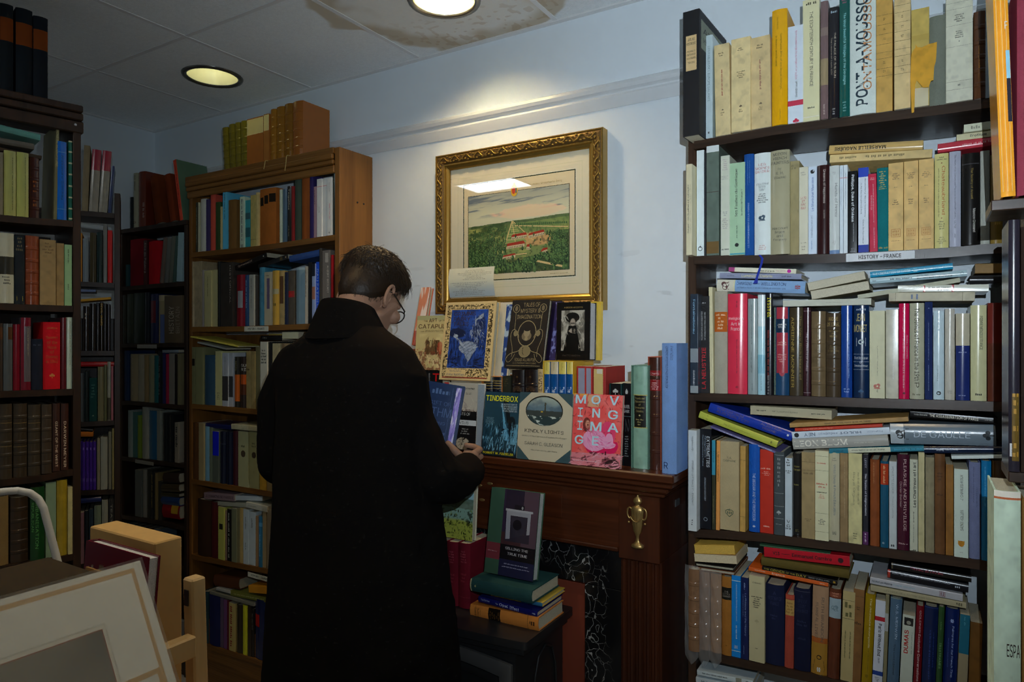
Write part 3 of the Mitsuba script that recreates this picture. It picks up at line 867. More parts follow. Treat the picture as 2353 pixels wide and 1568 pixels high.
row(RP, RZ[1], D2, g2, W2, [
    (36, 140, 522, '0d0e11', 'g', 'black paperback with large white lettering', 'd:562:1062:.0:.34:d2d5d6:Philippe, Duke of Orl\u00e9ans', 'v:1075:1270:.1:.1:8a8d90', 'r:1340:1380:0:.5:8a8d90:3'),
    (146, 258, 486, 'ccd3db', 'p', 'white paperback with blue head and foot', 'b:486:585:0e37a6', 'b:1305:1385:16308f', 'd:600:1012:.18:.17:3a4250:Histoire De La Ville De Commercy', 'd:650:975:-.2:.15:3a4250:Et De Ses Notables (1843)', 'd:1040:1292:.0:.15:3a4250:Emile De Fermanion'),
    (268, 356, 550, 'b3193a', 'p', 'crimson paperback', 'o:-16', 'v:660:1080:.1:.1:d59aa4', 'd:780:935:-.15:.2:cfa0a8:NAISSANCE DE 1815', 'v:1120:1340:.1:.12:cf8a98', 'r:590:615:0:.6:d0a0a8:2'),
    (352, 474, 486, '11666b', 'c', 'teal cloth book with gilt head lines', 'r:520:650:0:.7:b6a05a:6', 'r:660:715:0:.7:a8934f:3', 'r:1325:1345:0:.8:a8934f:1', 'o:-8'),
    *[(a, b, y, 'cda968', 'p', d, 'n:2', f'r:{545 - (465 - a) * 0 + dy}:{610 + dy}:0:.6:6b5130:4', f'r:{690 + dy}:{698 + dy}:0:.25:6b5130:1', f'r:{825 + dy}:{880 + dy}:0:.5:6b5130:3', f'e:{1180 + dy}:.62:b07a34:device', f'r:{1258 + dy}:{1266 + dy}:0:.6:8a5f2e:1')
      for a, b, y, dy, d in ((466, 628, 436, 0, 'tan papered volume with square orange device'), (630, 786, 416, -10, 'tan papered volume with square orange device'), (788, 952, 396, -22, 'tan papered volume with square orange device'))],
    (956, 1108, 335, 'c4bc7c', 'h', 'pale yellow hardcover with orange-brown lettering', 'd:470:985:.14:.24:a8662e:Chateaubriand: A Biography', 'v:490:1010:-.2:.1:9a8f5a', 'e:438:.1:8a5a30:disc', 'e:1022:.1:8a5a30:disc', 'r:1050:1140:0:.7:7a7450:4', 'r:1220:1290:0:.7:7a7450:4', 'r:370:405:0:.7:7a7450:2'),
    (1112, 1238, 312, 'a3a5b3', 'h', 'lilac-grey hardcover', 'd:350:1030:.0:.2:4d5060:The Abbey of St. Germain des Pr\u00e9s in the Seventeenth Century', 'd:1050:1130:.0:.16:5d6070:ULTEE', 'v:1190:1240:.0:.12:5d6070'),
    (1246, 1436, 330, '151312', 'h', 'black hardcover with gold then white lettering', 'd:490:820:.06:.17:8a7430:The Society of Arcueil', 'd:920:1170:.2:.16:c2beb6:Maurice Crosland', 'v:1285:1292:0:.03:999999', 'b:440:450:3a3a3c'),
    (1442, 1544, 305, '989a90', 'h', 'plain grey hardcover', 'v:580:840:.0:.1:7c7e76'),
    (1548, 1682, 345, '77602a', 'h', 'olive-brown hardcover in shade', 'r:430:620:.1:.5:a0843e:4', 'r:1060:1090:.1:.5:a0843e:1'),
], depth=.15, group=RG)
PW2 = 'lying across upright books, second shelf of tall bookcase'
P0 = (0, 0, 1.0)
pile(RP, P0, g2, PW2, [
    (1906, 355, 2141, 343, 19, 'c4ab72', 'p', 'buff paperback', 'w:.1:.27:0:.3:7b6a44:x', 'w:.36:.74:0:.32:7b6a44:x', 'n:2'),
    (1904, 333, 2120, 322, 21, 'b99a5e', 'h', 'tan hardcover with bold upside-down capitals', 'f:1', 'd:.06:.62:.05:.5:1f1912:MARSEILLE NAGU\u00c8RE'),
    (2155, 330, 2292, 311, 21, 'b0323f', 'h', 'red hardcover', 'v:.42:.9:0:.25:c98a8a'),
    (2198, 309, 2298, 297, 15, 'beb690', 'p', 'cream paperback on the red book', 'f:1', 'u:.32:.7:0:.5:5a5a50:Erotique'),
    (2215, 286, 2298, 275, 19, 'bfc0a6', 'p', 'topmost cream paperback of the red book pile', 'f:1', 'w:.2:.45:0:.4:8a8a78'),
], group=RG)

E3, F3 = (1570, 590, 4.6125), (1940, 590, 4.6125)
W3, g3 = 'third shelf of tall bookcase', 1.15
row.start = 0
row(RP, RZ[2], E3, g3, W3, [
    (72, 158, 396, '28323f', 'g', 'slate book with pale blue lettering', 'k:-.024', 'D:.044', 'b:975:1122:7f868c', 'b:1370:1446:8b9194', 'd:455:818:.0:.3:7aa3bd:Fontainebleau', 'd:1205:1366:.0:.24:c8ccd0:Scala Books'),
    (162, 276, 420, '101013', 'p', 'black paperback with red capitals', 'u:965:1402:.0:.4:b3232e:LA NEUSTRIE', 'u:580:885:-.18:.13:b4b4b4:MUSEE DES ANTIQUITES', 'u:590:885:.12:.13:b4b4b4:DE SEINE-MARITIME, ROUEN', 'r:484:496:0:.35:b4b4b4:1'),
    (282, 322, 322, 'c9c09a', 'p', 'thin cream paperback', 'o:-14', 'v:820:1180:0:.2:aaa280'),
    (326, 464, 366, 'a19b8a', 'c', 'beige linen book with orange label', 'b:586:798:ad5a22', 'r:605:770:0:.85:d6b088:5'),
    (466, 672, 392, 'd23048', 'h', 'broad red hardcover with white lettering', 't:640:785:-.05:.8:e6c0c4:Religious|Art in|France', 'v:470:540:0:.07:8c1f30', 'v:880:1240:0:.06:8c1f30', 'e:1385:.16:8c1f30:leaf'),
    (682, 784, 445, '8a9696', 'h', 'grey hardcover', 'v:510:940:-.1:.12:5f6b6d', 'v:1010:1230:-.1:.12:5f6b6d', 'v:1340:1420:0:.1:5f6b6d'),
    (788, 866, 405, 'cfdcdc', 'h', 'white hardcover with blue watercolour foot', 'b:740:1040:a9cdd6', 'b:1040:1240:7fb3c4', 'b:1240:1475:9cc4cf', 'v:1260:1420:0:.14:6f9098'),
    (872, 948, 392, '15151b', 'h', 'black hardcover with yellow capitals', 'u:435:640:.0:.55:c3b321:BRASSAI', 'v:780:1260:-.1:.3:7a2f2a', 'v:1260:1460:-.1:.25:8a8a8a', 'b:640:650:123a30'),
    (954, 1120, 535, '153c5e', 'h', 'blue hardcover with red pointed panel', 'b:535:660:a3323f:-.3:.42', 'b:660:802:13273c:-.3:.42', 'b:806:1235:9c2f3c:-.3:.42', 'e:1240:.4:9c2f3c:shield:.06', 't:712:755:.06:.6:d4d0c8:JAMES R.|EISLER', 't:900:945:.06:.6:d6b0a0:La Dame|d Esprit', 'r:1030:1120:.06:.55:c48a86:4', 'b:535:1478:b2ad55:-.47:-.45', 'b:535:1478:b2ad55:-.39:-.37'),
    (1124, 1268, 538, '3c3222', 'h', 'dark brown glossy hardcover with gold lettering', 'd:640:1390:-.26:.22:9b8443:ADRIENNE MONNIER', 'd:625:1310:.3:.2:7d6a34:The Very Rich Hours of'),
    (1272, 1350, 540, '33191f', 'h', 'dark maroon glossy hardcover', 'd:800:1215:.0:.28:b9aab0:THE LITERATI OF PARIS', 'v:1240:1430:0:.1:7a6a70', 'b:575:581:8a7a7e', 'b:1440:1446:8a7a7e'),
    (1354, 1508, 580, '6b5a40', 'l', 'brown volume in crinkled clear wrapper', 'n:2', 'v:700:1200:0:.06:c9bfa8'),
    (1512, 1668, 600, '443828', 'l', 'dark taupe book with gilt capitals', 't:640:740:0:.85:9b8450:MADAME|DE STAEL', 't:775:855:0:.65:9b8450:HER TRIALS|AND|TRIUMPHS', 't:935:1010:0:.75:7f6c42:BY THE|DUCHESS|OF ABRANTES'),
    (1672, 1790, 520, '133b86', 'h', 'royal blue hardcover with pale blue lettering', 'd:665:1290:.2:.17:8fb0da:Outlaw Kinship and Gifts to Saints', 'r:1395:1440:0:.6:7f98c8:2'),
], depth=.15, group=RG)
row.start = 14
row(RP, RZ[2], F3, g3, W3, [
    (94, 262, 516, '0b2444', 'h', 'navy hardcover with bold gold name', 't:605:800:-.04:.82:b6a566:JEAN|MONNET', 'r:545:570:0:.6:93a0b0:1', 'e:905:.62:8c94a0:square', 'e:905:.57:0b2444:square', 'e:905:.38:a8b4b4:disc', 't:1060:1175:0:.86:b4bac2:First Statesman|of|Interdependence', 'b:1033:1037:8c94a0', 'b:1112:1116:8c94a0', 'b:1196:1200:8c94a0', 'e:1430:.4:2c4f70:leaf'),
    (266, 432, 574, 'c6c2a0', 'p', 'cream paperback with red emblem at foot', 'u:945:1260:.02:.06:5a5644:Louis de Funes - Histoire 1814', 'e:1375:.5:b06a5a:knight', 'r:1410:1440:.02:.12:5a5644:3'),
    (438, 576, 562, 'b6b29c', 'g', 'pale cream volume in clear plastic', 'n:2', 'v:600:1300:.1:.07:e6e6e0'),
    (578, 688, 496, 'be1145', 'h', 'crimson hardcover with white script', 'd:540:1395:-.05:.2:e2b0bc:Le Mariage Fran\u00e7ais au XVIII si\u00e8cle', 'u:830:1080:.3:.13:d898a8:DENISE FEBRE', 'e:1450:.3:3a0a16:leaf'),
    (692, 848, 492, 'a9a890', 'h', 'grey hardcover with long black script', 'd:545:1320:.0:.34:52503f:The Genius of France in the 19th', 'd:1335:1390:0:.3:45432f:P', 'r:1450:1470:0:.6:6a6854:1'),
    (852, 938, 480, '1c2a58', 'c', 'navy cloth hardcover', 'v:700:1100:.0:.1:6a7aa0', 'v:1150:1430:.0:.12:6a7aa0', 'e:548:.2:8090b8:leaf'),
    (942, 1060, 574, 'bccfd6', 'h', 'silvery white glossy hardcover', 'v:600:800:0:.2:8fa4ad', 'u:1150:1320:-.1:.14:6a7c84:PIERRE DE LE', 'e:1448:.42:1d252a:disc', 'e:1448:.2:8a9aa0:leaf'),
    (1066, 1172, 552, 'b8b3a6', 'h', 'pale grey-cream hardcover', 'v:560:760:0:.1:98927f', 'r:1420:1450:0:.6:8c8878:2'),
    (1180, 1332, 602, 'b7af98', 'h', 'hardcover with cream head and navy foot', 'b:944:1525:1e2b66', 'r:1008:1020:0:.6:8a93b8:1', 'r:1465:1478:0:.6:8a93b8:1'),
    (1338, 1512, 515, 'c3c094', 'h', 'pale yellow hardcover with bold black capitals', 'd:630:988:.16:.2:1b1a16:PIERRE MENDES FRANCE', 'r:1448:1472:0:.4:1b1a16:1'),
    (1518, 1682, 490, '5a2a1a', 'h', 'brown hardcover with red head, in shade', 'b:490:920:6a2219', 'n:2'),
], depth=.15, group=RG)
PW3 = 'lying on third shelf of tall bookcase'
pile(RP, P0, g3, PW3, [
    (1646, 641, 1849, 647, 28, '7fa0c6', 'h', 'pale blue hardcover with navy capitals', 'b:0:.2:c9c4b2', 'b:.2:.215:cfc8a0', 'e:.1:.8:5a3a38:knight', 'd:.235:.41:.2:.27:1f3260:CHARGING', 'd:.425:.50:.2:.15:1f3260:against', 'd:.515:.79:.2:.27:1f3260:WELLINGTON', 'd:.235:.79:-.16:.12:2f4470:THE FRENCH CAVALRY IN THE PENINSULAR WAR 1807-1814', 'e:.92:.4:8a3a40:imp'),
    (1653, 626.5, 1841, 629.5, 13, '878ca4', 'h', 'mauve-grey hardcover with cream script', 'd:.28:.66:.0:.5:c9bf92:Luminous Debris', 'v:.77:.88:0:.3:55586c', 'v:.1:.2:0:.3:6a6e84'),
    (1674, 613.5, 1829, 618.5, 11, 'd2cdb6', 'p', 'thin cream paperback with pink dot', 'b:0:.09:9a3a70', 'e:.9:.8:b0188a:disc', 'v:.46:.69:-.1:.3:4a463a', 'v:.71:.86:0:.2:b08a8a'),
    (1799, 690, 2002, 685.5, 15.5, 'b9b9a8', 'p', 'long plain cream paperback', 'v:.5:.75:0:.1:9a9a8a'),
    (1865, 668, 1999, 645, 21, 'a89f80', 'p', 'lower of two worn paperbacks, page edges outward', 'p:1', 'n:2', 'D:.12'),
    (1858, 649, 1990, 622, 20, 'b0a686', 'p', 'upper of two worn paperbacks, page edges outward', 'p:1', 'n:2', 'D:.12'),
    (2042, 672, 2240, 671, 21, 'b5ad94', 'p', 'cream paperback with thin ruled lines', 'b:.08:.085:77705a', 'b:.86:.865:77705a', 'w:.27:.29:0:.5:5a6a8a', 'w:.33:.35:0:.6:5a6a8a', 'n:2'),
    (2063, 655.5, 2272, 653.5, 16.5, 'c9c9ba', 'g', 'white paperback with two red bands', 'b:.29:.312:b04a4a', 'b:.605:.63:b04a4a', 'w:.33:.58:.1:.24:8a8a80', 'w:.44:.58:-.25:.2:7a7a70'),
    (1972, 677, 2207, 638, 11, 'aaaa92', 'p', 'long slanting cream pamphlet'),
    (1999, 638.5, 2223, 620.5, 14.5, '9fb8bf', 'h', 'pale blue-grey hardcover', 'v:.22:.45:0:.26:39454a', 'd:.5:.62:.25:.22:2c363a:Emil Merseyer', 'v:.5:.86:-.2:.18:4a585c', 'e:.95:.5:5a6a70:ring', 'v:.03:.07:0:.3:5a6a70'),
    (2000, 624.5, 2190, 604.5, 13.8, '1b86ad', 'h', 'teal-blue hardcover with white capitals', 'd:.03:.5:.0:.42:b9d4dc:THE LIBERATION OF PARIS', 'e:.56:.6:c6dade:square', 'd:.65:.97:.0:.36:a6cad6:JEAN EDWARD SMITH'),
    (2228, 633, 2306, 632, 20, '17181c', 'h', 'black hardcover at the shaded right end', 'k:.01'),
    (2240, 606, 2306, 605, 23, '7a5c28', 'p', 'ochre paperback on the black hardcover', 'k:.01', 'n:2'),
], group=RG)
G4, H4 = (1570, 910, 4.6125), (1940, 910, 3.92)
W4, g4 = 'fourth shelf of tall bookcase', 1.3
row.start = 0
row(RP, RZ[3], G4, g4, W4, [
    (50, 142, 366, 'b9bfc0', 'p', 'white paperback with black capitals', 'k:-.024', 'D:.044', 'u:685:1158:.05:.2:2c2e30:LA ROYALE - LA TORPILLE ET LE MISSILE', 'u:430:585:.02:.16:3a3c3e:JEAN RANDIER', 'r:1310:1370:0:.3:3a3c3e:3'),
    (176, 298, 350, '0f131a', 'g', 'black paperback with white capitals', 'd:430:755:.22:.28:c5ccd2:EXTREMITIES', 'd:425:655:-.05:.13:8fa0ae:Painting Empire in', 'd:420:745:-.24:.13:8fa0ae:Post-Revolutionary France', 'd:865:1115:-.04:.16:8a94a0:GRIMALDO GRIGSBY', 'e:1308:.34:8a94a0:ring'),
    (302, 342, 470, '2b2c1b', 'p', 'thin book with teal head', 'b:470:840:2f7f96', 'v:585:705:0:.3:1c4a58', 'v:1060:1350:0:.2:77724a'),
    (344, 384, 476, 'd8934a', 'p', 'thin orange paperback', 'd:595:910:0:.5:6a4420:L \u00e2ge d or du maniement', 'o:8'),
    (388, 592, 486, 'a2916c', 's', 'beige slipcase with green heart emblem', 't:645:700:0:.66:4b4a3a:LA|CAMPAGNE', 'e:1240:.42:2f4636:heart', 'n:1'),
    (598, 658, 535, 'b28a46', 'p', 'narrow tan paperback', 'n:2', 'b:680:684:7a5a2a', 'b:1280:1284:7a5a2a', 'o:4'),
    (692, 808, 516, '124c9f', 'h', 'bright blue hardcover with white capitals', 'd:820:1325:.0:.26:aebfdc:THE BEGGAR AND THE PROFESSOR', 'e:1385:.3:b8c6de:leaf', 'v:540:800:.1:.04:2f68b4'),
    (812, 954, 572, 'b02713', 'p', 'bright red paperback', 'r:762:780:0:.85:d09080:1', 'r:800:845:0:.8:d09080:3', 'r:1375:1392:0:.45:d8a090:1'),
    (958, 1068, 596, '40474a', 'c', 'charcoal cloth book with pale rules', 'b:628:632:8a9090', 'b:1032:1036:8a9090', 'b:1170:1174:8a9090', 'b:1300:1304:8a9090', 'r:655:960:0:.4:7a8080:7', 'e:1238:.5:9aa0a0:leaf', 'r:1355:1366:0:.6:8a9090:1'),
    (1076, 1154, 660, 'b0bcc2', 'g', 'small white book with black publisher letters', 't:1318:1395:0:.5:15181a:V|G', 'r:670:745:0:.8:2a2e30:3', 'r:790:822:0:.85:2a2e30:2', 'r:1400:1415:0:.8:2a2e30:1'),
    (1160, 1250, 612, '1c1b19', 'h', 'black hardcover with dull gold lettering', 't:740:795:0:.8:8a7f42:Paper|female', 'r:935:950:0:.7:77703c:1', 'r:1415:1440:0:.8:6a6436:2', 'k:.02'),
    (1252, 1396, 600, '94805a', 'g', 'khaki volume in crinkled clear plastic', 'n:2', 'b:700:704:6a5a3c', 'b:790:793:6a5a3c', 'r:810:830:0:.7:6a5a3c:1', 'r:1300:1330:0:.5:6a5a3c:2'),
    (1396, 1542, 586, 'c3bf9c', 'p', 'cream paperback with ruled panels and red lettering', *[f'b:{y}:{y + 3}:6b684f' for y in (640, 792, 1246, 1442)], 'r:708:722:0:.7:a8604a:1', 'r:925:975:0:.85:a8604a:2', 'r:1018:1030:0:.7:2c2a20:1', 'r:1045:1088:0:.6:a8604a:3', 'r:1305:1365:0:.55:4a4838:4', 'k:-.004'),
    (1546, 1656, 602, 'aea78c', 'h', 'putty hardcover with grey-blue script', 'd:728:1265:.02:.3:5f6a74:Victor Duruy & French Education', 'e:1455:.36:2c2c28:device', 'r:655:690:0:.5:77705e:2'),
    (1660, 1746, 608, '8a7250', 'g', 'brown-grey volume in clear plastic', 'n:2', 'v:700:1300:.1:.06:b0a080'),
], depth=.15, group=RG)
row.start = 15
row(RP, RZ[3], H4, g4, W4, [
    (36, 160, 520, 'c0b784', 'g', 'pale yellow volume in clear plastic', 'n:2', 'd:690:985:-.1:.2:8a8460:Royal Orgues', 'v:690:975:.25:.12:8a8460', 'r:1235:1290:0:.4:6a6648:3'),
    (166, 218, 530, '14131d', 'p', 'thin black paperback with purple foot', 'b:1225:1368:4a1f4e', 'd:565:650:.0:.34:8a8a96:LEVEY', 'd:700:1080:.0:.4:b8b8c2:The Station of Enlightenment', 'v:1240:1330:0:.3:b8a8b8'),
    (232, 318, 575, '7d4222', 'h', 'russet brown hardcover', 'v:600:790:-.1:.14:9a6a42', 'n:2'),
    (324, 398, 590, '174a63', 'h', 'blue hardcover with orange-red label', 'b:612:802:9c371f', 'v:630:790:0:.3:c08a60', 'r:1320:1335:0:.5:8a9aa4:1'),
    (402, 474, 592, 'adb3b4', 'p', 'white paperback with grey lettering', 'd:640:880:.0:.26:7a8082:HENRIETTE BICHON', 'd:910:1100:.0:.2:7a8082:Fonten Faubourg', 'r:1335:1360:0:.5:303436:1'),
    (478, 584, 530, '3c1424', 'h', 'dark plum hardcover with bold pinkish capitals', 'd:572:1215:.16:.26:b8a09c:PLEASURE AND PRIVILEGE', 'd:775:1008:-.2:.2:9a8284:Olivier Bernier', 'r:1326:1340:0:.8:9a8284:1'),
    (588, 664, 574, 'b0b19c', 'p', 'pale grey paperback with bold black lettering', 'u:600:1004:.1:.36:22221c:Les Chartreux et l art', 'v:1045:1150:.0:.14:5c5c4e', 'v:1160:1320:.0:.12:77776a', 'r:1385:1405:0:.5:33332c:1'),
    (666, 724, 510, 'b4aa7e', 'p', 'narrow cream paperback', 'n:2', 'v:600:1200:.1:.06:908660'),
    (728, 812, 556, '857c62', 'c', 'grey-brown cloth book', 'n:2'),
    (814, 908, 525, '63432a', 'h', 'brown hardcover', 'n:2', 'r:690:760:0:.6:4a3220:3', 'r:880:900:0:.6:4a3220:1'),
    (912, 984, 620, '84581f', 'p', 'tan crumpled paperback', 'n:2'),
    (988, 1120, 662, 'bcc8bc', 'p', 'white paperback with yellow and red shield', 'u:1030:1215:.05:.2:141614:SAINT-GILLES', 'u:712:942:.03:.2:2a2c2a:J. CHARLES-ROUX', 'e:1335:.5:c79a1c:shield', 'e:1335:.5:8a3a1e:stripes', 'r:1405:1415:0:.2:9aa09a:1'),
    (1124, 1228, 600, '666c8c', 'c', 'dusty lilac cloth book', 'v:640:960:-.1:.12:4c5270', 'v:820:1000:.2:.1:4c5270'),
    (1234, 1326, 588, '0d6494', 'h', 'bright blue hardcover in half shade', 'v:640:1000:-.1:.16:3f8ab4'),
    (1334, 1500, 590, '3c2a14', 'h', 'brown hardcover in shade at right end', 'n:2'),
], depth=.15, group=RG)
PW4 = 'lying on fourth shelf of tall bookcase'
pile(RP, P0, g4, PW4, [
    (1632, 978, 1789, 1040, 5.5, '56527e', 'p', 'thin violet paperback, lowest of slanting pile', 'd:.12:.9:0:.5:c2c2d2:CUTTER BEVERLY HADES HINTS SHIM OF FEMALE POEMS'),
    (1604, 943, 1783, 1013, 17, 'a8ac44', 'h', 'lime yellow hardcover, middle of slanting pile', 'd:.33:.66:.0:.3:77782c:the life of an unknown', 'e:.93:.4:6a6a2a:leaf', 'v:.1:.12:0:.6:77782c'),
    (1626, 923, 1817, 992, 23, '12308f', 'h', 'royal blue glossy hardcover, top of slanting pile', 'd:.1:.42:.24:.3:5a4a6a:HOW FAR FROM', 'd:.1:.5:-.12:.3:5a4a6a:AUSTERLITZ?', 'd:.63:.87:.24:.28:6a5a70:ALISTAIR', 'd:.66:.82:-.14:.28:6a5a70:HORNE', 'e:.95:.2:d0d4da:square'),
    (1724, 931.5, 1911, 944, 21.5, 'a99f80', 'p', 'cream paperback', 'w:.08:.2:0:.14:4a4638', 'd:.28:.6:0:.17:4a4638:CAPITAL, SOUVENIR & SENTIMENT', 'w:.76:.92:0:.14:4a4638', 'k:.03'),
    (1906, 1031, 2124, 1025.5, 12, '17667a', 'p', 'long teal paperback beneath the pile', 'b:.21:.66:b8b8a0', 'w:.24:.6:0:.3:77776a', 'v:.7:.98:0:.35:2c8ea6', 'v:.05:.16:0:.3:0c4858'),
    (1823, 1008, 2043, 999.5, 26, '9a9890', 'h', 'grey hardcover with huge white capitals', 'd:.02:.59:.02:.56:d6d2c6:LEON BLUM', 'v:.66:.86:-.1:.1:b6b4aa'),
    (1821, 992.5, 2046, 982, 16.5, 'bcc6cf', 'g', 'white paperback with upside-down lettering', 'f:1', 'e:.05:.66:16181a:disc', 'd:.13:.25:0:.5:6a7688:NEY', 'd:.28:.48:0:.34:7a8698:FR\u00c9D\u00c9RIC', 'd:.5:.72:0:.34:5a6678:HULOT', 'd:.78:.93:0:.3:7a8698:Pygmalion'),
    (1827, 984.5, 2028, 974.5, 7.5, 'ad2e14', 'p', 'thin red paperback', 'w:.1:.45:0:.3:d0907a'),
    (1815, 973, 2088, 958.5, 10.5, '9c7a46', 'p', 'long buff paperback', 'w:.3:.7:0:.35:66502e', 'n:2'),
    (2187, 1048, 2306, 1046, 8, 'c0cac6', 'p', 'thin white pamphlet at right end', 'k:.0'),
    (2124, 1026.5, 2306, 1027, 15.5, '0e1c34', 'h', 'navy hardcover with upside-down lettering', 'f:1', 'd:.16:.26:0:.4:b8c0c8:Sully', 'd:.28:.44:0:.3:9aa6b0:Henri Carr\u00e9'),
    (2047, 972.5, 2290, 979, 48, '69757f', 'h', 'fat steel-grey hardcover with large pale capitals', 'b:0:.135:a3abb0', 'e:.1:.5:1c2024:knight', 'w:.155:.185:0:.55:3a444c', 'd:.235:.77:.0:.3:a8b4be:DE GAULLE', 'e:.93:.5:1c2228:leaf'),
    (2091, 944, 2292, 961, 14, '0d0d0e', 'g', 'black paperback with bold white capitals', 'd:.05:.21:.0:.3:a8a8a4:Louis Chevalier', 'd:.23:.79:.0:.52:c4beb0:THE ASSASSINATION OF PARIS', 'v:.86:.94:0:.2:8a8a86'),
], group=RG)

I5, J5 = (1560, 1220, 4.505), (1940, 1260, 5.092)
W5, g5 = 'fifth shelf of tall bookcase', 1.6
row.start = 0
row(RP, RZ[4], I5, g5, W5, [
    (92, 204, 405, '72543c', 'l', 'brown leather volume in clear bag', 'k:-.02', 'D:.04', 'n:2'),
    (208, 318, 425, '6e5440', 'l', 'taupe leather volume in clear bag', 'n:2'),
    (322, 438, 450, '7c5a38', 'l', 'tan leather volume in clear bag', 'n:2'),
    (442, 540, 480, '8a5a24', 'c', 'ochre cloth book with black label', 'b:590:716:14140f', 't:625:690:0:.8:77706a:THE|LITTLE|DIFFER', 'e:1190:.2:6a4418:leaf'),
    (543, 640, 466, '0a6bb0', 'p', 'bright blue paperback with white rules', 'b:517:524:b8ccd8', 'b:1243:1250:b8ccd8', 'd:545:935:.05:.2:a8c4d8:La paroisse au fond de la province', 'v:980:1130:.05:.14:a8c4d8', 'e:1205:.34:d0dce2:device'),
    (642, 720, 486, '0b1740', 'g', 'navy paperback with pale script', 'd:650:1090:.1:.3:6a7a9a:La Pl\u00e9iade and the History', 'v:540:610:0:.2:6a7a9a', 'v:660:900:-.2:.12:4a5a7a', 'v:1190:1280:-.1:.12:5a6a8a'),
    (724, 888, 472, 'a59c78', 'p', 'cream paperback with black headings', 't:535:550:0:.6:33302a:LES MALADIES', 'r:680:800:0:.75:33302a:6', 'r:1215:1225:0:.2:55503f:1', 'e:940:.3:968d6a:leaf'),
    (892, 1088, 565, '0e142e', 'c', 'thick navy cloth book', 't:630:775:0:.75:232a48:A|HISTORY OF|FRANCE', 'r:870:920:0:.5:232a48:2'),
    (1090, 1184, 666, '8a3a2c', 'c', 'salmon-red cloth book with tan label', 'b:666:705:9c4230', 'b:716:878:9a7a44', 'r:740:855:0:.8:77592c:4', 'o:12'),
    (1188, 1358, 602, '0c1128', 'c', 'dark navy cloth book', 't:665:850:0:.75:20263f:A|LIFE OF|COURT|OPULENCE', 'r:930:990:0:.7:20263f:2', 'b:628:634:3a3a44', 'r:1110:1130:0:.5:20263f:1'),
    (1362, 1530, 578, '8c6e54', 'h', 'pinkish brown hardcover with dancing figure at foot', 'b:1150:1500:8a6424', 'b:1110:1165:8a4a1e', 'd:690:1150:.16:.18:5a4a3e:RUTH BRANDON', 'd:745:1120:-.2:.17:5a4a3e:SURREAL LIVES', 'e:1390:1.4:1c130c:figure', 'e:1440:.3:b0b4ae:imp', 'o:22'),
    (1534, 1656, 605, '4c2616', 'h', 'red-brown volume with pale blue label', 'b:700:905:7f8f96', 'b:640:690:6a3a2a', 'r:640:680:0:.7:9a6a54:2', 'e:800:.7:5f7078:knight', 'n:2', 'o:26'),
    (1668, 1800, 628, '97875c', 'p', 'cream paperback with ruled panel', 'b:720:724:5a5038', 'b:910:914:5a5038', 'r:740:890:.0:.7:55502f:2', 'v:1040:1320:-.2:.1:55502f', 'v:1040:1320:.2:.1:55502f', 'o:30'),
], depth=.15, group=RG)
row.start = 13
row(RP, RZ[4], J5, g5, W5, [
    (62, 190, 478, '6c4a26', 'p', 'tan paperback leaning right', 'o:50', 'b:560:564:4a3218', 'r:680:720:0:.6:3c2a16:2', 'r:860:890:0:.6:3c2a16:1', 'n:2'),
    (196, 316, 535, '7d6508', 'h', 'mustard yellow hardcover with white lettering', 'o:52', 'd:580:1165:.06:.22:c2b88a:The Absolute Bourgeois', 'v:1180:1450:.06:.03:3c3206', 'e:1500:.3:151208:heart'),
    (322, 442, 608, 'a9acb4', 'p', 'white paperback with red and blue bands', 'o:46', 'b:800:850:8c1620', 'b:1440:1490:15306e', 'd:880:1260:.05:.34:1a1c20:Paris Without End', 'd:1280:1345:.05:.2:44464a:AN PEP', 'r:1510:1560:0:.5:55575c:3'),
    (446, 490, 540, '6c664c', 'p', 'thin grey-buff paperback', 'o:40', 'b:760:970:8a8c88'),
    (494, 632, 580, '3e5468', 'h', 'slate blue hardcover with pale lettering', 'o:48', 'd:650:1060:.1:.2:8a9cb0:W.S. MERWIN', 'd:1120:1480:.0:.2:1c2834:The Lost Upland', 'b:575:590:6c7468'),
    (640, 790, 782, 'a0a598', 'p', 'white paperback with red capitals and portrait', 'o:44', 'e:858:.72:1c1c1a:square', 'e:870:.36:77776c:disc', 'u:960:1232:-.14:.34:8c1c18:DUMAS', 'u:975:1230:.3:.1:4a4c48:une vie de plaisirs'),
    (796, 888, 672, '560a14', 'h', 'dark red hardcover with pale lettering', 'o:50', 'd:725:990:.05:.24:a08a8a:GOLDNER', 'd:1005:1560:.05:.34:a08a8a:Exclusive Conversations'),
    (894, 1058, 684, '0b173a', 'h', 'navy hardcover with faint blue lettering', 'o:46', 'v:960:1540:.0:.12:22346a', 'v:980:1400:.25:.08:22346a', 'b:690:700:1a2c58'),
    (1062, 1132, 684, '223e20', 'h', 'narrow dark green hardcover', 'o:44', 'd:1100:1410:.0:.4:567a4e:TRISTRAMES', 'v:860:960:0:.2:47683f'),
    (1138, 1302, 708, '071848', 'h', 'deep blue hardcover with white lettering', 'o:50', 'd:910:1510:.1:.16:8a9ac0:Palmares for our French Time', 'e:850:.3:8a9ac0:imp', 'v:1060:1400:-.2:.06:3a4a80'),
    (1308, 1428, 775, '7c7258', 'p', 'book with teal head and buff foot', 'o:48', 'b:775:1235:0c5064', 'v:800:900:0:.2:3a7484'),
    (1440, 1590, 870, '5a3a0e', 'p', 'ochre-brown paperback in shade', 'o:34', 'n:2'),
], depth=.15, group=RG)
PW5 = 'lying on fifth shelf of tall bookcase'
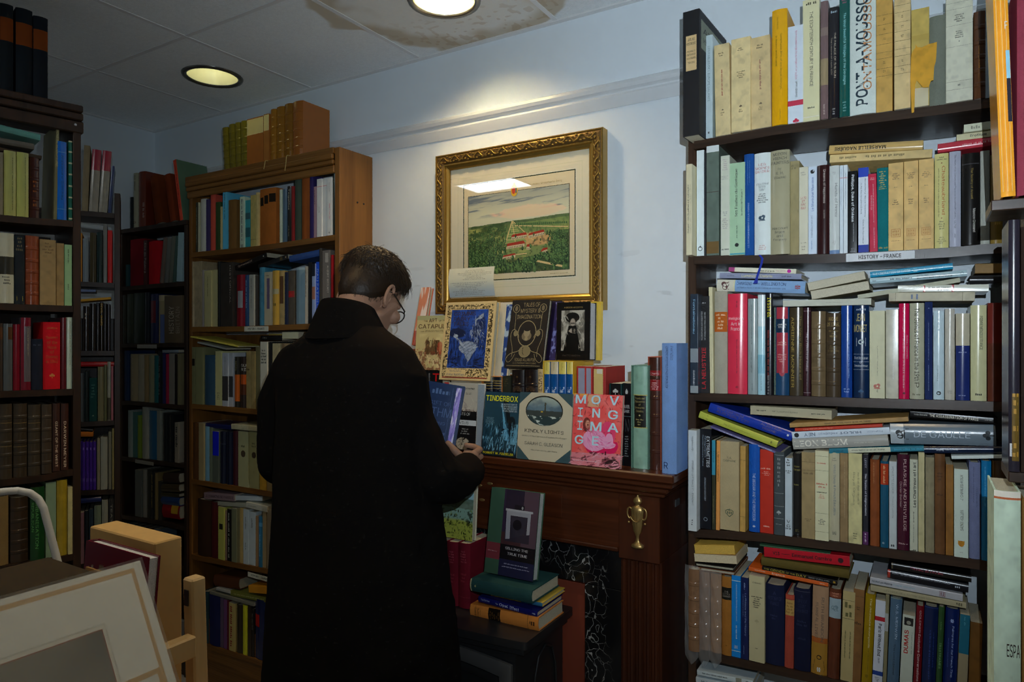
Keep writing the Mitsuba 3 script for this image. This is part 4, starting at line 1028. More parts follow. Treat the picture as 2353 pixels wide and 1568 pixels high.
pile(RP, P0, g5, PW5, [
    (1597, 1302, 1688, 1315.5, 8, '55301c', 'h', 'brown hardcover, lowest of left pile, pages outward', 'p:1', 'D:.16'),
    (1597, 1293.8, 1686, 1306, 7, '1c1a18', 'h', 'dark hardcover in left pile, pages outward', 'p:1', 'D:.16'),
    (1596, 1272.5, 1694, 1279, 18.5, 'b3a688', 'p', 'cream paperback in left pile, page edges outward', 'p:2', 'D:.13'),
    (1597, 1252, 1690, 1254.5, 21, 'b4913f', 'p', 'yellowed paperback on top of left pile, page edges outward', 'p:2', 'D:.13'),
    (1720, 1302.5, 1903, 1340, 9.5, 'b04c14', 'p', 'orange paperback with white lettering', 'd:.08:.22:0:.36:d0a890:european', 'd:.3:.47:0:.6:d8b8a0:france', 'v:.9:.96:0:.3:d0a890'),
    (1751, 1301, 1924, 1335.5, 9.5, '0e0d0c', 'g', 'black paperback with gold capitals', 'd:.02:.1:0:.4:8a7a30:THE', 'd:.115:.31:0:.66:8a7a30:ORDER', 'd:.325:.45:0:.4:8a7a30:OF THE', 'd:.465:.6:0:.66:8a7a30:DAY', 'd:.63:.9:0:.36:77777a:ERIC VUILLARD', 'e:.96:.5:8a6a1c:square'),
    (1749, 1280.5, 1951, 1312, 19.5, '4d421c', 'c', 'olive gold cloth hardcover', 'k:.004'),
    (1756, 1257, 1953, 1280, 23, '9c1220', 'g', 'bright red paperback with black lettering', 'd:.11:.19:.0:.34:1a0c0e:V13', 'd:.215:.315:.0:.04:1a0c0e:-', 'd:.34:.8:.0:.36:1a0c0e:Emmanuel Carr\u00e8re', 'e:.9:.5:2c1014:disc'),
    (1746, 1251, 1908, 1272, 4.5, '2c4c34', 'p', 'thin green pamphlet on top', 'k:.01'),
    (2000, 1344.5, 2220, 1386, 14, '8c8468', 'p', 'cream paperback under grey one', 'd:.15:.7:0:.3:6a644c:LETTRES DE L AUTRE AMI (1879)', 'w:.9:.96:0:.5:55503c'),
    (1999, 1325.5, 2212, 1367, 16.5, '96969a', 'g', 'silver-grey paperback with light blue script', 'd:.02:.25:.0:.34:3a4048:Nicholas Hulme', 'd:.26:.5:.0:.4:7a909c:Cooper and after', 'e:.79:.7:5a2c34:device'),
    (2039, 1308, 2225, 1344, 20, '0a0d14', 'h', 'black-navy hardcover with white capitals', 'b:0:.035:8c2c20', 'd:.06:.78:.2:.24:8a9098:BURKE - REFLECTIONS ON THE REVOLUTION IN FRANCE', 'v:.84:.9:0:.3:8a9098'),
    (2048, 1293, 2232, 1325, 15, '0c0d0e', 'h', 'black hardcover with dull pink lettering', 'f:1', 'd:.24:.66:-.1:.4:7c2c3c:THE DAY OF THE FALL', 'b:0:.02:4c4434'),
], group=RG)
pile(RP, P0, g5 * 1.1, 'lying on lowest shelf of tall bookcase', [
    (1602, 1540, 1731, 1566, 12, 'a2acae', 'p', 'upper white paperback', 'v:.1:.55:.1:.26:3a4246', 'e:.9:.6:2a2e30:imp', 'b:.7:.8:77776a'),
    (1600, 1556.5, 1732, 1583, 22, '9ca4a8', 'p', 'lower white paperback', 'v:.1:.4:.2:.16:4a5256'),
    (1600, 1580, 1735, 1607, 30, '8a8a80', 'h', 'grey hardcover at the bottom'),
], group=RG)

# clear bags round the three leather volumes of the fifth shelf
for i, (a, b, yt, yb) in enumerate(((66, 205, 340, 1372), (203, 320, 385, 1405), (316, 444, 410, 1412))):
    sA, zt = RP.hit(1560 + a / 4.505, 1220 + yt / 4.505, -.006)
    sB, _ = RP.hit(1560 + b / 4.505, 1220 + yt / 4.505, -.006)
    _, zbm = RP.hit(1560 + (a + b) / 2 / 4.505, 1220 + yb / 4.505, -.006)
    u = np.linspace(0, 1, 15)
    V, F = [], []
    zs = np.linspace(0, 1, 26)
    for j, t_ in enumerate(zs):
        for k_, uu in enumerate(u):
            taper = 1 if t_ > .07 else .12 + .88 * (t_ / .07)
            x = (sA + sB) / 2 + (uu - .5) * (sB - sA) * taper
            wob = .0016 * math.sin(21 * t_ + 9 * uu + i) + .0012 * math.sin(47 * t_ * uu + 3 * i)
            V.append([x, -.010 - .004 * math.sin(math.pi * uu) + wob, zbm + (zt - zbm) * t_])
    for j in range(25):
        for k_ in range(14):
            q = j * 15 + k_
            F += [[q, q + 1, q + 16], [q, q + 16, q + 15]]
    nm = [k for k in labels if labels[k].get('label', '').startswith(('brown leather volume in clear bag', 'k:-.02', 'D:.04', 'taupe leather volume', 'tan leather volume'))][i]
    put(nm + '__clear_bag', RP.world((np.array(V), np.array(F))), 'clear_film', smooth=True)
    labels[nm + '__clear_bag'] = {'label': 'clear plastic bag with pointed foot'}

# the blue ribbon hanging from the white crested hardcover of the second shelf
nm = [k for k in labels if 'black crest' in labels[k].get('label', '')][0]
pth = [(1745, 586, -.004), (1752, 594, -.010), (1750, 606, -.012), (1744, 624, -.012), (1739, 640, -.012), (1736, 652, -.013)]
V, F = [], []
for i, (a, b, o) in enumerate(pth):
    s, z = RP.hit(a, b, o)
    hw = .003 if i < 5 else .006
    V += [[s - hw, o, z], [s + hw, o - .001, z], [s + hw, o - .0018, z], [s - hw, o - .0008, z]]
for i in range(len(pth) - 1):
    for j in range(4):
        a, b = 4 * i + j, 4 * i + (j + 1) % 4
        F += [[a, b, b + 4], [a, b + 4, a + 4]]
put(nm + '__ribbon', RP.world((np.array(V), np.array(F))), 'ink', alb('1a2c8c', 1.3))
labels[nm + '__ribbon'] = {'label': 'blue ribbon bookmark hanging below the shelf'}
row.start = 0
# ---------------------------------------------------------------- amber bookcase by the back wall
WP = Plane((0, 1.904), 0)
WL, WR = -2.898, -1.937
K1, L1, M1 = (400, 320, 4.1275), (400, 680, 3.7325), (420, 1080, 3.2125)


def kp(c, *pts):
    return [(c[0] + x / c[2], c[1] + y / c[2]) for x, y in pts]


WS = [kp(K1, (240, 1068), (800, 1012), (1530, 905)), kp(L1, (140, 268), (600, 262), (1150, 240)), kp(L1, (130, 926), (410, 948), (740, 978)), kp(M1, (75, 70), (610, 155)), kp(M1, (100, 633), (360, 682), (620, 732)), kp(M1, (180, 1290), (440, 1365), (600, 1420))]
WZ = [zprof(WP, q) for q in WS]
WP.lim = (WL + .0225, WR - .0268)
t = tag('amber_bookcase', 'amber pine bookcase against the back wall, left of the framed print', 'bookcase')
ztop = ZC + .752
put(part(t, 'side_panel'), pbox(WP, WL, WL + .022, .004, .184, .0, ztop - .03), 'wood_amber_v')
put(part(t, 'side_panel'), pbox(WP, WR - .026, WR, .0, .184, .0, ztop - .001), 'wood_amber_v')
put(part(t, 'top_board'), pbox(WP, WL - .012, WR - .0265, -.008, .184, ztop - .024, ztop), 'wood_amber_h')
for a, b, c, d in ((-.014, .0, -.046, -.002), (-.010, .004, -.066, -.047), (-.004, .010, -.098, -.067)):
    put(part(t, 'cornice_moulding'), pbox(WP, WL - .006, WR - .027, a, b, ztop + c, ztop + d - (.022 if c == -.046 else 0), .004), 'wood_amber_h')
for z in WZ:
    put(part(t, 'shelf'), board(WP, WL + .0225, WR - .0265, z, .0, .18, .022), 'wood_amber_h')
put(part(t, 'plinth'), pbox(WP, WL + .023, WR - .027, .01, .03, 0, .30), 'wood_amber_h')
put(part(t, 'back_strip'), pbox(WP, WL + .023, WR - .56, .170, .178, ztop - .62, ztop - .10), 'wood_amber_v')
put(part(t, 'back_panel'), pbox(WP, WL + .023, WR - .027, .1785, .185, .30, ZC + .03), 'wood_amber_v')
for y in (.28, .52):
    for zz in (-.2, -.48, -.8):
        put(part(t, 'nail_head'), xf(trimesh.creation.icosphere(1, .004), t=(WR, 1.904 + .184 * (.3 + y * .8), ztop + zz)), 'iron')
for a0, b0, a1, b1, tx_ in ((605, 262, 810, 300, 'HISTORY \u2013 FRANCE'),):
    s0, z0 = WP.hit(400 + a0 / 3.7325, 680 + 262 / 3.7325, 0)
    s1, z1 = WP.hit(400 + a1 / 3.7325, 680 + 258 / 3.7325, 0)
    lb = part(t, 'shelf_label')
    put(lb, WP.world(bx(s0, s1, -.0016, -.0004, z0 - .0225, z0 - .001)), 'bk_matte', alb('b8b8a8', 1.6))
    V, F = text(tx_, True)
    put(lb + '__lettering', WP.world((np.c_[s0 + (.15 + .7 * V[:, 0]) * (s1 - s0), np.full(len(V), -.0019), z0 - .016 + V[:, 1] * .009], F)), 'ink', (.03, .03, .03))
s0, z0 = WP.hit(420 + 482 / 3.2125, 1080 + 742 / 3.2125, 0)
lb = part(t, 'shelf_label')
put(lb, WP.world(bx(s0, s0 + .15, -.0016, -.0004, z0 - .026, z0 - .006)), 'bk_matte', alb('b8b8a8', 1.6))
V, F = text('HISTORY \u2013 FRANCE', True)
put(lb + '__lettering', WP.world((np.c_[s0 + .02 + .11 * V[:, 0], np.full(len(V), -.0019), z0 - .020 + V[:, 1] * .008], F)), 'ink', (.03, .03, .03))
# two loose strings over the cornice
for px_, py_, ln in ((612, 372, 18), (661, 360, 34)):
    a = onY(px_, py_, 1.888)
    p = [a + [.002, .03, .004], a + [0, .0, .006], a + [0, -.006, 0], a + [-.004, -.006, -ln * .0009], a + [-.009, -.006, -ln * .0017]]
    p = np.array([np.interp(np.linspace(0, 4, 15), range(5), [q[i] for q in p]) for i in range(3)]).T
    tag(put(num('string'), tube(p, .0016, 6), 'bk_matte', alb('b8a060', 1.2)), f"{'short' if ln < 20 else 'long'} pale string hanging over the amber bookcase's cornice", 'string')

WGp = 'books in the amber bookcase'
NT = (0, 0, 2.6133)
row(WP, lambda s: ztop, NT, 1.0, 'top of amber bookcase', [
    (1338, 1372, 765, '6f6414', 'l', 'olive leather volume', 'o:-12', 'k:.02'),
    (1374, 1408, 745, '6c6214', 'l', 'olive leather volume', 'o:-8', 'k:.02'),
    (1410, 1440, 735, '70661a', 'l', 'olive leather volume', 'o:-6', 'k:.02'),
    (1442, 1480, 725, '746a18', 'l', 'olive leather volume', 'o:-4', 'k:.02'),
    (1482, 1580, 706, 'a86428', 'p', 'broad tan volume with pale yellow upper half', 'b:712:806:e8d48e', 'k:.01'),  # pale band is the downlight's pool of light, painted into the spine colour
    (1582, 1614, 685, 'a86a2c', 'p', 'narrow tan volume with pale yellow upper half', 'b:690:785:e8d48e', 'k:.01'),  # the same pool of lamp light, continued as a painted band
    (1618, 1652, 655, 'a06a18', 'l', 'gilt brown leather volume', 'k:.012'),
    (1654, 1700, 640, '946214', 'l', 'gilt brown leather volume', 'k:.012'),
    (1702, 1750, 622, '8a5a12', 'l', 'dark gilt brown leather volume', 'k:.01'),
    (1752, 1812, 607, 'a05e20', 'l', 'large tan leather volume, its cover in view', 'k:.005'),
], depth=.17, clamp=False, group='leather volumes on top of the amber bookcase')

row(WP, WZ[0], K1, 2.0, 'first shelf of amber bookcase', [
    (206, 222, 600, '2c2c22', 'p', 'thin dark pamphlet', 'v:650:1000:0:.3:77775a'),
    (226, 240, 600, '8e8e78', 'p', 'thin grey pamphlet'),
    (242, 298, 566, '94948a', 'h', 'grey-white hardcover'),
    (302, 332, 570, '2a2448', 'p', 'indigo paperback'),
    (336, 384, 524, '9c3e30', 'c', 'coral red cloth book'),
    (386, 434, 596, '26381e', 'c', 'dark green cloth book'),
    (438, 458, 640, '9e8e64', 'p', 'thin cream paperback'),
    (460, 499, 502, '4c9cb8', 'p', 'sky blue paperback', 'v:520:760:0:.3:2c5a6c'),
    (504, 580, 574, '5a4020', 'c', 'brown cloth book', 'n:1'),
    (622, 667, 546, '9aa894', 'p', 'pale green-white paperback', 'v:570:960:.0:.3:4a4a52', 'e:1015:.5:3c3c3a:device'),
    (670, 720, 580, '27787e', 'g', 'teal paperback with dark blotches', 'b:700:760:20484e', 'b:840:930:1a4a50'),
    (724, 774, 530, '94864e', 'p', 'olive cream paperback', 'n:2', 'b:950:954:5a5030'),
    (776, 800, 505, 'b09c64', 'p', 'thin buff paperback', 'n:2'),
    (804, 956, 466, '824a1c', 'c', 'broad brown cloth book with three black labels', 'b:545:625:17110a:-.48:-.22', 'b:532:612:17110a:-.16:.08', 'b:520:600:17110a:.14:.48'),
    (1000, 1020, 476, 'a8b09a', 'p', 'thin pale green paperback'),
    (1024, 1064, 474, '3c5060', 'h', 'slate blue hardcover'),
    (1068, 1108, 446, '1c1813', 'h', 'black hardcover with white lettering', 'd:470:670:0:.4:8a8474:Togelius', 'v:820:920:0:.3:5a5446'),
    (1112, 1136, 446, '6c1a1a', 'p', 'thin dark red book'),
    (1138, 1196, 370, '2e3a32', 'c', 'tall dark green cloth book'),
    (1200, 1278, 360, '6e3a18', 'c', 'tall russet brown cloth book', 'n:1'),
    (1282, 1316, 342, '201a44', 'c', 'tall violet-navy cloth book'),
    (1320, 1348, 450, '8a6c70', 'p', 'dusty pink paperback', 'v:480:620:0:.3:5a4448'),
    (1352, 1402, 376, 'acaca8', 'p', 'white paperback, left of three', 'v:640:700:0:.1:77776f', 'b:448:452:a05a5a'),
    (1404, 1448, 370, 'b0b0ac', 'p', 'white paperback, middle of three', 'b:440:444:a05a5a'),
    (1450, 1496, 364, 'b4b4b0', 'p', 'white paperback with red lettering, right of three', 'd:610:760:.05:.2:a0485a:SALTYKOV', 'v:410:500:0:.1:6a6a70', 'e:885:.3:3a3a3a:device'),
    (1502, 1546, 326, '14201c', 'h', 'black-green hardcover at the right end', 'b:400:405:4a4a30'),
], depth=.16, group=WGp)

row(WP, WZ[1], K1, 2.2, 'second shelf of amber bookcase', [
    (112, 182, 1164, '7c7056', 'g', 'beige volume in clear wrapper, left of pair', 'n:2'),
    (186, 262, 1160, '7a6e54', 'g', 'beige volume in clear wrapper, right of pair', 'n:2'),
    (266, 282, 1240, '77706a', 'p', 'thin grey picture pamphlet'),
    (286, 350, 1246, '86805a', 'p', 'olive cream paperback, left of pair', 'v:1300:1500:0:.1:5a5638'),
    (354, 404, 1240, '88825c', 'p', 'olive cream paperback, right of pair'),
    (408, 436, 1160, '0e0f0e', 'h', 'thin black hardcover'),
    (440, 556, 1170, '2a2724', 'g', 'broad dark picture book with white spine lettering', 'n:2', 'd:1200:1560:.3:.12:77706a:HISTORICAL'),
    (582, 664, 1286, '6c0c18', 'h', 'dark red hardcover with white foot', 'b:1440:1600:7a7a7c:-.3:.3'),
    (666, 706, 1288, '1d3a5c', 'h', 'dark blue hardcover', 'v:1340:1600:0:.3:6a86a0'),
    (710, 756, 1286, '80827a', 'p', 'grey-white paperback', 'v:1320:1600:0:.2:55564f'),
    (760, 796, 1290, '2a2622', 'h', 'dark hardcover with grey marks', 'n:2'),
    (802, 850, 1216, '35687c', 'h', 'teal-blue hardcover', 'n:2'),
    (854, 920, 1260, '8c8672', 'p', 'cream paperback with violet panel', 'b:1320:1610:4a4058:-.1:.3', 'r:1270:1300:0:.6:5a5648:2'),
    (924, 984, 1246, '9c7a30', 'h', 'mustard hardcover with grey band', 'b:1420:1470:8a8264', 'e:1570:.3:2c2414:square'),
    (988, 1044, 1246, '8a7448', 'h', 'cream hardcover with brown painted panel', 'b:1300:1560:4a3018:-.3:.3', 'n:2'),
    (1048, 1072, 1262, '141c30', 'p', 'thin navy paperback'),
    (1076, 1140, 1246, '3c352a', 'g', 'dark book with red figures', 'b:1440:1500:7a1c18', 'n:2', 'e:1480:.5:8c1c1c:leaf'),
    (1146, 1230, 1216, '5c7078', 'h', 'pale slate blue hardcover', 'b:1216:1240:7a8a90'),
    (1240, 1262, 1206, '8a8478', 'p', 'thin grey-white paperback', 'v:1240:1500:0:.4:4a4844'),
    (1266, 1302, 1168, '0c0d10', 'h', 'black hardcover'),
    (1306, 1336, 1180, '6c7a98', 'p', 'pale blue and brown picture paperback', 'b:1180:1300:0e1420', 'b:1400:1520:7a5244'),
    (1340, 1372, 1164, '0f3c9c', 'h', 'bright royal blue hardcover with white capitals', 'd:1230:1600:.1:.5:8aa0cc:DAU FATEH U'),
    (1376, 1400, 1034, '302c28', 'g', 'tall dark grey picture book', 'n:2'),
    (1404, 1478, 1054, '544e48', 'g', 'tall taupe picture book with white capitals', 'd:1200:1460:.25:.2:a09a90:ALBERT SECURIT', 'b:1080:1170:7c766e:-.1:.3'),
    (1482, 1506, 1098, '7a0f14', 'h', 'dark red hardcover at right'),
    (1510, 1548, 1098, '2a1710', 'h', 'dark brown hardcover at the right end'),
], depth=.15, group=WGp)
KPW = 'lying aslant on second shelf of amber bookcase'
pile(WP, K1, 2.2, KPW, [
    (582, 1196, 882, 1072, 48, '100e0d', 'g', 'black paperback with pale script', 'd:.1:.55:0:.5:7a6a60:(ymosel)f', 'e:.9:.3:b8b8ac:disc', 'k:.004'),
    (800, 1186, 1082, 1088, 46, '121110', 'g', 'black paperback with gold emblem', 'e:.78:.7:6a5a30:device', 'e:.93:.3:a08a68:disc', 'k:.012'),
    (1092, 1104, 1376, 1044, 62, '1f3766', 'h', 'large dark blue hardcover', 'k:.004'),
], depth=.13, group=WGp)

row(WP, WZ[2], L1, 2.8, 'third shelf of amber bookcase', [
    (126, 180, 440, '525338', 'p', 'grey-olive volume with black label', 'b:540:600:0a0a08:-.5:.4'),
    (184, 248, 444, '54553a', 'p', 'plain grey-olive volume'),
    (254, 346, 510, '1e3444', 'c', 'dark blue cloth book'),
    (352, 408, 476, '8a875e', 'p', 'cream paperback', 'r:830:890:0:.5:5a583c:4'),
    (412, 462, 490, '7c8084', 'g', 'white and grey photo paperback, left of pair', 'b:690:900:2a2a2a', 'v:520:680:0:.1:55585a'),
    (464, 504, 494, '7c8084', 'g', 'white and grey photo paperback, right of pair', 'b:690:870:26282a'),
    (510, 556, 524, '1b1a14', 'h', 'black hardcover with orange band', 'b:676:906:a04a12', 'v:560:660:0:.4:4a4a30'),
    (560, 614, 526, '201814', 'h', 'dark hardcover with orange patch and white letters', 'b:676:760:84380e', 't:585:645:.1:.7:8a8a84:GU|RI', 'b:760:850:3a1c0c'),
    (618, 656, 476, '6a5c3a', 'p', 'tan volume, left of pair', 'r:620:640:0:.5:332c1a:1', 'n:2'),
    (658, 694, 478, '675a38', 'p', 'tan volume, right of pair', 'n:2'),
    (698, 734, 440, '4c4830', 'p', 'olive paperback'),
    (738, 798, 394, '8a887c', 'p', 'white paperback with black lettering', 'r:460:580:0:.8:2c2c28:5'),
    (802, 836, 396, '0f0f0e', 'g', 'black paperback'),
    (842, 905, 408, '7c7458', 'p', 'cream paperback half hidden by the man', 'n:2'),
    (909, 980, 410, '5a4a34', 'h', 'brown hardcover behind the man'),
], depth=.15, group=WGp)
KP3 = 'lying on third shelf of amber bookcase'
pile(WP, L1, 2.8, KP3, [
    (200, 392, 445, 448, 16, '6a6c66', 'p', 'grey-white pamphlet below the yellow one', 'k:.002'),
    (134, 344, 545, 430, 12, '98903c', 'p', 'yellow pamphlet slanting over the row', 'k:-.004', 'n:2'),
    (742, 340, 924, 346, 40, '0c0c0b', 'g', 'black paperback with grey letters', 'd:.1:.3:0:.4:55554a:(8)', 'k:.02'),
    (812, 324, 924, 324, 16, '6a5c2c', 'p', 'thin ochre pamphlet', 'k:.02'),
    (928, 310, 1066, 310, 60, '86846c', 'p', 'cream picture book standing in the gap', 'k:.01'),
], depth=.13, group=WGp)

row(WP, WZ[3], L1, 2.9, 'fourth shelf of amber bookcase', [
    (150, 204, 1090, '3c2410', 'c', 'dark russet cloth book'),
    (210, 254, 1092, '6c6044', 'p', 'beige paperback'),
    (258, 298, 1122, '4e7080', 'h', 'pale blue hardcover'),
    (302, 326, 1130, '4a5244', 'p', 'thin grey-green paperback'),
    (330, 382, 1164, '3c423a', 'g', 'book with bright blue upper half', 'b:1164:1372:0a1690'),
    (386, 436, 1168, '090d1e', 'h', 'dark navy hardcover, left of pair', 'b:1270:1274:2a3040'),
    (440, 492, 1170, '080c1c', 'h', 'dark navy hardcover, right of pair'),
    (496, 544, 1160, '2c0c12', 'h', 'dark maroon hardcover'),
    (548, 638, 1166, '6e6e50', 'p', 'broad grey-cream volume with brown seal', 'e:1356:.42:2c2418:disc', 'r:1280:1300:0:.4:44442f:1'),
    (642, 728, 1166, '70704f', 'p', 'broad grey-cream volume with brown seal', 'e:1368:.42:2c2418:disc', 'r:1260:1300:0:.6:44442f:2'),
    (732, 790, 1166, '80621e', 'p', 'ochre paperback with black speckles', 'v:1200:1500:-.2:.2:332608', 'n:2'),
    (794, 870, 1160, '5c4c30', 'p', 'brown paperback behind the man'),
], depth=.15, group=WGp)
KP4 = 'lying on fourth shelf of amber bookcase'
pile(WP, L1, 2.9, KP4, [
    (252, 1090, 486, 1112, 40, '10153a', 'h', 'dark navy hardcover', 'k:.01'),
    (490, 1098, 756, 1124, 46, '7e7a62', 'p', 'cream pamphlet roll', 'k:-.004', 'n:2'),
], depth=.13, group=WGp)

row(WP, WZ[4], M1, 3.1, 'fifth shelf of amber bookcase', [
    (102, 198, 222, '20130a', 'c', 'very dark brown cloth book'),
    (202, 254, 240, '300d0e', 'c', 'dark maroon cloth book'),
    (260, 304, 275, '77793a', 'p', 'lime yellow paperback', 'e:420:.6:14160c:square'),
    (307, 324, 300, '5c4a40', 'p', 'thin mauve pamphlet'),
    (327, 354, 290, '0d0d0b', 'g', 'black paperback with white lettering', 'v:320:650:0:.4:6a6a62'),
    (358, 396, 286, '4a4c3a', 'p', 'grey-olive paperback, left of pair'),
    (398, 418, 284, '4e4a34', 'p', 'grey-olive paperback, right of pair'),
    (420, 442, 280, '7c6a40', 'p', 'tan paperback'),
    (445, 485, 292, '7c8486', 'p', 'white paperback, left of pair', 'v:350:450:0:.2:4a4e50', 'v:540:600:0:.2:4a4e50'),
    (489, 534, 310, '7e8688', 'p', 'white paperback, right of pair', 'v:360:440:0:.25:4a4e50'),
    (537, 552, 342, '6a5238', 'p', 'thin tan pamphlet'),
    (555, 584, 346, '1c4c6a', 'h', 'mid blue hardcover', 'b:390:420:3c6a84', 'v:480:640:0:.3:4a7890'),
    (587, 614, 302, '77694e', 'p', 'cream-pink paperback beside the man'),
    (620, 680, 300, '5a5040', 'p', 'buff paperback behind the man'),
], depth=.15, group=WGp)
KP5 = 'lying on fifth shelf of amber bookcase'
pile(WP, M1, 3.1, KP5, [
    (258, 234, 466, 250, 30, '6c6c60', 'p', 'grey-white paperback', 'k:.006'),
    (466, 236, 622, 272, 44, '7a7a70', 'p', 'white paperback', 'k:-.004', 'v:.1:.5:0:.1:55554c'),
    (158, 166, 382, 184, 50, '5c4c50', 'p', 'mauve-grey paperback with dark capitals', 'd:.05:.95:.0:.4:33242c:LE DOMAINE DE PARIS 2', 'k:.004'),
    (384, 190, 590, 196, 36, '7c8488', 'p', 'white paperback lying askew', 'k:.01'),
], depth=.13, group=WGp)

row(WP, WZ[5], M1, 3.4, 'lowest shelf of amber bookcase', [
    (146, 184, 900, '0c2028', 'h', 'dark teal hardcover'),
    (187, 272, 920, '090f30', 'c', 'broad dark navy cloth book'),
    (276, 298, 945, '3c3244', 'p', 'mauve-grey paperback'),
    (301, 324, 958, '4a2c4e', 'p', 'purple paperback'),
    (327, 336, 965, '3c0a18', 'p', 'thin maroon pamphlet'),
    (339, 386, 985, '786a40', 'p', 'cream paperback with red lettering', 'v:1010:1310:-.1:.34:5a2018'),
    (390, 434, 1000, '1f1a10', 'h', 'dark olive hardcover'),
    (437, 470, 1002, '868618', 'h', 'yellow-green hardcover'),
    (473, 500, 1010, '1a140e', 'h', 'very dark brown hardcover'),
    (503, 524, 1030, '100e0c', 'h', 'black hardcover', 'v:1060:1190:0:.3:4a463c'),
    (527, 612, 962, '0a1232', 'h', 'tall navy book with red label', 'b:1075:1166:7c0c0c:-.5:-.05'),
    (617, 634, 1015, '77705e', 'p', 'thin cream paperback beside the man', 'o:14'),
    (640, 720, 1000, '2a1c12', 'h', 'brown hardcover behind the man'),
], depth=.16, group=WGp)
KP6 = 'lying on lowest shelf of amber bookcase'
pile(WP, M1, 3.4, KP6, [
    (198, 893, 522, 985, 26, '4c4c44', 'p', 'grey pamphlet under the pile', 'k:.0'),
    (246, 868, 352, 896, 22, '6c6c68', 'p', 'white pamphlet', 'k:.004'),
    (352, 890, 640, 948, 40, '46481a', 'p', 'moss green paperback', 'v:.1:.9:0:.3:6a6a40'),
    (228, 780, 412, 810, 80, '361c0c', 'c', 'thick dark brown cloth book', 'k:.012'),
    (488, 852, 646, 866, 56, '8a5c12', 'p', 'ochre yellow paperback', 'k:-.002'),
], depth=.13, group=WGp)
# ---------------------------------------------------------------- the three dark bookcases on the left, the near one on the right
O1, O2, O3, O7 = (0, 0, 2.6133), (0, 500, 3.136), (0, 950, 2.5375), (250, 340, 7.125)


def carcass(key, label, plane, s0, s1, zs, dp, mat, th=.02, top=None, side_to=None, hide_left=False):
    t = tag(key, label, 'bookcase')
    plane.lim = (s0 + .0228, s1 - .0228)
    zt = side_to if side_to is not None else zs[0](s1)
    put(part(t, 'side_panel'), pbox(plane, s1 - .022, s1, .0, dp, .0, zt), mat)
    put(part(t, 'side_panel'), pbox(plane, s0, s0 + .022, .0, dp, .0, zt), mat)
    for i, z in enumerate(zs):
        a, b = (s0 + .0225, s1 - .0225)
        if i == 0 and top:
            a, b, z0 = s0, s1, z
            put(part(t, 'top_board'), board(plane, a, b, lambda s, z0=z0: z0(s) + .0, -.004, dp, th), mat)
            continue
        put(part(t, 'shelf'), board(plane, a, b, z, .0, dp - .004, th), mat)
    put(part(t, 'plinth'), pbox(plane, s0 + .023, s1 - .023, .01, .03, 0, .09), mat)
    return t


CP = Plane((0, 1.90), 0)
CZ = [zprof(CP, kp(O7, (360, 1312), (760, 1262), (1180, 1180))), zprof(CP, kp(O2, (940, 494), (1310, 462))), zprof(CP, kp(O2, (860, 910), (1310, 905))), zprof(CP, kp(O2, (850, 1325), (930, 1322), (1290, 1352))),
      zprof(CP, kp(O3, (740, 256), (1040, 291))), zprof(CP, kp(O3, (690, 590), (920, 625))), zprof(CP, kp(O3, (690, 800), (920, 850)))]
CZ[0] = (lambda f: (lambda s: f(-3.1)))(CZ[0])
t = carcass('corner_bookcase', 'black-stained bookcase filling the corner, left of the amber bookcase', CP, -3.462, -2.902, CZ, .185, 'wood_black', top=True, side_to=CZ[0](0) - .021)
put(part(t, 'back_panel'), pbox(CP, -3.462, -2.902, .1855, .1895, .0, CZ[0](0) - .03), 'wood_black')
s0, z0 = CP.hit(990 / 3.136, 500 + 914 / 3.136, 0)
s1, _ = CP.hit(1130 / 3.136, 500 + 914 / 3.136, 0)
put(part(t, 'shelf_label'), CP.world(bx(s0, s1, -.0016, -.0004, z0 - .02, z0 - .001)), 'bk_matte', alb('6c6a62', 2.4))
s0, z0 = CP.hit(790 / 2.5375, 950 + 268 / 2.5375, 0)
s1, _ = CP.hit(896 / 2.5375, 950 + 268 / 2.5375, 0)
put(part(t, 'shelf_label'), CP.world(bx(s0, s1, -.0016, -.0004, z0 - .018, z0 - .001)), 'bk_matte', alb('6c6a62', 2.4))
CG = 'books in the corner bookcase'
row(CP, CZ[0], O7, 2.30, 'top of corner bookcase', [
    (350, 384, 806, '0c1416', 'p', 'thin black pamphlet'),
    (386, 466, 412, '6c6a58', 'h', 'grey-cream hardcover', 'v:450:700:0:.3:3c3a30', 'e:1220:.3:3a1410:square'),
    (470, 584, 388, '4a1a0c', 'h', 'dark russet hardcover with white script cover', 'v:900:1150:.3:.2:6a5a54'),
    (745, 862, 455, '4c200a', 'c', 'rust cloth book leaning left, left of pair', 'o:-95'),
    (985, 1080, 430, '521f0a', 'c', 'rust cloth book leaning left, right of pair', 'o:-100'),
    (1166, 1216, 178, '3c5040', 'g', 'leaning book with red spine and green cover', 'o:-118', 'b:150:1200:a8341c', 'v:260:1000:0:.3:6a1a0c'),
], depth=.16, group=CG, clamp=False)
row(CP, CZ[1], O2, 2.88, 'first shelf of corner bookcase', [
    (905, 925, 340, '0c2a30', 'p', 'thin teal pamphlet'),
    (930, 1030, 156, '4a0810', 'c', 'dark red cloth book'),
    (1033, 1060, 165, '2a0c0e', 'g', 'black-red book with white script', 'd:180:400:0:.5:6a5a58:Aire de Palabra'),
    (1063, 1140, 170, '7c0c14', 'c', 'broad bright red cloth book'),
    (1143, 1172, 150, '4c4038', 'h', 'taupe hardcover leaning', 'o:28'),
    (1174, 1204, 150, '444440', 'h', 'grey hardcover leaning', 'o:26'),
    (1206, 1234, 140, '3e4038', 'h', 'olive grey hardcover leaning', 'o:26'),
    (1236, 1262, 138, '23342e', 'h', 'dark green hardcover leaning', 'o:24'),
    (1270, 1308, 112, '5c7074', 'p', 'pale blue-grey paperback leaning', 'o:14'),
], depth=.14, group=CG)
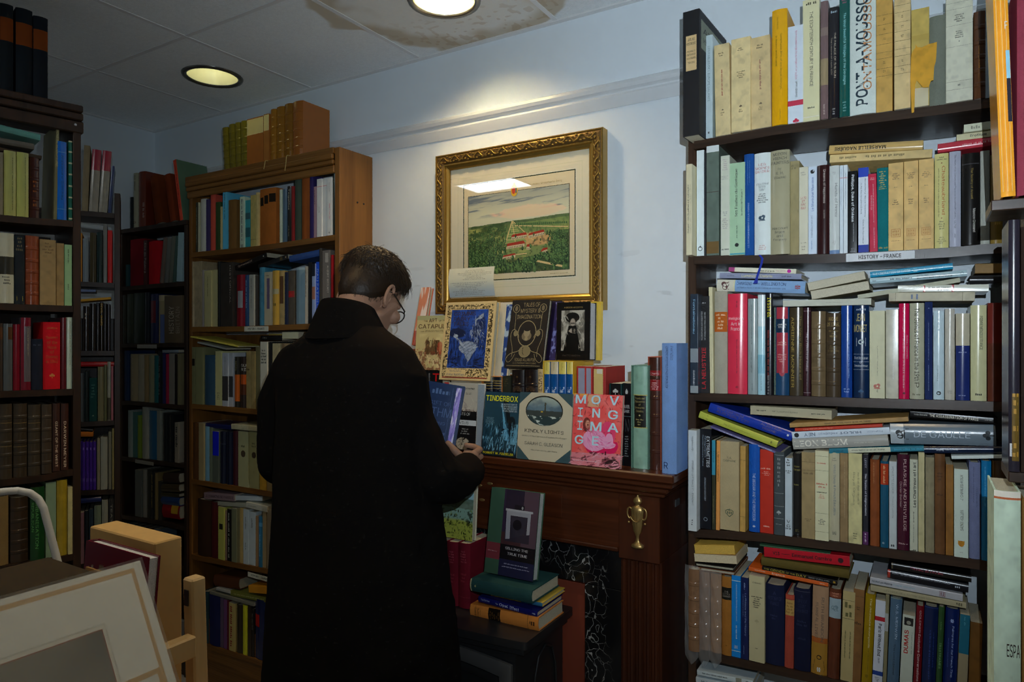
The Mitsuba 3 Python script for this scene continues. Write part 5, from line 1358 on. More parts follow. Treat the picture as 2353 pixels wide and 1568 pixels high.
row(CP, CZ[2], O2, 2.88, 'second shelf of corner bookcase', [
    (858, 900, 560, '14140e', 'h', 'black glossy hardcover, outermost of three'),
    (903, 950, 552, '14180f', 'h', 'black glossy hardcover, middle of three'),
    (953, 1030, 545, '101710', 'h', 'broad black glossy hardcover'),
    (1033, 1072, 540, '080c12', 'h', 'black-navy hardcover'),
    (1075, 1130, 552, '0f1430', 'h', 'navy hardcover with dull red label', 'b:600:760:4a0e16:-.4:.3'),
    (1134, 1176, 560, '6a6046', 'h', 'cream hardcover with white lower half', 'b:560:600:7a7058', 'b:700:905:35405c:.0:.5'),
    (1184, 1312, 564, '3e3426', 'g', 'broad taupe book with large white capitals', 'u:640:835:-.1:.28:7c7466:HISTORY', 'u:645:835:.26:.22:5c5448:BRITAIN'),
], depth=.14, group=CG)
row(CP, CZ[3], O2, 3.02, 'third shelf of corner bookcase', [
    (852, 922, 960, '0a1c34', 'h', 'dark blue hardcover'),
    (930, 984, 985, '6a5f48', 'h', 'beige hardcover', 'v:1010:1280:0:.06:8a8470'),
    (986, 1030, 990, '6c6656', 'h', 'pale grey hardcover'),
    (1032, 1062, 992, '625236', 'h', 'tan hardcover'),
    (1064, 1104, 992, '5a5a46', 'h', 'grey-olive hardcover'),
    (1106, 1130, 996, '0c3a3e', 'h', 'narrow teal hardcover'),
    (1133, 1162, 965, '0f1416', 'h', 'black hardcover with white lettering', 'v:1000:1280:0:.3:4a4a48'),
    (1165, 1186, 975, '151736', 'h', 'narrow navy hardcover'),
    (1188, 1214, 985, '6a1028', 'h', 'crimson hardcover'),
    (1217, 1256, 980, '605c54', 'g', 'grey-white volume in clear wrapper'),
    (1258, 1276, 985, '100e0c', 'p', 'thin black paperback'),
    (1278, 1300, 980, '4a4632', 'p', 'olive paperback at the right end'),
], depth=.14, group=CG)
pile(CP, O2, 2.88, 'lying on third shelf of corner bookcase', [(1170, 955, 1286, 953, 22, '5c6468', 'p', 'thin grey-white pamphlet')], depth=.12, group=CG)
row(CP, CZ[4], O3, 3.17, 'fourth shelf of corner bookcase', [
    (738, 772, -15, '5a6460', 'h', 'grey hardcover'),
    (774, 794, -8, '2c4a46', 'p', 'narrow green-grey paperback'),
    (797, 818, 14, '4c5c18', 'h', 'moss green hardcover'),
    (821, 858, -35, '62645c', 'h', 'pale grey hardcover'),
    (862, 912, -15, '173e58', 'h', 'blue hardcover'),
    (914, 934, -15, '5c6058', 'p', 'thin pale grey paperback'),
    (940, 978, 0, '0a0e10', 'h', 'black hardcover, left of pair'),
    (980, 1012, 5, '0c0e10', 'h', 'black hardcover, right of pair'),
    (1018, 1042, 55, '5a564c', 'p', 'thin cream paperback with dark lettering', 'v:80:200:0:.5:1c1a18'),
], depth=.14, group=CG)
row(CP, CZ[5], O3, 3.31, 'fifth shelf of corner bookcase', [
    (786, 824, 332, '3a3e3c', 'g', 'dark grey glossy paperback'),
    (827, 850, 330, '5c5a52', 'h', 'grey-white hardcover'),
    (853, 874, 330, '1c1c18', 'h', 'dark glossy hardcover'),
    (877, 895, 345, '0e1012', 'h', 'black hardcover with gold specks', 'v:360:560:0:.4:5a4c20'),
    (898, 914, 350, '4a4028', 'h', 'narrow olive hardcover'),
    (918, 938, 400, '1a1a18', 'h', 'short black hardcover'),
], depth=.14, group=CG)
pile(CP, O3, 3.17, 'in pile on fifth shelf of corner bookcase', [
    (945, 530, 1042, 545, 78, '5a0c10', 'c', 'dark red box with yellow patch', 'b:.55:.95:7c6018:-.1:.5'),
    (928, 482, 1042, 496, 48, '14284c', 'h', 'dark blue hardcover'),
    (924, 462, 1042, 470, 22, '1e1c10', 'h', 'dark brown hardcover'),
    (926, 412, 1040, 416, 46, '282010', 'h', 'black-olive hardcover'),
    (950, 350, 1040, 352, 58, '241a14', 'c', 'dark brown cloth book'),
], depth=.13, group=CG)
row(CP, CZ[6], O3, 3.31, 'sixth shelf of corner bookcase', [(700 + 38 * i, 734 + 38 * i, 645 + 6 * i, c, 'h', d) for i, (c, d) in enumerate((('1e2e38', 'dark teal hardcover'), ('40484c', 'grey hardcover'), ('142430', 'dark navy hardcover'), ('0e1012', 'black hardcover'), ('2a1c18', 'dark brown hardcover'), ('384048', 'slate hardcover')))], depth=.14, group=CG)

BP = Plane((-2.948, 1.602), 60.4)
BZ = [zprof(BP, kp(O1, (490, 1267), (690, 1282))), zprof(BP, kp(O2, (580, 462), (810, 472))), zprof(BP, kp(O2, (600, 962), (790, 962))), zprof(BP, kp(O2, (565, 1477), (815, 1464))), zprof(BP, kp(O3, (455, 452), (660, 446))), lambda s: ZC - .93, lambda s: ZC - 1.22]
t = carcass('narrow_bookcase', 'narrow dark bookcase turned towards the room, between far-left and corner bookcases', BP, -.48, .018, BZ, .19, 'wood_black', side_to=BP.hit(265, 444)[1])
put(part(t, 'back_panel'), pbox(BP, -.46, -.005, .186, .19, .0, ZC + .10), 'wood_black')
BG = 'books in the narrow bookcase'
row(BP, BZ[0], O1, 2.88, 'top shelf of narrow bookcase', [
    (490, 528, 872, '5a503e', 'c', 'taupe cloth book', 'o:14'),
    (532, 588, 897, '5e5a50', 'h', 'grey mottled hardcover with dark pink head, left of pair', 'o:22', 'b:897:1022:641826', 'n:2'),
    (591, 645, 904, '605c52', 'h', 'grey mottled hardcover with dark pink head, right of pair', 'o:26', 'b:904:1026:661a28', 'n:2'),
    (648, 668, 995, '0c1c3c', 'h', 'navy hardcover leaning', 'o:22'),
], depth=.15, group=BG)
row(BP, BZ[1], O2, 3.02, 'second shelf of narrow bookcase', [
    (574, 592, 112, '7c5018', 'p', 'thin ochre paperback'),
    (596, 638, 152, '50585c', 'h', 'grey-white hardcover'),
    (648, 694, 110, '2a2414', 'h', 'dark olive hardcover'),
    (698, 740, 105, '0e1c1c', 'h', 'dark teal hardcover'),
    (744, 772, 46, '4c4c48', 'g', 'tall grey paperback'),
    (775, 810, 92, '8a1414', 'h', 'bright red hardcover'),
], depth=.15, group=BG)
pile(BP, O2, 3.02, 'lying on narrow bookcase', [(580, 38, 742, 58, 34, '5c6062', 'h', 'grey-white hardcover over the second row'),
     (572, 590, 800, 572, 0.1 + 18, '8a6418', 'p', 'ochre yellow paperback over the black books', 'k:.004'), (572, 518, 690, 520, 18, '44506a', 'p', 'thin blue-grey pamphlet over the black books', 'k:.01'), (566, 1042, 822, 1040, 34, '6c0c10', 'h', 'dark red hardcover over the fourth row', 'k:.004')], depth=.13, group=BG)
row(BP, BZ[2], O2, 3.02, 'third shelf of narrow bookcase', [
    (598, 640, 640, '120d0b', 'h', 'black glossy hardcover', 'v:690:740:0:.3:8a8070'),
    (643, 690, 620, '0f0d0c', 'h', 'second black glossy hardcover'),
    (693, 716, 615, '0d0c0e', 'h', 'narrow black glossy hardcover'),
    (719, 744, 610, '15110c', 'h', 'black hardcover with gold capitals', 'd:620:780:0:.6:8a6a24:CIVIL WARS'),
    (747, 768, 620, '0c0b0c', 'h', 'slim black hardcover'),
    (771, 794, 625, '0f0e12', 'h', 'black glossy hardcover at right'),
], depth=.15, group=BG)
row(BP, BZ[3], O2, 3.10, 'fourth shelf of narrow bookcase', [
    (566, 604, 1122, '2c3236', 'h', 'dark grey hardcover'),
    (607, 638, 1110, '0d1416', 'h', 'black-green hardcover'),
    (642, 700, 1156, '0c2a2a', 'c', 'dark teal cloth book', 'r:1200:1300:0:.6:2c4a48:5', 'e:1430:.3:4a5a54:leaf'),
    (704, 748, 1076, '4c4a36', 'h', 'olive grey hardcover'),
    (750, 770, 1062, '3e402c', 'h', 'narrow olive hardcover'),
    (773, 798, 1040, '5c5e54', 'g', 'pale grey volume with leafy foot', 'b:1300:1460:2e2c22', 'n:2'),
    (800, 817, 1050, '6c4048', 'p', 'thin pink paperback'),
], depth=.15, group=BG)
row(BP, BZ[4], O3, 3.31, 'fifth shelf of narrow bookcase', [
    *[(458 + 21 * i, 477 + 21 * i, 166 + i % 2 * 3, '2b1660', 'c', d, f'r:200:215:0:.6:5a4a80:1', 'r:380:400:0:.6:5a4a80:1') for i, d in enumerate(('purple cloth volume, first of its set', 'purple cloth volume, second of its set', 'purple cloth volume, third of its set', 'purple cloth volume, fourth of its set', 'purple cloth volume, last of its set'))],
    (565, 584, 148, '5a5648', 'h', 'grey-beige hardcover'),
    (586, 628, 140, '60625a', 'h', 'pale grey hardcover'),
    (632, 650, 110, '4a4a40', 'p', 'thin grey paperback'),
    (653, 685, 88, '5c5638', 'h', 'olive buff hardcover', 'n:2'),
], depth=.15, group=BG)
pile(BP, O3, 3.17, 'lying on fifth shelf of narrow bookcase', [(455, 108, 542, 108, 30, '7a4416', 'c', 'orange-brown cloth book'), (455, 84, 540, 92, 18, '14100f', 'h', 'black hardcover')], depth=.12, group=BG)
row(BP, BZ[5], O3, 3.31, 'sixth shelf of narrow bookcase', [
    (466, 490, 580, '5a4048', 'p', 'dull pink paperback'), (493, 516, 570, '11161e', 'h', 'black-blue hardcover'), (519, 546, 560, '15202c', 'h', 'dark slate hardcover'), (549, 590, 540, '4a5448', 'h', 'grey-green hardcover'),
    (593, 630, 506, '5c5e56', 'h', 'grey-white hardcover'), (634, 676, 500, '1c1c1c', 'h', 'black hardcover with grey letters', 'd:530:640:0:.4:4a4a46:TEAT')], depth=.15, group=BG)
pile(BP, O3, 3.31, 'lying on sixth shelf of narrow bookcase', [(468, 500, 590, 488, 28, '0e163c', 'h', 'dark navy hardcover')], depth=.12, group=BG)

AP = Plane((-2.335, 1.155), 77.1)
AZ = [zprof(AP, kp(O1, (20, 1292), (165, 1306), (330, 1318), (470, 1328))), zprof(AP, kp(O2, (0, 617), (185, 627), (520, 637))), zprof(AP, kp(O2, (20, 1252), (330, 1242), (530, 1237))), zprof(AP, kp(O3, (0, 391), (250, 362), (390, 332))), zprof(AP, kp(O3, (20, 890), (350, 838), (420, 822))), lambda s: ZC - .98]
ztA = AP.hit(187, 243, -.02)[1]
t = carcass('far_left_bookcase', 'very dark bookcase at far left with heavy cornice, six shelves', AP, -.9, .004, AZ, .24, 'wood_black', side_to=ztA - .05)
for a, b, c, d in ((-.022, .246, -.022, .0), (-.014, .24, -.046, -.0225), (-.004, .03, -.085, -.0465)):
    put(part(t, 'cornice_moulding'), pbox(AP, -.915, .012 + a * .3, a, b, ztA + c, ztA + d, .003), 'wood_black')
put(part(t, 'screw_cap'), AP.world(xf(trimesh.creation.icosphere(1, .0045), t=(-.012, -.003, ztA - .06))), 'white_enamel')
put(part(t, 'back_panel'), pbox(AP, -.88, -.03, .236, .24, .02, ztA - .40), 'wood_black')
AG = 'books in the far left bookcase'
row(AP, lambda s: ztA, O1, 2.22, 'top of far left bookcase', [
    (-110, -2, -20, '0c1218', 'c', 'navy volume with wide rust band', 'b:70:200:5a2a0c'),
    (2, 82, 24, '0c1218', 'c', 'navy volume with wide rust band', 'b:105:245:5a2a0c'),
    (96, 198, 52, '0c1219', 'c', 'navy volume with wide rust band', 'b:140:275:5a2a0c'),
    (202, 290, 100, '0b1118', 'c', 'navy volume with wide rust band', 'b:180:300:5a2a0c'),
], depth=.18, over=.04, clamp=False, group='large navy volumes on top of the far left bookcase')
row(AP, AZ[0], O1, 2.44, 'top shelf of far left bookcase', [
    (-60, -2, 900, '7c7c50', 'g', 'pale yellow paperback'),
    (0, 20, 915, '6a6450', 'p', 'grey paperback'),
    (24, 98, 905, '8e8e50', 'h', 'pale yellow hardcover with vertical lettering, left of pair', 'd:945:1260:.2:.1:4a4824:Histoire de la philosophie'),
    (101, 174, 916, '90914f', 'h', 'pale yellow hardcover with vertical lettering, right of pair', 'd:945:1260:.2:.1:4a4824:Histoire de la philosophie'),
    (178, 238, 946, '2c0f0a', 'l', 'dark maroon leather volume', 'r:1080:1240:0:.4:6a3a14:6'),
    (322, 342, 748, '5a563c', 'p', 'tall thin grey-olive paperback with rope-like lettering', 'd:760:1000:0:.7:8a8460:CHINESE SCULPTURE', 'o:16'),
    (344, 402, 850, '0a4e9a', 'h', 'bright blue hardcover with white rules', 'b:912:917:4a80b8', 'b:1254:1258:4a80b8', 'd:930:1200:.0:.22:083464:Alexandre Sonntag'),
    (412, 480, 850, '0c4a3c', 'h', 'dark green hardcover with cream bands', *[f'b:{y}:{y + 9}:a09c80' for y in (850, 912, 980, 1047, 1117, 1185, 1252, 1312)]),
], depth=.17, group=AG)
pile(AP, O1, 2.44, 'lying on top shelf of far left bookcase', [(-60, 872, 250, 935, 22, '2a2014', 'p', 'thin dark brown pamphlet'), (-60, 815, 206, 862, 36, '4c4840', 'h', 'grey hardcover'), (-60, 732, 242, 806, 38, '4c7c74', 'h', 'pale teal hardcover')], depth=.16, group=AG)
row(AP, AZ[1], O2, 2.44, 'second shelf of far left bookcase', [
    (-40, -3, 130, '5a5a50', 'h', 'grey hardcover at the picture edge'),
    (0, 103, 112, '9a9a88', 'h', 'broad white hardcover with dark photo band', 'b:282:410:24241e', 'r:420:480:0:.8:4c4c44:3'),
    (106, 180, 130, '111a22', 'c', 'black-blue cloth book with gilt foot', 'r:140:240:0:.8:4a4838:4', 'e:584:.6:8a7a2a:square'),
    (186, 284, 132, '68321c', 'l', 'russet leather volume in clear wrapper', 'n:2'),
    (288, 404, 160, '7c6846', 'g', 'broad tan volume in clear wrapper', 'n:2', 'r:180:260:0:.7:5c4a30:4'),
    (407, 463, 186, '76623f', 'p', 'tan paperback', 'n:2'),
    (466, 520, 196, '6c8c68', 'p', 'pale green paperback', 'v:230:330:0:.2:3c5038', 'v:480:520:0:.2:3c5038'),
], depth=.17, group=AG)
row(AP, AZ[2], O2, 2.52, 'third shelf of far left bookcase', [
    (-30, 22, 762, '2a2420', 'h', 'dark hardcover with brown label', 'b:790:880:3c2412'),
    (25, 92, 765, '3c4246', 'h', 'silver-grey glossy hardcover with brown label', 'b:790:880:3c2412:0:.5'),
    (95, 148, 770, '5c0a1a', 'h', 'dark red glossy hardcover'),
    (151, 224, 722, '48444a', 'h', 'grey hardcover with maroon head and foot', 'b:722:785:560f1e', 'b:1185:1245:560f1e', 'b:722:1245:560f1e:-.5:-.2', 'd:800:1000:.2:.14:8a8474:Frederick Magazine'),
    (228, 310, 876, '0c1322', 'c', 'short dark navy cloth book', 'r:910:925:0:.7:2a3040:1'),
    (313, 438, 754, '96101a', 'c', 'broad bright red cloth book', 't:790:805:0:.6:a05a38:JOURNALS', 't:855:1050:0:.7:8a4428:Speaker|of the|House|of|Commons|in 1842', 'e:1140:.36:a8683a:leaf'),
    (441, 479, 722, '3c0c14', 'h', 'dark maroon hardcover'),
    (481, 540, 720, '8c9c92', 'h', 'white-green hardcover with vertical capitals', 'd:745:1060:.1:.3:55605a:ANSELM BOURGOIN'),
], depth=.17, group=AG)
row(AP, AZ[3], O2, 2.66, 'fourth shelf of far left bookcase', [
    (-70, -3, 1340, '241d16', 'l', 'black-brown leather volume with gilt rules'),
    (0, 90, 1345, '2c261e', 'l', 'black-brown leather volume with gilt rules', 'b:1480:1484:5a4c30', 'b:1650:1654:5a4c30'),
    (98, 198, 1342, '29231b', 'l', 'black-brown leather volume with gilt rules', 'b:1480:1484:5a4c30', 'b:1650:1654:5a4c30'),
    (204, 298, 1350, '2c271f', 'l', 'black-brown leather volume with gilt rules', 'b:1480:1484:5a4c30'),
    (302, 376, 1348, '2e271f', 'l', 'black-brown leather volume with gilt rules'),
    (380, 434, 1342, '2a1a16', 'h', 'dark brown volume with white vertical capitals', 'd:1470:1800:0:.34:8a7c70:GIANT OF THE WEST'),
    (440, 496, 1342, '2a1814', 'h', 'dark brown volume with white vertical capitals', 'd:1470:1800:0:.34:8a7c70:DARWIN MEYER'),
], depth=.17, group=AG)
row(AP, AZ[4], O3, 2.81, 'fifth shelf of far left bookcase', [
    (-60, 52, 490, '5c4c30', 'c', 'tan cloth book'),
    (62, 166, 492, '221a12', 'l', 'black-brown leather volume'),
    (178, 262, 432, '0e2c14', 'h', 'dark green hardcover with pale green capitals', 'd:510:790:-.05:.22:3c6a3c:URBANISATION', 'd:520:690:-.34:.16:3c6a3c:REPUBLICAN'),
    (266, 328, 402, '5c705c', 'p', 'pale grey-green paperback'),
    (332, 394, 390, '77661c', 'h', 'olive yellow hardcover', 'n:2'),
    (398, 430, 430, '8c8660', 'p', 'cream paperback', 'n:2'),
], depth=.17, group=AG)

# near bookcase at the right edge, standing free in front of the tall one
SP = Plane((0, 1.30), 0)
zs1, zs2, zs3 = SP.hit(2318, 455)[1], SP.hit(2330, 1083)[1], ZC - .66
t = tag('near_bookcase', 'dark bookcase at the right edge, nearer the camera than the tall walnut bookcase', 'bookcase')
for s0, s1 in ((.142, .162), (.86, .88)):
    put(part(t, 'side_panel'), pbox(SP, s0, s1, .045, .20, 0, ZC + .62), 'wood_walnut_v')
for z in (zs1, zs2, zs3, ZC - 1.1, ZC - 1.46):
    put(part(t, 'shelf'), pbox(SP, .1625, .8595, .040, .19, z - .022, z - .0005), 'wood_walnut_h')
    put(part(t, 'shelf_end'), pbox(SP, .086 if z != zs2 else .108, .1415, .002, .12, z - .018, z - .0008), 'wood_walnut_h')
put(part(t, 'back_panel'), pbox(SP, .1625, .8595, .192, .198, .0, ZC + .62), 'wood_walnut_v')
SG = 'large books in the near bookcase at the right edge'
row(SP, lambda s: zs1, P0, 1.5, 'upper shelf of near bookcase', [
    (2300, 2335, -90, 'd9932a', 'h', 'tall yellow-orange striped hardcover', 'o:-22', *[f'b:-60:440:{c}:{x}:{x + .05}' for c, x in (('e8b878', -.36), ('d4822a', -.2), ('e8b878', -.04), ('d4822a', .12), ('e8b878', .26))], 'b:115:180:7aa8b8:.2:.48', 'b:180:280:26242c:.2:.48', 't:48:66:.3:.2:e8e4da:F'),
    (2337, 2385, -70, '6e2a38', 'c', 'tall maroon cloth book'),
    (2387, 2440, -40, '2c2a30', 'c', 'tall dark book just outside the frame'),
], depth=.13, over=-.01, jit=.001, group=SG)
row(SP, lambda s: zs2, P0, 2.0, 'middle shelf of near bookcase', [
    (2317, 2344, 505, '17141c', 'h', 'tall black glossy hardcover with gold foot', 'b:905:1060:4a3814:-.2:.45', 'r:900:1070:.12:.55:7a5a1c:9', 'r:1020:1050:-.3:.2:8a8a8a:2'),
    (2346, 2390, 520, '1c1410', 'h', 'tall brown-black glossy hardcover'),
], depth=.11, over=-.01, jit=.001, group=SG)
row(SP, lambda s: zs3, P0, 1.5, 'lower shelf of near bookcase', [
    (2284, 2347, 1130, 'a8b8a4', 'c', 'big worn greenish-white cloth book', 'n:2', 't:1480:1510:.22:.5:2a2620:ESPA', 'b:1130:1144:d8d0c0', 'b:1144:1149:a05838'),
    (2349, 2400, 1150, '6c4c24', 'c', 'brown cloth book beside it'),
], depth=.14, over=-.01, jit=.001, group=SG)
# ---------------------------------------------------------------- printed pictures
def nz(u, v, f, seed=0, o=3):
    return meshkit.fbm(np.stack([u * f, v * f, np.zeros_like(u) + seed * 3.7], -1), o, seed)


def ss_(a, b, x):
    t = np.clip((x - a) / (b - a), 0, 1)
    return t * t * (3 - 2 * t)


def mixc(c, d, t):
    return c * (1 - t[..., None]) + (lin(d) if isinstance(d, str) else d) * t[..., None]


def grid(nx, ny, fn):
    u, v = np.meshgrid(np.linspace(0, 1, nx), np.linspace(0, 1, ny))
    u, v = u.ravel(), v.ravel()
    i, j = np.meshgrid(np.arange(nx - 1), np.arange(ny - 1))
    a = (j * nx + i).ravel()
    f = np.vstack([np.c_[a, a + 1, a + nx + 1], np.c_[a, a + nx + 1, a + nx]])
    return u, v, f, np.clip(fn(u, v), 0, .85)


def base(u, c):
    return np.tile(lin(c), (len(u), 1))


def printed(W, H, items, gain=1.0, lift0=.0003):
    """A printed sheet in the xz plane from (0, 0) to (W, H), facing -y: mesh and a colour per vertex. Items in fractions of W and H."""
    V, F, C, n = [], [], [], 0
    for k, it in enumerate(items):
        y = -lift0 - .00007 * min(k, 14) - .0000004 * k
        c = it[0]
        if c == 'a':
            _, x0, z0, x1, z1, nx, ny, fn = it
            u, v, f, col = grid(nx, ny, fn)
            p = np.c_[(x0 + u * (x1 - x0)) * W, np.full(len(u), y), (z0 + v * (z1 - z0)) * H]
            col = col * gain
        else:
            if c == 'r':
                q = flat(sbox(it[1], it[2], it[3], it[4]))
                col = it[5]
            elif c == 'p':
                q = flat(Polygon(it[1]))
                col = it[2]
            elif c == 'e':
                q = flat(shapely.affinity.scale(Point(0, 0).buffer(1, 12 if it[3] > .05 else 4), it[3], it[4], origin=(0, 0)))
                q = (q[0] + [it[1], it[2], 0], q[1])
                col = it[5]
            elif c == 'l':
                g = shapely.affinity.scale(LineString([(a * W, b * H) for a, b in it[1]]).buffer(it[2] * W / 2, 3), 1 / W, 1 / H, origin=(0, 0))
                q = flat(g)
                col = it[3]
            elif c == 't':
                m = text(it[6], it[7] if len(it) > 7 else False)
                v = m[0]
                q = (np.c_[it[1] + v[:, 0] * (it[2] - it[1]), it[3] + v[:, 1] * (it[4] - it[3]), v[:, 2]], m[1])
                col = it[5]
            elif c == 'w':
                m = word_marks((it[2] - it[1]) * W, (it[4] - it[3]) * H, k * 13 + it[6], it[6])
                v = m[0]
                q = (np.c_[it[1] + v[:, 0] * (it[2] - it[1]), it[3] + v[:, 1] * (it[4] - it[3]), v[:, 2]], m[1])
                col = it[5]
            p = np.c_[q[0][:, 0] * W, np.full(len(q[0]), y), q[0][:, 1] * H]
            f = q[1]
            col = np.tile(alb(col, gain) if isinstance(col, str) else col, (len(p), 1))
        V.append(p)
        F.append(np.asarray(f) + n)
        C.append(col)
        n += len(p)
    return (np.vstack(V), np.vstack(F)), np.clip(np.vstack(C), 0, .85)


def face_book(label, X0, X1, Y0, z0, Hh, Tk, lean, kind, col, items, gain, yaw=0.0, roll=0.0, group=None, gloss=False, pagec=None, z_yaw=None):
    """A book shown cover outwards, spine on the left, leaning back; items: see printed()."""
    W = X1 - X0
    name = num('book')
    cover, pages, _ = book_parts(Tk, W, Hh, kind)
    sw = lambda vf: (np.c_[vf[0][:, 1], vf[0][:, 0] + Tk / 2, vf[0][:, 2]], np.asarray(vf[1])[:, ::-1])
    R = rot('z', yaw) @ rot('x', -lean) @ rot('y', roll)

    def tl(vf):
        return xf(vf, R, (X0, Y0, z0 + .0004 + Tk * math.sin(math.radians(lean))))
    put(part(name, 'cover'), tl(sw(cover)), 'bk_gloss' if gloss else KINDS[kind], alb(col, gain), smooth=True, k=1 if kind == 'c' else 0)
    if pages is not None:
        put(part(name, 'pages'), tl(sw(pages)), 'bk_matte', PAGE if pagec is None else pagec, k=3)
    if items:
        m, vc = printed(W, Hh, items, gain)
        put(part(name, 'cover_print'), tl(m), 'art_gloss' if gloss else 'art', vcol=vc)
    tag(name, label, 'book', group)
    return name


def dabs(seed, n, inside, cols, sz, asp=1.0, ang=None):
    """Loose brush dabs: n printed strokes where inside(x, z) holds."""
    r = np.random.default_rng(seed)
    out = []
    while n > 0:
        x, z = r.uniform(0, 1, 2)
        n -= 1
        if not inside(x, z):
            continue
        s_ = sz * r.uniform(.5, 1.4)
        a = r.uniform(0, 6.28) if ang is None else ang(x, z) + r.normal() * .25
        L = s_ * asp
        c = cols[int(r.integers(len(cols)))]
        out.append(('p', [(x + L * math.cos(a), z + L * math.sin(a)), (x - s_ * .4 * math.sin(a), z + s_ * .4 * math.cos(a)), (x - L * math.cos(a), z - L * math.sin(a)), (x + s_ * .4 * math.sin(a), z - s_ * .4 * math.cos(a))], c))
    return out


# ---------------------------------------------------------------- mantelpiece
MT = ZC - .355
t = tag('mantelpiece', 'dark mahogany fireplace surround with fluted pilaster and brass urn mount', 'fireplace')
mx0, mx1 = -1.735, -.622


def mb(nm, x0, x1, y0, y1, z0, z1, mat='wood_mahogany_h', c=.002):
    return put(part(t, nm), bx(x0, x1, y0, y1, z0, z1, c), mat)


mb('mantel_shelf', mx0 - .053, -.5685, 1.752, D - .001, MT - .024, MT, c=.004)
mb('shelf_moulding', mx0 - .042, -.576, 1.762, D - .002, MT - .040, MT - .0245, c=.004)
mb('shelf_moulding', mx0 - .026, -.592, 1.776, D - .002, MT - .058, MT - .0405, c=.005)
mb('shelf_moulding', mx0 - .012, -.606, 1.790, D - .002, MT - .072, MT - .0585, c=.004)
mb('frieze', mx0 + .1205, mx1 - .1205, 1.806, 1.86, MT - .235, MT - .0725)
mb('frieze_panel', mx0 + .30, mx1 - .30, 1.803, 1.8055, MT - .17, MT - .10)
mb('frieze_moulding', mx0 + .1205, mx1 - .1205, 1.794, 1.8055, MT - .240, MT - .228, c=.003)
for x0, x1 in ((mx0, mx0 + .12), (mx1 - .12, mx1)):
    mb('pilaster_block', x0, x1, 1.798, D - .002, MT - .256, MT - .0725, 'wood_mahogany_v')
    mb('pilaster_core', x0, x1, 1.816, D - .002, .14, MT - .2565, 'wood_mahogany_v')
    for i in range(5):
        a = x0 + .006 + i * .0235
        mb('pilaster_reed', a, a + (.0145 if 0 < i < 4 else .0135), 1.806, 1.8155, .145, MT - .258, 'wood_mahogany_v', .004)
    mb('pilaster_plinth', x0 - .008, x1 + .008, 1.79, D - .002, .0, .1395, 'wood_mahogany_v', .004)
for nm, x0, x1, z0, z1 in (('marble_slip', mx1 - .2345, mx1 - .1205, 0, ZC - .712), ('marble_slip', mx0 + .1205, mx0 + .2345, 0, ZC - .712), ('marble_lintel', mx0 + .1205, mx1 - .1205, ZC - .7105, MT - .2405)):
    put(part(t, nm), bx(x0, x1, 1.820, 1.848, z0, z1, .001), 'marble')
put(part(t, 'fire_board'), bx(mx0 + .236, mx1 - .236, 1.856, 1.87, 0, ZC - .713), 'brick_paint')
put(part(t, 'hearth'), bx(mx0 + .02, mx1 - .02, 1.575, 1.789, .0, .03, .004), 'marble')
labels['mantelpiece__marble_slip'] = {'label': 'black marble slip with white veins'}
labels['mantelpiece__fire_board'] = {'label': 'rust-red board closing the fire opening'}
put(part(t, 'bracket'), bx(-.6215, -.619, 1.93, 1.965, MT - .125, MT - .105), 'iron_trim')
for cx in (mx1 - .063, mx0 + .060):
    u = part(t, 'urn_mount')
    zc = MT - .219
    prof = [(.001, 0), (.0175, 0), (.0185, .004), (.017, .009), (.010, .013), (.0055, .020), (.0045, .030), (.007, .038), (.011, .046), (.0135, .060), (.0155, .064), (.0145, .068), (.0185, .098), (.0200, .104), (.0175, .112), (.008, .117), (.006, .121), (.0120, .126), (.0135, .130), (.010, .137), (.004, .142), (.0022, .147), (.0005, .150)]
    v, f = lathe(prof, 36)
    ang = np.arctan2(v[:, 1], v[:, 0])
    rr = np.hypot(v[:, 0], v[:, 1])
    fl = np.where((v[:, 2] > .044) & (v[:, 2] < .102), 1 + .09 * np.sign(np.sin(ang * 12)) * .6, 1)
    v[:, 0], v[:, 1] = rr * fl * np.cos(ang), rr * fl * np.sin(ang) * .55
    put(u, xf((v, f), t=(cx, 1.7965, zc)), 'brass', smooth=True)
    for sg in (-1, 1):
        a = np.linspace(-.6, 3.9, 22)
        pth = np.c_[cx + sg * (.0195 + .0075 * np.sin(a) * 1.0 + .002 * a / 3.9), np.full(22, 1.792), zc + .096 + .015 * -np.cos(a)]
        put(part(u, 'handle'), tube(pth, .0028, 8), 'brass', smooth=True)
        put(part(u, 'knob'), xf(trimesh.creation.icosphere(2, .0038), t=(cx + sg * .0235, 1.792, zc + .070)), 'brass', smooth=True)
    pth = np.c_[cx + np.linspace(-.017, .017, 15), 1.7855 - .001 * np.ones(15), zc + .088 - .014 * (1 - np.linspace(-1, 1, 15) ** 2)]
    put(part(u, 'garland'), tube(pth, .0018, 6), 'brass', smooth=True)
labels['mantelpiece__urn_mount'] = {'label': 'gilt brass urn mount with two handles'}
for dx, dz in ((-.04, -.105), (.0, -.095), (.035, -.12), (-.03, -.15), (.02, -.155)):
    put(part(t, 'brass_leaf'), xf(trimesh.creation.icosphere(2, .006), np.diag([1.8, .4, .8]), (-1.178 + dx, 1.8025, MT + dz)), 'brass', smooth=True)

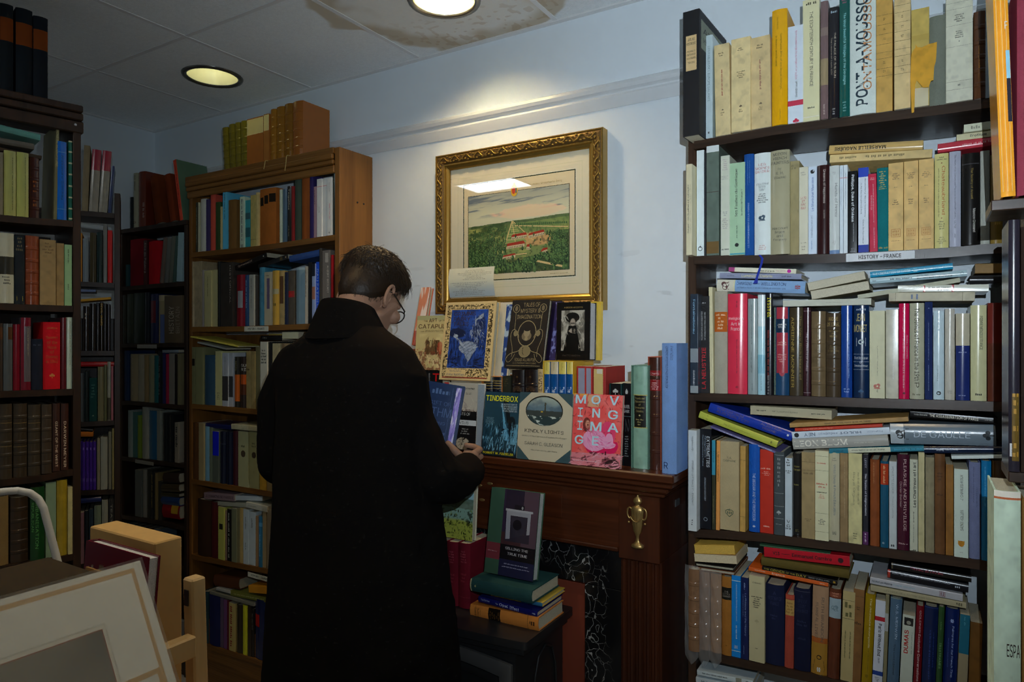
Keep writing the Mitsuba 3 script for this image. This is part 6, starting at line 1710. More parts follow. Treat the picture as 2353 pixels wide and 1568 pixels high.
# ---------------------------------------------------------------- stove
t = tag('stove', 'black cast-iron stove standing in the fireplace, a pile of books on it', 'stove')
sx0, sx1, sc_ = -1.50, -.905, -1.2025
xs = np.linspace(sx0, sx1, 17)
fr = 1.562 - .022 * (1 - ((xs - sc_) / .3) ** 2)
top = Polygon(list(zip(xs, fr)) + [(sx1, 1.85), (sx0, 1.85)]).buffer(-.012).buffer(.012, 4)
put(part(t, 'top_plate'), xf(extrude(top.buffer(-.002), .022), t=(0, 0, .7275)), 'iron')
put(part(t, 'top_plate_edge'), xf(extrude(top.buffer(-.016), .020), t=(0, 0, .707)), 'iron')
body = Polygon(list(zip(xs[1:-1] * .95 + sc_ * .05, fr[1:-1] + .032)) + [(sx1 - .035, 1.84), (sx0 + .035, 1.84)])
put(part(t, 'body'), xf(extrude(body, .597), t=(0, 0, .109)), 'iron')
for x in (sx0 + .06, sx1 - .06):
    for y in (1.63, 1.80):
        put(part(t, 'foot'), xf(lathe([(.001, 0), (.020, 0), (.022, .01), (.015, .03), (.018, .079), (.001, .079)], 16), t=(x, y, .0305)), 'iron', smooth=True)


def fy(x):
    return float(np.interp(x, xs, fr)) + .030


def archband(hw, zb, zt, rise, wd, y_off, depth):
    """The arched door frame, following the bowed front."""
    a = np.linspace(-1, 1, 25)
    out = [(sc_ - hw, zb)] + [(sc_ + hw * q, zt - rise * q * q) for q in a] + [(sc_ + hw, zb)]
    inn = [(sc_ - hw + wd, zb + wd)] + [(sc_ + (hw - wd) * q, zt - wd - rise * q * q) for q in a] + [(sc_ + hw - wd, zb + wd)]
    V, F = [], []
    for p, q in zip(out, inn):
        m = ((p[0] + q[0]) / 2, (p[1] + q[1]) / 2)
        V += [[p[0], fy(p[0]) + y_off, p[1]], [p[0], fy(p[0]) + y_off - depth * .7, p[1]], [m[0], fy(m[0]) + y_off - depth, m[1]], [q[0], fy(q[0]) + y_off - depth * .7, q[1]], [q[0], fy(q[0]) + y_off, q[1]]]
    n = len(out)
    for i in range(n):
        j = (i + 1) % n
        for k in range(4):
            F += [[5 * i + k, 5 * j + k, 5 * j + k + 1], [5 * i + k, 5 * j + k + 1, 5 * i + k + 1]]
    return np.array(V), np.array(F)


put(part(t, 'door_frame'), archband(.242, .20, .692, .022, .036, 0, .014), 'iron_trim', smooth=40)
put(part(t, 'door_inner_frame'), archband(.200, .24, .650, .020, .020, 0, .008), 'iron', smooth=40)
pth = np.array([(sx1 - .034, y, z) for y, z in ((1.66, .15), (1.66, .5), (1.668, .60), (1.69, .655), (1.73, .675), (1.77, .655), (1.792, .60), (1.80, .5), (1.80, .15))])
pth = np.array([np.interp(np.linspace(0, 8, 41), range(9), pth[:, i]) for i in range(3)]).T
put(part(t, 'side_arch'), tube(pth, .004, 6), 'iron', smooth=True)
put(part(t, 'door_knob'), xf(trimesh.creation.icosphere(2, .014), t=(sc_ - .22, fy(sc_ - .22) - .02, .45)), 'iron_trim', smooth=True)

NO = (980, 1030, 2.9145)
VP = Plane((0, 1.632), 0)
VG = 'pile of books on the stove'
zst = .7500
pile(VP, NO, 1.35, 'bottom of pile on stove', [(292, 1046, 748, 1143, 90, 'bd7534', 'h', 'orange hardcover with black label', 'b:.28:.455:17110c', 'b:.085:.088:5a3416', 'b:.16:.163:5a3416', 'b:.85:.854:2c1a0e', 't:.07:.14:0:.7:3c220e:LE ROI|EUGENE', 'r:.3:.44:0:.7:5a3c1c:5', 'w:.88:.95:0:.3:3c220e')], depth=.155, group=VG)
pile(VP, NO, 1.35, 'second from bottom of pile on stove', [(346, 992, 740, 1098, 40, '121452', 'h', 'navy hardcover with white script', 'k:.012', 'd:.05:.2:.1:.36:7a80a0:Paul Bartlow', 'd:.3:.345:.0:.3:9aa0b8:The', 'd:.37:.52:.0:.6:a8aec4:Opal', 'd:.545:.7:.0:.6:a8aec4:Effect', 'w:.92:.97:0:.3:8a90a8')], depth=.155, group=VG)
pile(VP, NO, 1.35, 'third from bottom of pile on stove', [(430, 966, 776, 1040, 26, 'b89a3c', 'h', 'thin yellow and blue hardcover', 'k:.035', 'b:.6:1:2c5c7c')], depth=.14, group=VG)
pile(VP, NO, 1.35, 'topmost lying book of pile on stove', [(292, 874, 704, 962, 86, '1c3c3c', 'c', 'large worn green hardcover with frayed corners', 'k:.0', 'b:0:.02:a09878', 'e:.09:.22:8a8a64:leaf')], depth=.165, group=VG)
MS = Plane((0, 1.665), 0)
row(MS, lambda s: zst, NO, 1.5, 'set standing on stove', [
    (58, 128, 622, '5c0e1c', 'c', 'maroon volume with dim gilt lettering, left of three', 'r:700:740:0:.6:8a3a44:3'),
    (131, 205, 630, '5c0e1c', 'c', 'maroon volume with dim gilt lettering, middle of three', 'r:690:770:0:.7:8a3a44:5', 'r:840:900:0:.5:7a2a34:3'),
    (208, 286, 640, '5e0f1d', 'c', 'maroon volume with dim gilt lettering, right of three', 'r:690:770:0:.7:8a3a44:5', 'r:840:900:0:.5:7a2a34:3', 'b:1000:1003:7a2a34'),
], depth=.135, jit=.001, group='maroon volumes on the stove')
zms = VP.hit(980 + 245 / 2.9145, 1030 + 640 / 2.9145, .033)[1]


def landscape_art(u, v):
    c = base(u, '9cc4cc')
    c = mixc(c, 'c8d8c0', ss_(.62, .5, v) * .6)
    hz = .55 + .05 * nz(u, v, 4, 1)
    c = mixc(c, '3c4c1c', ((v < hz + .04) & (v > hz - .12)) * (.5 + .5 * nz(u, v, 22, 2)))
    c = mixc(c, '8cae9c', (v < hz - .12) * 1.0)
    bank = ss_(.34, .28, v + .06 * nz(u, v, 5, 3))
    c = mixc(c, 'a8b04a', bank)
    tr = (nz(u, v * 1.3, 14, 5) > .56) & (v < .42) & (v > .06)
    c = mixc(c, '1e2410', tr * .85)
    tr = (nz(u, v * 2, 26, 7) > .66) & (v < .3)
    return mixc(c, '2a3214', tr * .7)


face_book('green and blue landscape picture book standing on the maroon volumes, partly behind the man', -1.428, -1.168, 1.690, zms, .205, .022, 4, 'h', 'd8d2b8', [('r', 0, 0, 1, 1, 'a8a860'), ('a', .0, .0, 1, 1, 120, 110, landscape_art), *dabs(21, 700, lambda x, z: z < .44 and (int(x * 9) + int(z * 12)) % 3 != 0, ('2a3414', '4c5c20', '1c240e', '6c7c30', '8c9a40'), .013, 1.7, lambda x, z: 1.57)], 1.05)
zgr = VP.hit(1113, 1319, .045)[1]


def selling(u, v):
    return base(u, '2c2036')


SG_ = [('r', 0, 0, 1, 1, '2c2036'), ('r', 0, 0, .29, 1, '34503f'), ('r', 0, .17, .29, .36, '6c2c34'), ('r', .29, .0, 1, .19, '1c1c38'), ('r', .29, .19, 1, .36, '100c10'), ('r', .29, .36, 1, .5, '3c2428'),
       ('r', .33, .76, .72, 1, '241c2c'), ('r', .7, .36, 1, 1, '4a3842'), ('r', .36, .40, .86, .75, '2a2430'), ('p', [(.38, .42), (.47, .43), (.45, .70), (.80, .70), (.80, .50), (.86, .51), (.86, .75), (.36, .75)], '8a8a92'),
       ('r', .34, .75, .90, .775, '9a9aa0'), ('p', [(.50, .44), (.76, .50), (.78, .69), (.48, .68)], '2c2834'), ('e', .60, .60, .09, .06, '120e16'), ('r', .52, .775, .72, .83, '16121a'), ('e', .68, .80, .02, .018, '8a8a8a'),
       ('t', .40, .86, .305, .335, 'b8b4b8', 'SELLING THE'), ('t', .45, .85, .245, .275, 'b8b4b8', 'TRUE TIME'), ('w', .40, .88, .135, .15, '8a88a0', 1), ('w', .36, .92, .10, .115, '8a88a0', 1), ('w', .04, .25, .255, .27, '9a7078', 1)]
face_book('greyish green hardcover about clocks standing upright on the pile on the stove', -1.116, -.951, 1.677, zgr, .246, .032, 10, 'h', '34503f', SG_, 1.2, pagec=lin('d8dcd8') * .8)

# ---------------------------------------------------------------- books on the mantel shelf
N1 = (900, 660, 3.3357)
MP = Plane((0, 1.80), 0)
MG = 'books on the mantel shelf'
zm = lambda s: MT
row(MP, zm, N1, 1.2, 'back row on mantel shelf', [
    (698, 766, 694, '0e1420', 'l', 'navy leather volume with gilt bands in slipcase', 'k:.075', 'D:.12', *[f'b:{y}:{y + 8}:8a7440' for y in (716, 734, 752, 775, 790)]),
    (769, 838, 692, '0e1420', 'l', 'navy leather volume with gilt bands in slipcase', 'k:.075', 'D:.12', *[f'b:{y}:{y + 8}:8a7440' for y in (716, 734, 752, 775, 790)]),
    (846, 908, 684, '23241a', 'c', 'dark olive cloth book with dim gilt', 'k:.062', 'D:.13', 'r:700:760:0:.6:4a4426:4'),
    (914, 1008, 636, '1b1312', 'l', 'black-brown leather volume with gilt lettering', 'k:.06', 'D:.14', 'e:690:.2:4a3a20:leaf', 'b:742:746:5a4428', 't:762:800:0:.7:6a4c30:LORD|BURIED|OF THE'),
    (1012, 1112, 634, '1b1312', 'l', 'black-brown leather volume with gilt lettering', 'k:.06', 'D:.14', 'e:690:.2:4a3a20:leaf', 'b:742:746:5a4428', 't:762:800:0:.7:6a4c30:LORD|BURIED|OF THE'),
    (1116, 1160, 628, 'c4a878', 'h', 'buff hardcover with brown capitals', 'k:.066', 'D:.14', 't:650:690:0:.8:4a3424:AN|DEEN', 'd:700:800:0:.6:4a3424:VINE'),
    (1166, 1210, 572, '0c4884', 'h', 'blue hardcover with pale yellow head', 'k:.06', 'D:.14', 'b:572:668:d0bc5c', 'd:580:640:0:.3:8a7430:Soulley', 'd:765:810:0:.6:c4d0dc:The'),
    (1214, 1272, 572, '0c4884', 'h', 'blue hardcover with cream head', 'k:.06', 'D:.14', 'b:572:668:c4b490', 'd:580:640:0:.3:8a7430:Soulley', 'd:765:810:0:.6:c4d0dc:The'),
    (1276, 1334, 572, '0c4884', 'h', 'blue hardcover with pale yellow head', 'k:.06', 'D:.14', 'b:572:668:d0bc5c', 'd:580:640:0:.3:8a7430:Soulley', 'd:765:810:0:.6:c4d0dc:The'),
    (1338, 1386, 572, '0c4884', 'h', 'blue hardcover with pale yellow head', 'k:.06', 'D:.14', 'b:572:668:d0bc5c', 'd:580:640:0:.3:8a7430:Soulley', 'd:765:810:0:.6:c4d0dc:The'),
    (1418, 1538, 608, 'a8302a', 's', 'red slipcase holding two grey-backed volumes', 'k:.05', 'D:.15', 'b:622:1000:8a8a9a:-.4:.05', 'b:622:1000:8a8a9a:.12:.42', 'b:622:1000:a8302a:.02:.12'),
    (1544, 1640, 612, '9c2c28', 's', 'red slipcase with torn parchment spine', 'k:.05', 'D:.15', 'b:628:1000:c0a868:-.45:.3', 'b:628:665:c8c0a8:-.2:.25'),
    (1668, 1764, 740, '0c0c0e', 'g', 'black glossy hardcover with pale portrait', 'k:.025', 'D:.13', 'e:800:.5:a8a8a4:leaf', 'b:740:1390:0c3838:-.5:-.4', 'b:740:1390:0c3838:.42:.5'),
    (1768, 1834, 738, '0c0d10', 'g', 'black glossy hardcover with white capitals', 'k:.02', 'D:.13', 'e:800:.6:a0a4a0:figure', 't:905:965:.0:.8:b0b0ac:MURIEL|SPARK', 'b:990:994:4a6060', 'r:1140:1300:0:.7:6a7070:9', 'd:1010:1110:.1:.5:2c2c30:2', 'b:740:1390:0c3838:-.5:-.42'),
    (1846, 1955, 604, '7ea08c', 'h', 'green moire hardcover with black label', 'k:.0', 'D:.15', 'n:2', 'b:826:832:a89850', 'b:832:1076:15140f:-.42:.42', 'b:1076:1082:a89850', 't:845:960:0:.7:8a7e50:Travels and|Discoveries|of|Christopher|Columbus', 'e:985:.14:b0a470:leaf', 'r:1010:1060:0:.6:8a7e50:3'),
    (1974, 2056, 540, '3c1e16', 'l', 'dark brown leather volume with red label', 'k:.008', 'D:.16', 'b:640:796:7c1a1c', 't:655:715:0:.8:c49c98:Chants|Milton|of', 'r:730:785:0:.85:c49c98:4'),
    (2066, 2180, 430, '6a88b8', 'c', 'tall pale blue cloth volume', 'k:-.03', 'D:.105', 'd:455:560:.2:.17:22345c:FANTASIES', 'd:455:780:-.12:.17:22345c:CARINE ROITFELD FASHION BOOK', 't:1345:1395:-.2:.3:22345c:R'),
], jit=.001, group=MG)
for lbl, a, b, yt, k0, dd, col in (('open orange-brown slipcase holding two navy leather volumes', 688, 846, 682, .074, .125, 'b8743c'), ('yellow slipcase holding the four blue volumes', 1160, 1392, 566, .059, .146, 'c8a02c'), ('green slipcase holding the moire volume', 1836, 1966, 600, -.001, .155, '5c7c6c'), ('rust slipcase holding the brown leather volume', 1964, 2066, 534, .012, .17, '9c4c34')):
    sA, zt = MP.hit(900 + a / N1[2], 660 + yt / N1[2], k0)
    sB, _ = MP.hit(900 + b / N1[2], 660 + yt / N1[2], k0)
    th = .0018
    m = cat(bx(sA, sA + th, k0, k0 + dd, 0, zt - MT), bx(sB - th, sB, k0, k0 + dd, 0, zt - MT), bx(sA + th, sB - th, k0, k0 + dd, zt - MT - th, zt - MT), bx(sA + th, sB - th, k0 + dd - th, k0 + dd, 0, zt - MT - th))
    tag(put(num('slipcase'), MP.world(m, z=MT + .0003), 'bk_matte', alb(col, 1.2), k=0), lbl, 'slipcase', 'slipcases on the mantel shelf')


def tinder(u, v):
    c = base(u, '1c3a48')
    c = mixc(c, '0c1820', ss_(.3, .0, v))
    c = mixc(c, '5c98b4', ((np.abs(u - .62 + .35 * (v - .5)) < .06 * ss_(.75, .2, v) + .015) & (v < .82) & (v > .25)) * .9)
    c = mixc(c, '0a141a', (np.abs(u - .78 + .42 * (v - .45)) < .06) & (v > .2) & (v < .86))
    c = mixc(c, '6ca4b8', ((u > .8) & (v < .55) & (v > .2) & (nz(u, v, 9, 2) > .45)) * .7)
    c = mixc(c, '0a1014', ((np.hypot((u - .82) * 1, v - .53) < .10)) * .9)
    return mixc(c, '7cb0c4', ((v < .3) & (v > .08) & (nz(u * 1.6, v * .7, 26, 4) > .62)) * .7)


face_book('dark blue paperback with yellow capitals, leftmost of three at the mantel edge', -1.1816, -1.0560, 1.760, MT, .196, .016, 7, 'p', '23404c', [('a', 0, 0, 1, 1, 110, 150, tinder), *dabs(12, 500, lambda x, z: .08 < z < .5 and x > .05, ('7cb0c8', '3c6a80', '0c1c26', '5c90a8', '14303e'), .016, 3.2, lambda x, z: 1.4), *dabs(13, 160, lambda x, z: .55 < x < .95 and .3 < z < .55, ('0a1218', '101c24', '4c7c90'), .03, 1.6), ('t', .04, .96, .855, .945, 'd8d028', 'TINDERBOX', True), ('t', .48, .95, .80, .825, 'b8c4c8', 'THE UNTOLD STORY OF'), ('t', .48, .95, .765, .79, 'b8c4c8', 'THE UP STAIRS LOUNGE'), ('t', .55, .95, .73, .755, 'b8c4c8', 'FIRE AND THE RISE'), ('t', .54, .95, .695, .72, 'b8c4c8', 'OF GAY LIBERATION'), ('w', .06, .34, .49, .6, '6a8a98', 6), ('t', .05, .92, .025, .062, 'c4b41c', 'ROBERT W. FIESELER', True)], 1.25, group=MG)


def sea(u, v):
    x, y = (u - .5) * 2, (v - .5) * 2
    c = base(u, '5c7078')
    c = mixc(c, '9ca494', ss_(.1, .8, y + .5 * nz(u, v, 4, 1) - .3) * .8)
    c = mixc(c, '3c4c5c', ss_(.55, .35, nz(u, v, 5, 6)) * .5 * (y > 0))
    land = (y < -.02 + .1 * nz(u, v, 6, 2)) & (y > -.35)
    c = mixc(c, '2c2c20', land * .85)
    c = mixc(c, 'b49438', (np.abs(x + .12) < .06) & (np.abs(y + .04) < .05))
    c = mixc(c, '3c3a2c', (np.abs(x - .06) < .035 + .02 * (y < .0)) & (y > -.25) & (y < .55))
    c = mixc(c, '4a483a', (np.abs(x - .06) < .05) & (y > .5) & (y < .62))
    c = mixc(c, '1c2a28', (y < -.35) * .9)
    return mixc(c, 'c4ccc0', ((y < -.35) & (nz(u, v * 1.6, 9, 4) > .58)) * .8)


def ell(u, v):
    return sea(u, v)


KL = [('r', 0, 0, 1, 1, 'b8ac90'), ('p', [(0, 1), (.22, 1), (0, .82)], '33494e'), ('p', [(1, 1), (.72, 1), (1, .8)], '33494e'), ('p', [(0, 0), (.24, 0), (0, .2)], '33494e'), ('p', [(1, 0), (.72, 0), (1, .2)], '33494e'),
      ('e', .48, .735, .35, .222, '1c1c16')]


def ellipse_item(cx, cz, rx, rz, fn, n=44):
    """A painted oval: rings of vertices."""
    r, a = np.meshgrid(np.linspace(0, 1, n), np.linspace(0, 2 * np.pi, 97)[:-1], indexing='ij')
    x, y = (r * np.cos(a)).ravel(), (r * np.sin(a)).ravel()
    f = []
    for i in range(n - 1):
        for j in range(96):
            p, q = i * 96 + j, i * 96 + (j + 1) % 96
            f += [[p, p + 96, q + 96], [p, q + 96, q]]
    return np.c_[cx + rx * x, cz + rz * y], np.array(f), np.clip(fn(.5 + .5 * x, .5 + .5 * y), 0, .85)


KL += [('t', .13, .86, .405, .455, '2a2620', 'KINDLY LIGHTS'), ('t', .08, .92, .335, .362, '3c382c', 'A History of the Lighthouses of Southern New England'), ('t', .14, .85, .22, .268, '2a2620', 'SARAH C. GLEASON'), ('t', .26, .76, .135, .16, '3c382c', 'With a Foreword by John Casey')]
kb = face_book('beige book with an oval lighthouse picture, middle of three at the mantel edge', -1.0535, -.8750, 1.760, MT, .200, .014, 6, 'p', 'ccc4b0', KL, 1.25, group=MG)
p, f, vc = ellipse_item(.48 * .1785, .735 * .2, .335 * .1785, .21 * .2, sea)
put(part(kb, 'oval_picture'), xf((np.c_[p[:, 0], np.full(len(p), -.0012), p[:, 1]], f), rot('x', -6), (-1.0535, 1.760, MT + .0004)), 'art', vcol=np.clip(vc * 1.25, 0, .85))


def pink(u, v):
    c = base(u, 'd8504c')
    c = mixc(c, 'e88078', ss_(.45, .65, nz(u, v, 5, 1)) * .5)
    c = mixc(c, 'e0a040', (u < .28) * ss_(.93, 1.0, v) * .8)
    c = mixc(c, 'c89470', (np.abs(u - .42) < .13) & (v > .82) & (v < .99))
    c = mixc(c, '8c2c30', (nz(u, v, 30, 3) > .72) * .5)
    ch = (np.hypot((u - .6) / .34, (v - .30) / .16) < 1) & (v < .36)
    c = mixc(c, 'c81c50', ch * 1.0)
    c = mixc(c, 'd43a68', (np.hypot((u - .72) / .16, (v - .45) / .18) < 1) * .9)
    body = (np.hypot((u - .46) / .24, (v - .36) / .15) < 1) | (np.hypot((u - .72) / .17, (v - .31) / .05) < 1) | (np.hypot((u - .76) / .08, (v - .37) / .1) < 1)
    c = mixc(c, 'e498b8', body * (.75 + .25 * nz(u, v, 9, 5)))
    c = mixc(c, '4a2420', (np.hypot((u - .29) / .075, (v - .57) / .10) < 1) * .9)
    c = mixc(c, 'b06a5c', (np.hypot((u - .31) / .05, (v - .575) / .06) < 1) * 1.0)
    fl = v < .17 + .03 * u
    c = mixc(c, 'c87c84', fl * .8)
    c = mixc(c, '30161a', ((v < .20) & (nz(u, v * 1.5, 7, 8) > .58)) * .8)
    c = mixc(c, '1c1010', (np.hypot((u - .84) / .14, (v - .06) / .06) < 1) * .85)
    return mixc(c, '3a1218', (np.abs(u - .7) < .012) & (v < .22) & (v > .07))


MI = [('a', 0, 0, 1, 1, 130, 150, pink), *dabs(14, 1100, lambda x, z: math.hypot((x - .46) / .24, (z - .36) / .15) < 1 or math.hypot((x - .72) / .17, (z - .31) / .05) < 1, ('e8a4c4', 'd47ca4', 'f0b8d0', 'c8608c', 'dc90b4'), .02, 2.6, lambda x, z: 1 + 3 * x), *dabs(15, 500, lambda x, z: z < .17, ('c87c88', 'b0606c', 'dc98a0', '8c4450'), .02, 3, lambda x, z: .2), *dabs(16, 120, lambda x, z: z > .45, ('a83a38', 'e07068', '7c2428'), .014, 3), *dabs(17, 120, lambda x, z: math.hypot((x - .29) / .085, (z - .57) / .11) < 1, ('5c3020', '3a1c14', '7c4630'), .02, 3, lambda x, z: 1.5), ('e', .315, .585, .038, .045, 'c4846c'), ('e', .32, .565, .012, .016, '5a1c1c'), ('e', .303, .598, .006, .005, '2a1410'), ('e', .33, .598, .006, .005, '2a1410')] + [('t', x0, x1, z0, z0 + .125, 'a8c4cc', ch, True) for ch, x0, x1, z0 in (('M', .04, .26, .86), ('O', .37, .56, .86), ('V', .74, .93, .86), ('I', .125, .175, .675), ('N', .40, .56, .675), ('G', .72, .92, .665), ('I', .125, .175, .49), ('M', .37, .60, .49), ('A', .72, .94, .49), ('G', .06, .24, .29), ('E', .42, .55, .29))]
MI += [('r', .10, z, .205, z + .018, 'a8c4cc') for z in (.675, .785, .49, .60)] + [('t', .03, .2, .085, .1, '1a1216', 'Edited by Omar', True), ('t', .03, .62, .055, .075, 'e8d8dc', 'Documents of Contemporary Art')]
face_book('pink paperback with large pale blue capitals, rightmost of three at the mantel edge', -.8720, -.7215, 1.760, MT, .203, .012, 6, 'p', 'd8505c', MI, 1.25, group=MG, gloss=True)


def pell(u, v):
    c = base(u, 'b8ac98')
    c = mixc(c, '6c5048', ss_(.55, .68, nz(u, v, 6, 3)) * ((v < .78) & (v > .52)) * .9)
    c = mixc(c, '0e0c0c', (v < .52) * 1.0)
    return mixc(c, 'a89880', ((np.hypot((u - .62) / .2, (v - .1) / .09) < 1) & (nz(u, v, 14, 5) > .4)) * 1.0)


PE = [('a', 0, 0, 1, 1, 80, 110, pell), *dabs(19, 200, lambda x, z: .55 < z < .8 and x > .2, ('7c6054', 'a8988a', '5c443c', 'c0b4a0'), .03, 2), *dabs(20, 160, lambda x, z: math.hypot((x - .62) / .22, (z - .1) / .09) < 1, ('c8bca0', '8a7c64', '5a4e3c'), .03, 1.6), ('r', 0, .9, .14, 1, 'b83a34'), ('t', .2, .92, .905, .93, '2a2824', 'CHARLES PELLEGRINO', True), ('w', .6, .9, .83, .86, '6a645a', 2), ('r', 0, .50, 1, .58, '100e0e'), ('t', .30, .82, .518, .562, 'b8b4ac', 'GHOSTS OF'), ('r', 0, .37, 1, .45, 'c4c4c0'), ('t', .2, .78, .388, .432, '3a3a38', 'VESUVIUS'), ('w', .5, .86, .24, .33, '8a8680', 3)]
face_book('hardcover with pale grey and black cover standing behind the blue book the man holds', -1.357, -1.225, 1.790, MT, .216, .048, 4, 'h', 'c4bcac', PE, 1.25, group=MG, pagec=lin('d8e0e4') * .8)
IT = [('r', 0, 0, 1, 1, '0c0b0b'), ('t', .55, .66, .66, .98, 'c8c8c4', 'I', True), ('t', .74, .92, .82, .94, 'c81414', 'T', True)]
face_book('black book with a red capital, just right of the man', -1.60, -1.433, 1.885, MT, .250, .052, 2, 'h', '0c0b0b', [('r', 0, 0, 1, 1, '0c0b0b'), ('t', .75, .92, .85, .96, 'c81414', 'T', True), ('w', .64, .68, .84, .96, 'c8c8c4', 9)], 1.25, group=MG)


def cata(u, v):
    c = base(u, 'b09c68')
    c = mixc(c, '8c8c64', (v > .92) * .7)
    c = mixc(c, 'c4b078', ss_(.4, .6, nz(u, v, 4, 1)) * ((v < .66) & (v > .45)) * .8)
    c = mixc(c, '5c4024', (np.abs(u - .5) < .20) & (v < .55) & (v > .28) & (nz(u, v, 8, 2) > .44))
    c = mixc(c, '6c3420', ((v < .34) & (nz(u, v, 13, 4) > .48)) * .8)
    c = mixc(c, 'c8b080', ((v < .26) & (nz(u, v, 16, 7) > .58)) * .7)
    return mixc(c, 'a03a24', (np.hypot((u - .72) / .08, (v - .4) / .12) < 1) * .7)


face_book('tan paperback with a painted war machine, left of the two fairy tale books', -1.556, -1.405, 1.889, MT + .2515, .192, .018, 6, 'p', 'a89464', [('a', 0, 0, 1, 1, 100, 130, cata), *dabs(3, 900, lambda x, z: z < .36 + .05 * math.sin(9 * x), ('6c3420', '3c2818', 'c8a878', 'a04a2c', '8a6a3c', '4a3a24', 'b48c54', 'd0b890'), .015, 1.1, lambda x, z: 1.5), *dabs(4, 260, lambda x, z: abs(x - .5) < .2 and .3 < z < .6, ('4a3018', '6c4a28', '2c1e10', '8a6840'), .02, 3, lambda x, z: 1.2 if x < .5 else 1.9), ('t', .20, .32, .885, .915, '3c2a14', 'THE'), ('t', .36, .60, .875, .945, '4a2a12', 'ART'), ('t', .64, .88, .885, .915, '3c2a14', 'OF THE'), ('t', .06, .96, .76, .84, '4a2a12', 'CATAPULT'), ('w', .1, .95, .70, .73, '5a4424', 2)], 1.6, group=MG)


def night(u, v):
    c = mixc(base(u, '274a9c'), '14275c', ss_(.40, .62, nz(u, v, 6, 2, 4)) * .8)
    c = mixc(c, '0c1638', (v < .5) * ss_(.5, .62, nz(u * 3, v * .7, 12, 3)) * .7)
    c = mixc(c, '0a1230', ss_(1.0, .8, np.hypot((u - .2) / .27, (v - .60) / .09) + .3 * (nz(u, v, 14, 4) - .5)) * .9)
    c = mixc(c, '101838', ss_(1.05, .8, np.hypot((u - .80) / .16, (v - .78) / .13)) * .7)
    rob = np.hypot((u - .72) / .19, (v - .62) / .24) + .45 * (nz(u, v * .8, 16, 5) - .5)
    c = mixc(c, '8a94aa', ss_(1.0, .75, rob) * ss_(.47, .58, nz(u * 1.2, v * .6, 22, 6)) * .95)
    c = mixc(c, '141b38', ss_(1.0, .7, np.hypot((u - .68) / .08, (v - .62) / .12)) * .8)
    dr_ = np.hypot((u - .52) / .25, (v - .35) / .115) + .12 * (nz(u, v, 18, 7) - .5)
    c = mixc(c, '98a1b2', ss_(1.0, .88, dr_))
    sk = (np.abs(u - .56) < .20 * np.clip((v - .10) / .24, 0, 1)) & (v < .34) & (v > .10)
    c = mixc(c, '8e98aa', sk * 1.0)
    fold = np.abs(np.mod(u * 7 + 2.5 * np.sin(v * 9) + v * 3, 1) - .5)
    c = mixc(c, '4c566e', ((dr_ < .95) | sk) * ss_(.12, .04, fold) * .8)
    armm = np.abs(v - (.56 - .75 * (u - .14))) < .028
    c = mixc(c, 'a4acb8', (armm & (u > .12) & (u < .38)) * 1.0)
    c = mixc(c, 'a8b0bc', ss_(1.0, .8, np.hypot((u - .17) / .07, (v - .545) / .035)))
    c = mixc(c, '8c96a8', ((np.abs(v - (.87 + .45 * (u - .80))) < .016 + .02 * (u > .78)) & (u > .66) & (u < .88)) * 1.0)
    return mixc(c, '0a1028', ss_(.60, .66, nz(u, v, 46, 9, 2)) * .55)


def vines(u, v):
    c = base(u, 'd8b87c')
    e = np.minimum(np.minimum(u, 1 - u) * .77, np.minimum(v, 1 - v))
    q = np.abs(nz(u * .77, v, 26, 3, 2) - .5)
    q2 = np.abs(nz(u * .77, v, 40, 8, 2) - .5)
    return mixc(c, '3c2c14', ss_(.075, .04, np.minimum(q, q2 * 1.4)) * (e > .035))


GR = [('a', 0, 0, 1, 1, 210, 270, vines), ('r', .125, .145, .875, .905, 'd8b87c'), ('a', .135, .152, .865, .898, 170, 220, night), *dabs(6, 900, lambda x, z: .58 < x < .82 and .42 < z < .80, ('9aa4b6', '6c7690', '18203c', 'b4bcc8', '2c3860'), .011, 2.6, lambda x, z: 2.0 + 1.2 * (x - .7) * 4), *dabs(7, 420, lambda x, z: math.hypot((x - .52) / .18, (z - .41) / .085) < 1, ('b4bcc8', '7c88a0', 'a0a8b8', '5c6882'), .013, 3.4, lambda x, z: -.6 + 2.2 * (x - .4)), *dabs(8, 500, lambda x, z: abs(x - .53) < .5 * max(z - .2, 0) and .2 < z < .36, ('a8b0c0', '707c96', '8c98ac', '4c5874'), .012, 3.5, lambda x, z: 1.4 - 2 * (x - .53)), *dabs(9, 700, lambda x, z: .14 < x < .86 and .16 < z < .5 and (x < .36 or x > .7 or z < .2), ('0c1638', '16296a', '2a4a98', '0a1028'), .016, 3, lambda x, z: 1.57 if z > .3 else 0), *dabs(10, 260, lambda x, z: .16 < x < .44 and .46 < z < .66, ('9aa4b4', '0c1430', '141c3c', '5c6884'), .012, 2.5, lambda x, z: -.7), ('t', .19, .62, .82, .87, '3c2a34', 'GRIMMS'), ('t', .19, .52, .755, .805, '3c2a34', 'FAIRY'), ('t', .19, .50, .69, .74, '3c2a34', 'TALES'), ('r', .12, .045, .52, .135, 'd8b87c'), ('t', .2, .44, .1, .125, '5a5468', 'Illustrated by'), ('t', .14, .5, .055, .085, '5a5468', 'Arthur Rackham'), ('r', .06, .025, .94, .04, '8c3a28')]
face_book('fairy tale book with ornate tan border and blue picture, standing below the framed print', -1.424, -1.2165, 1.862, ZC - .1355, .268, .024, 9, 'h', 'd8b87c', GR, 1.15, group=MG)
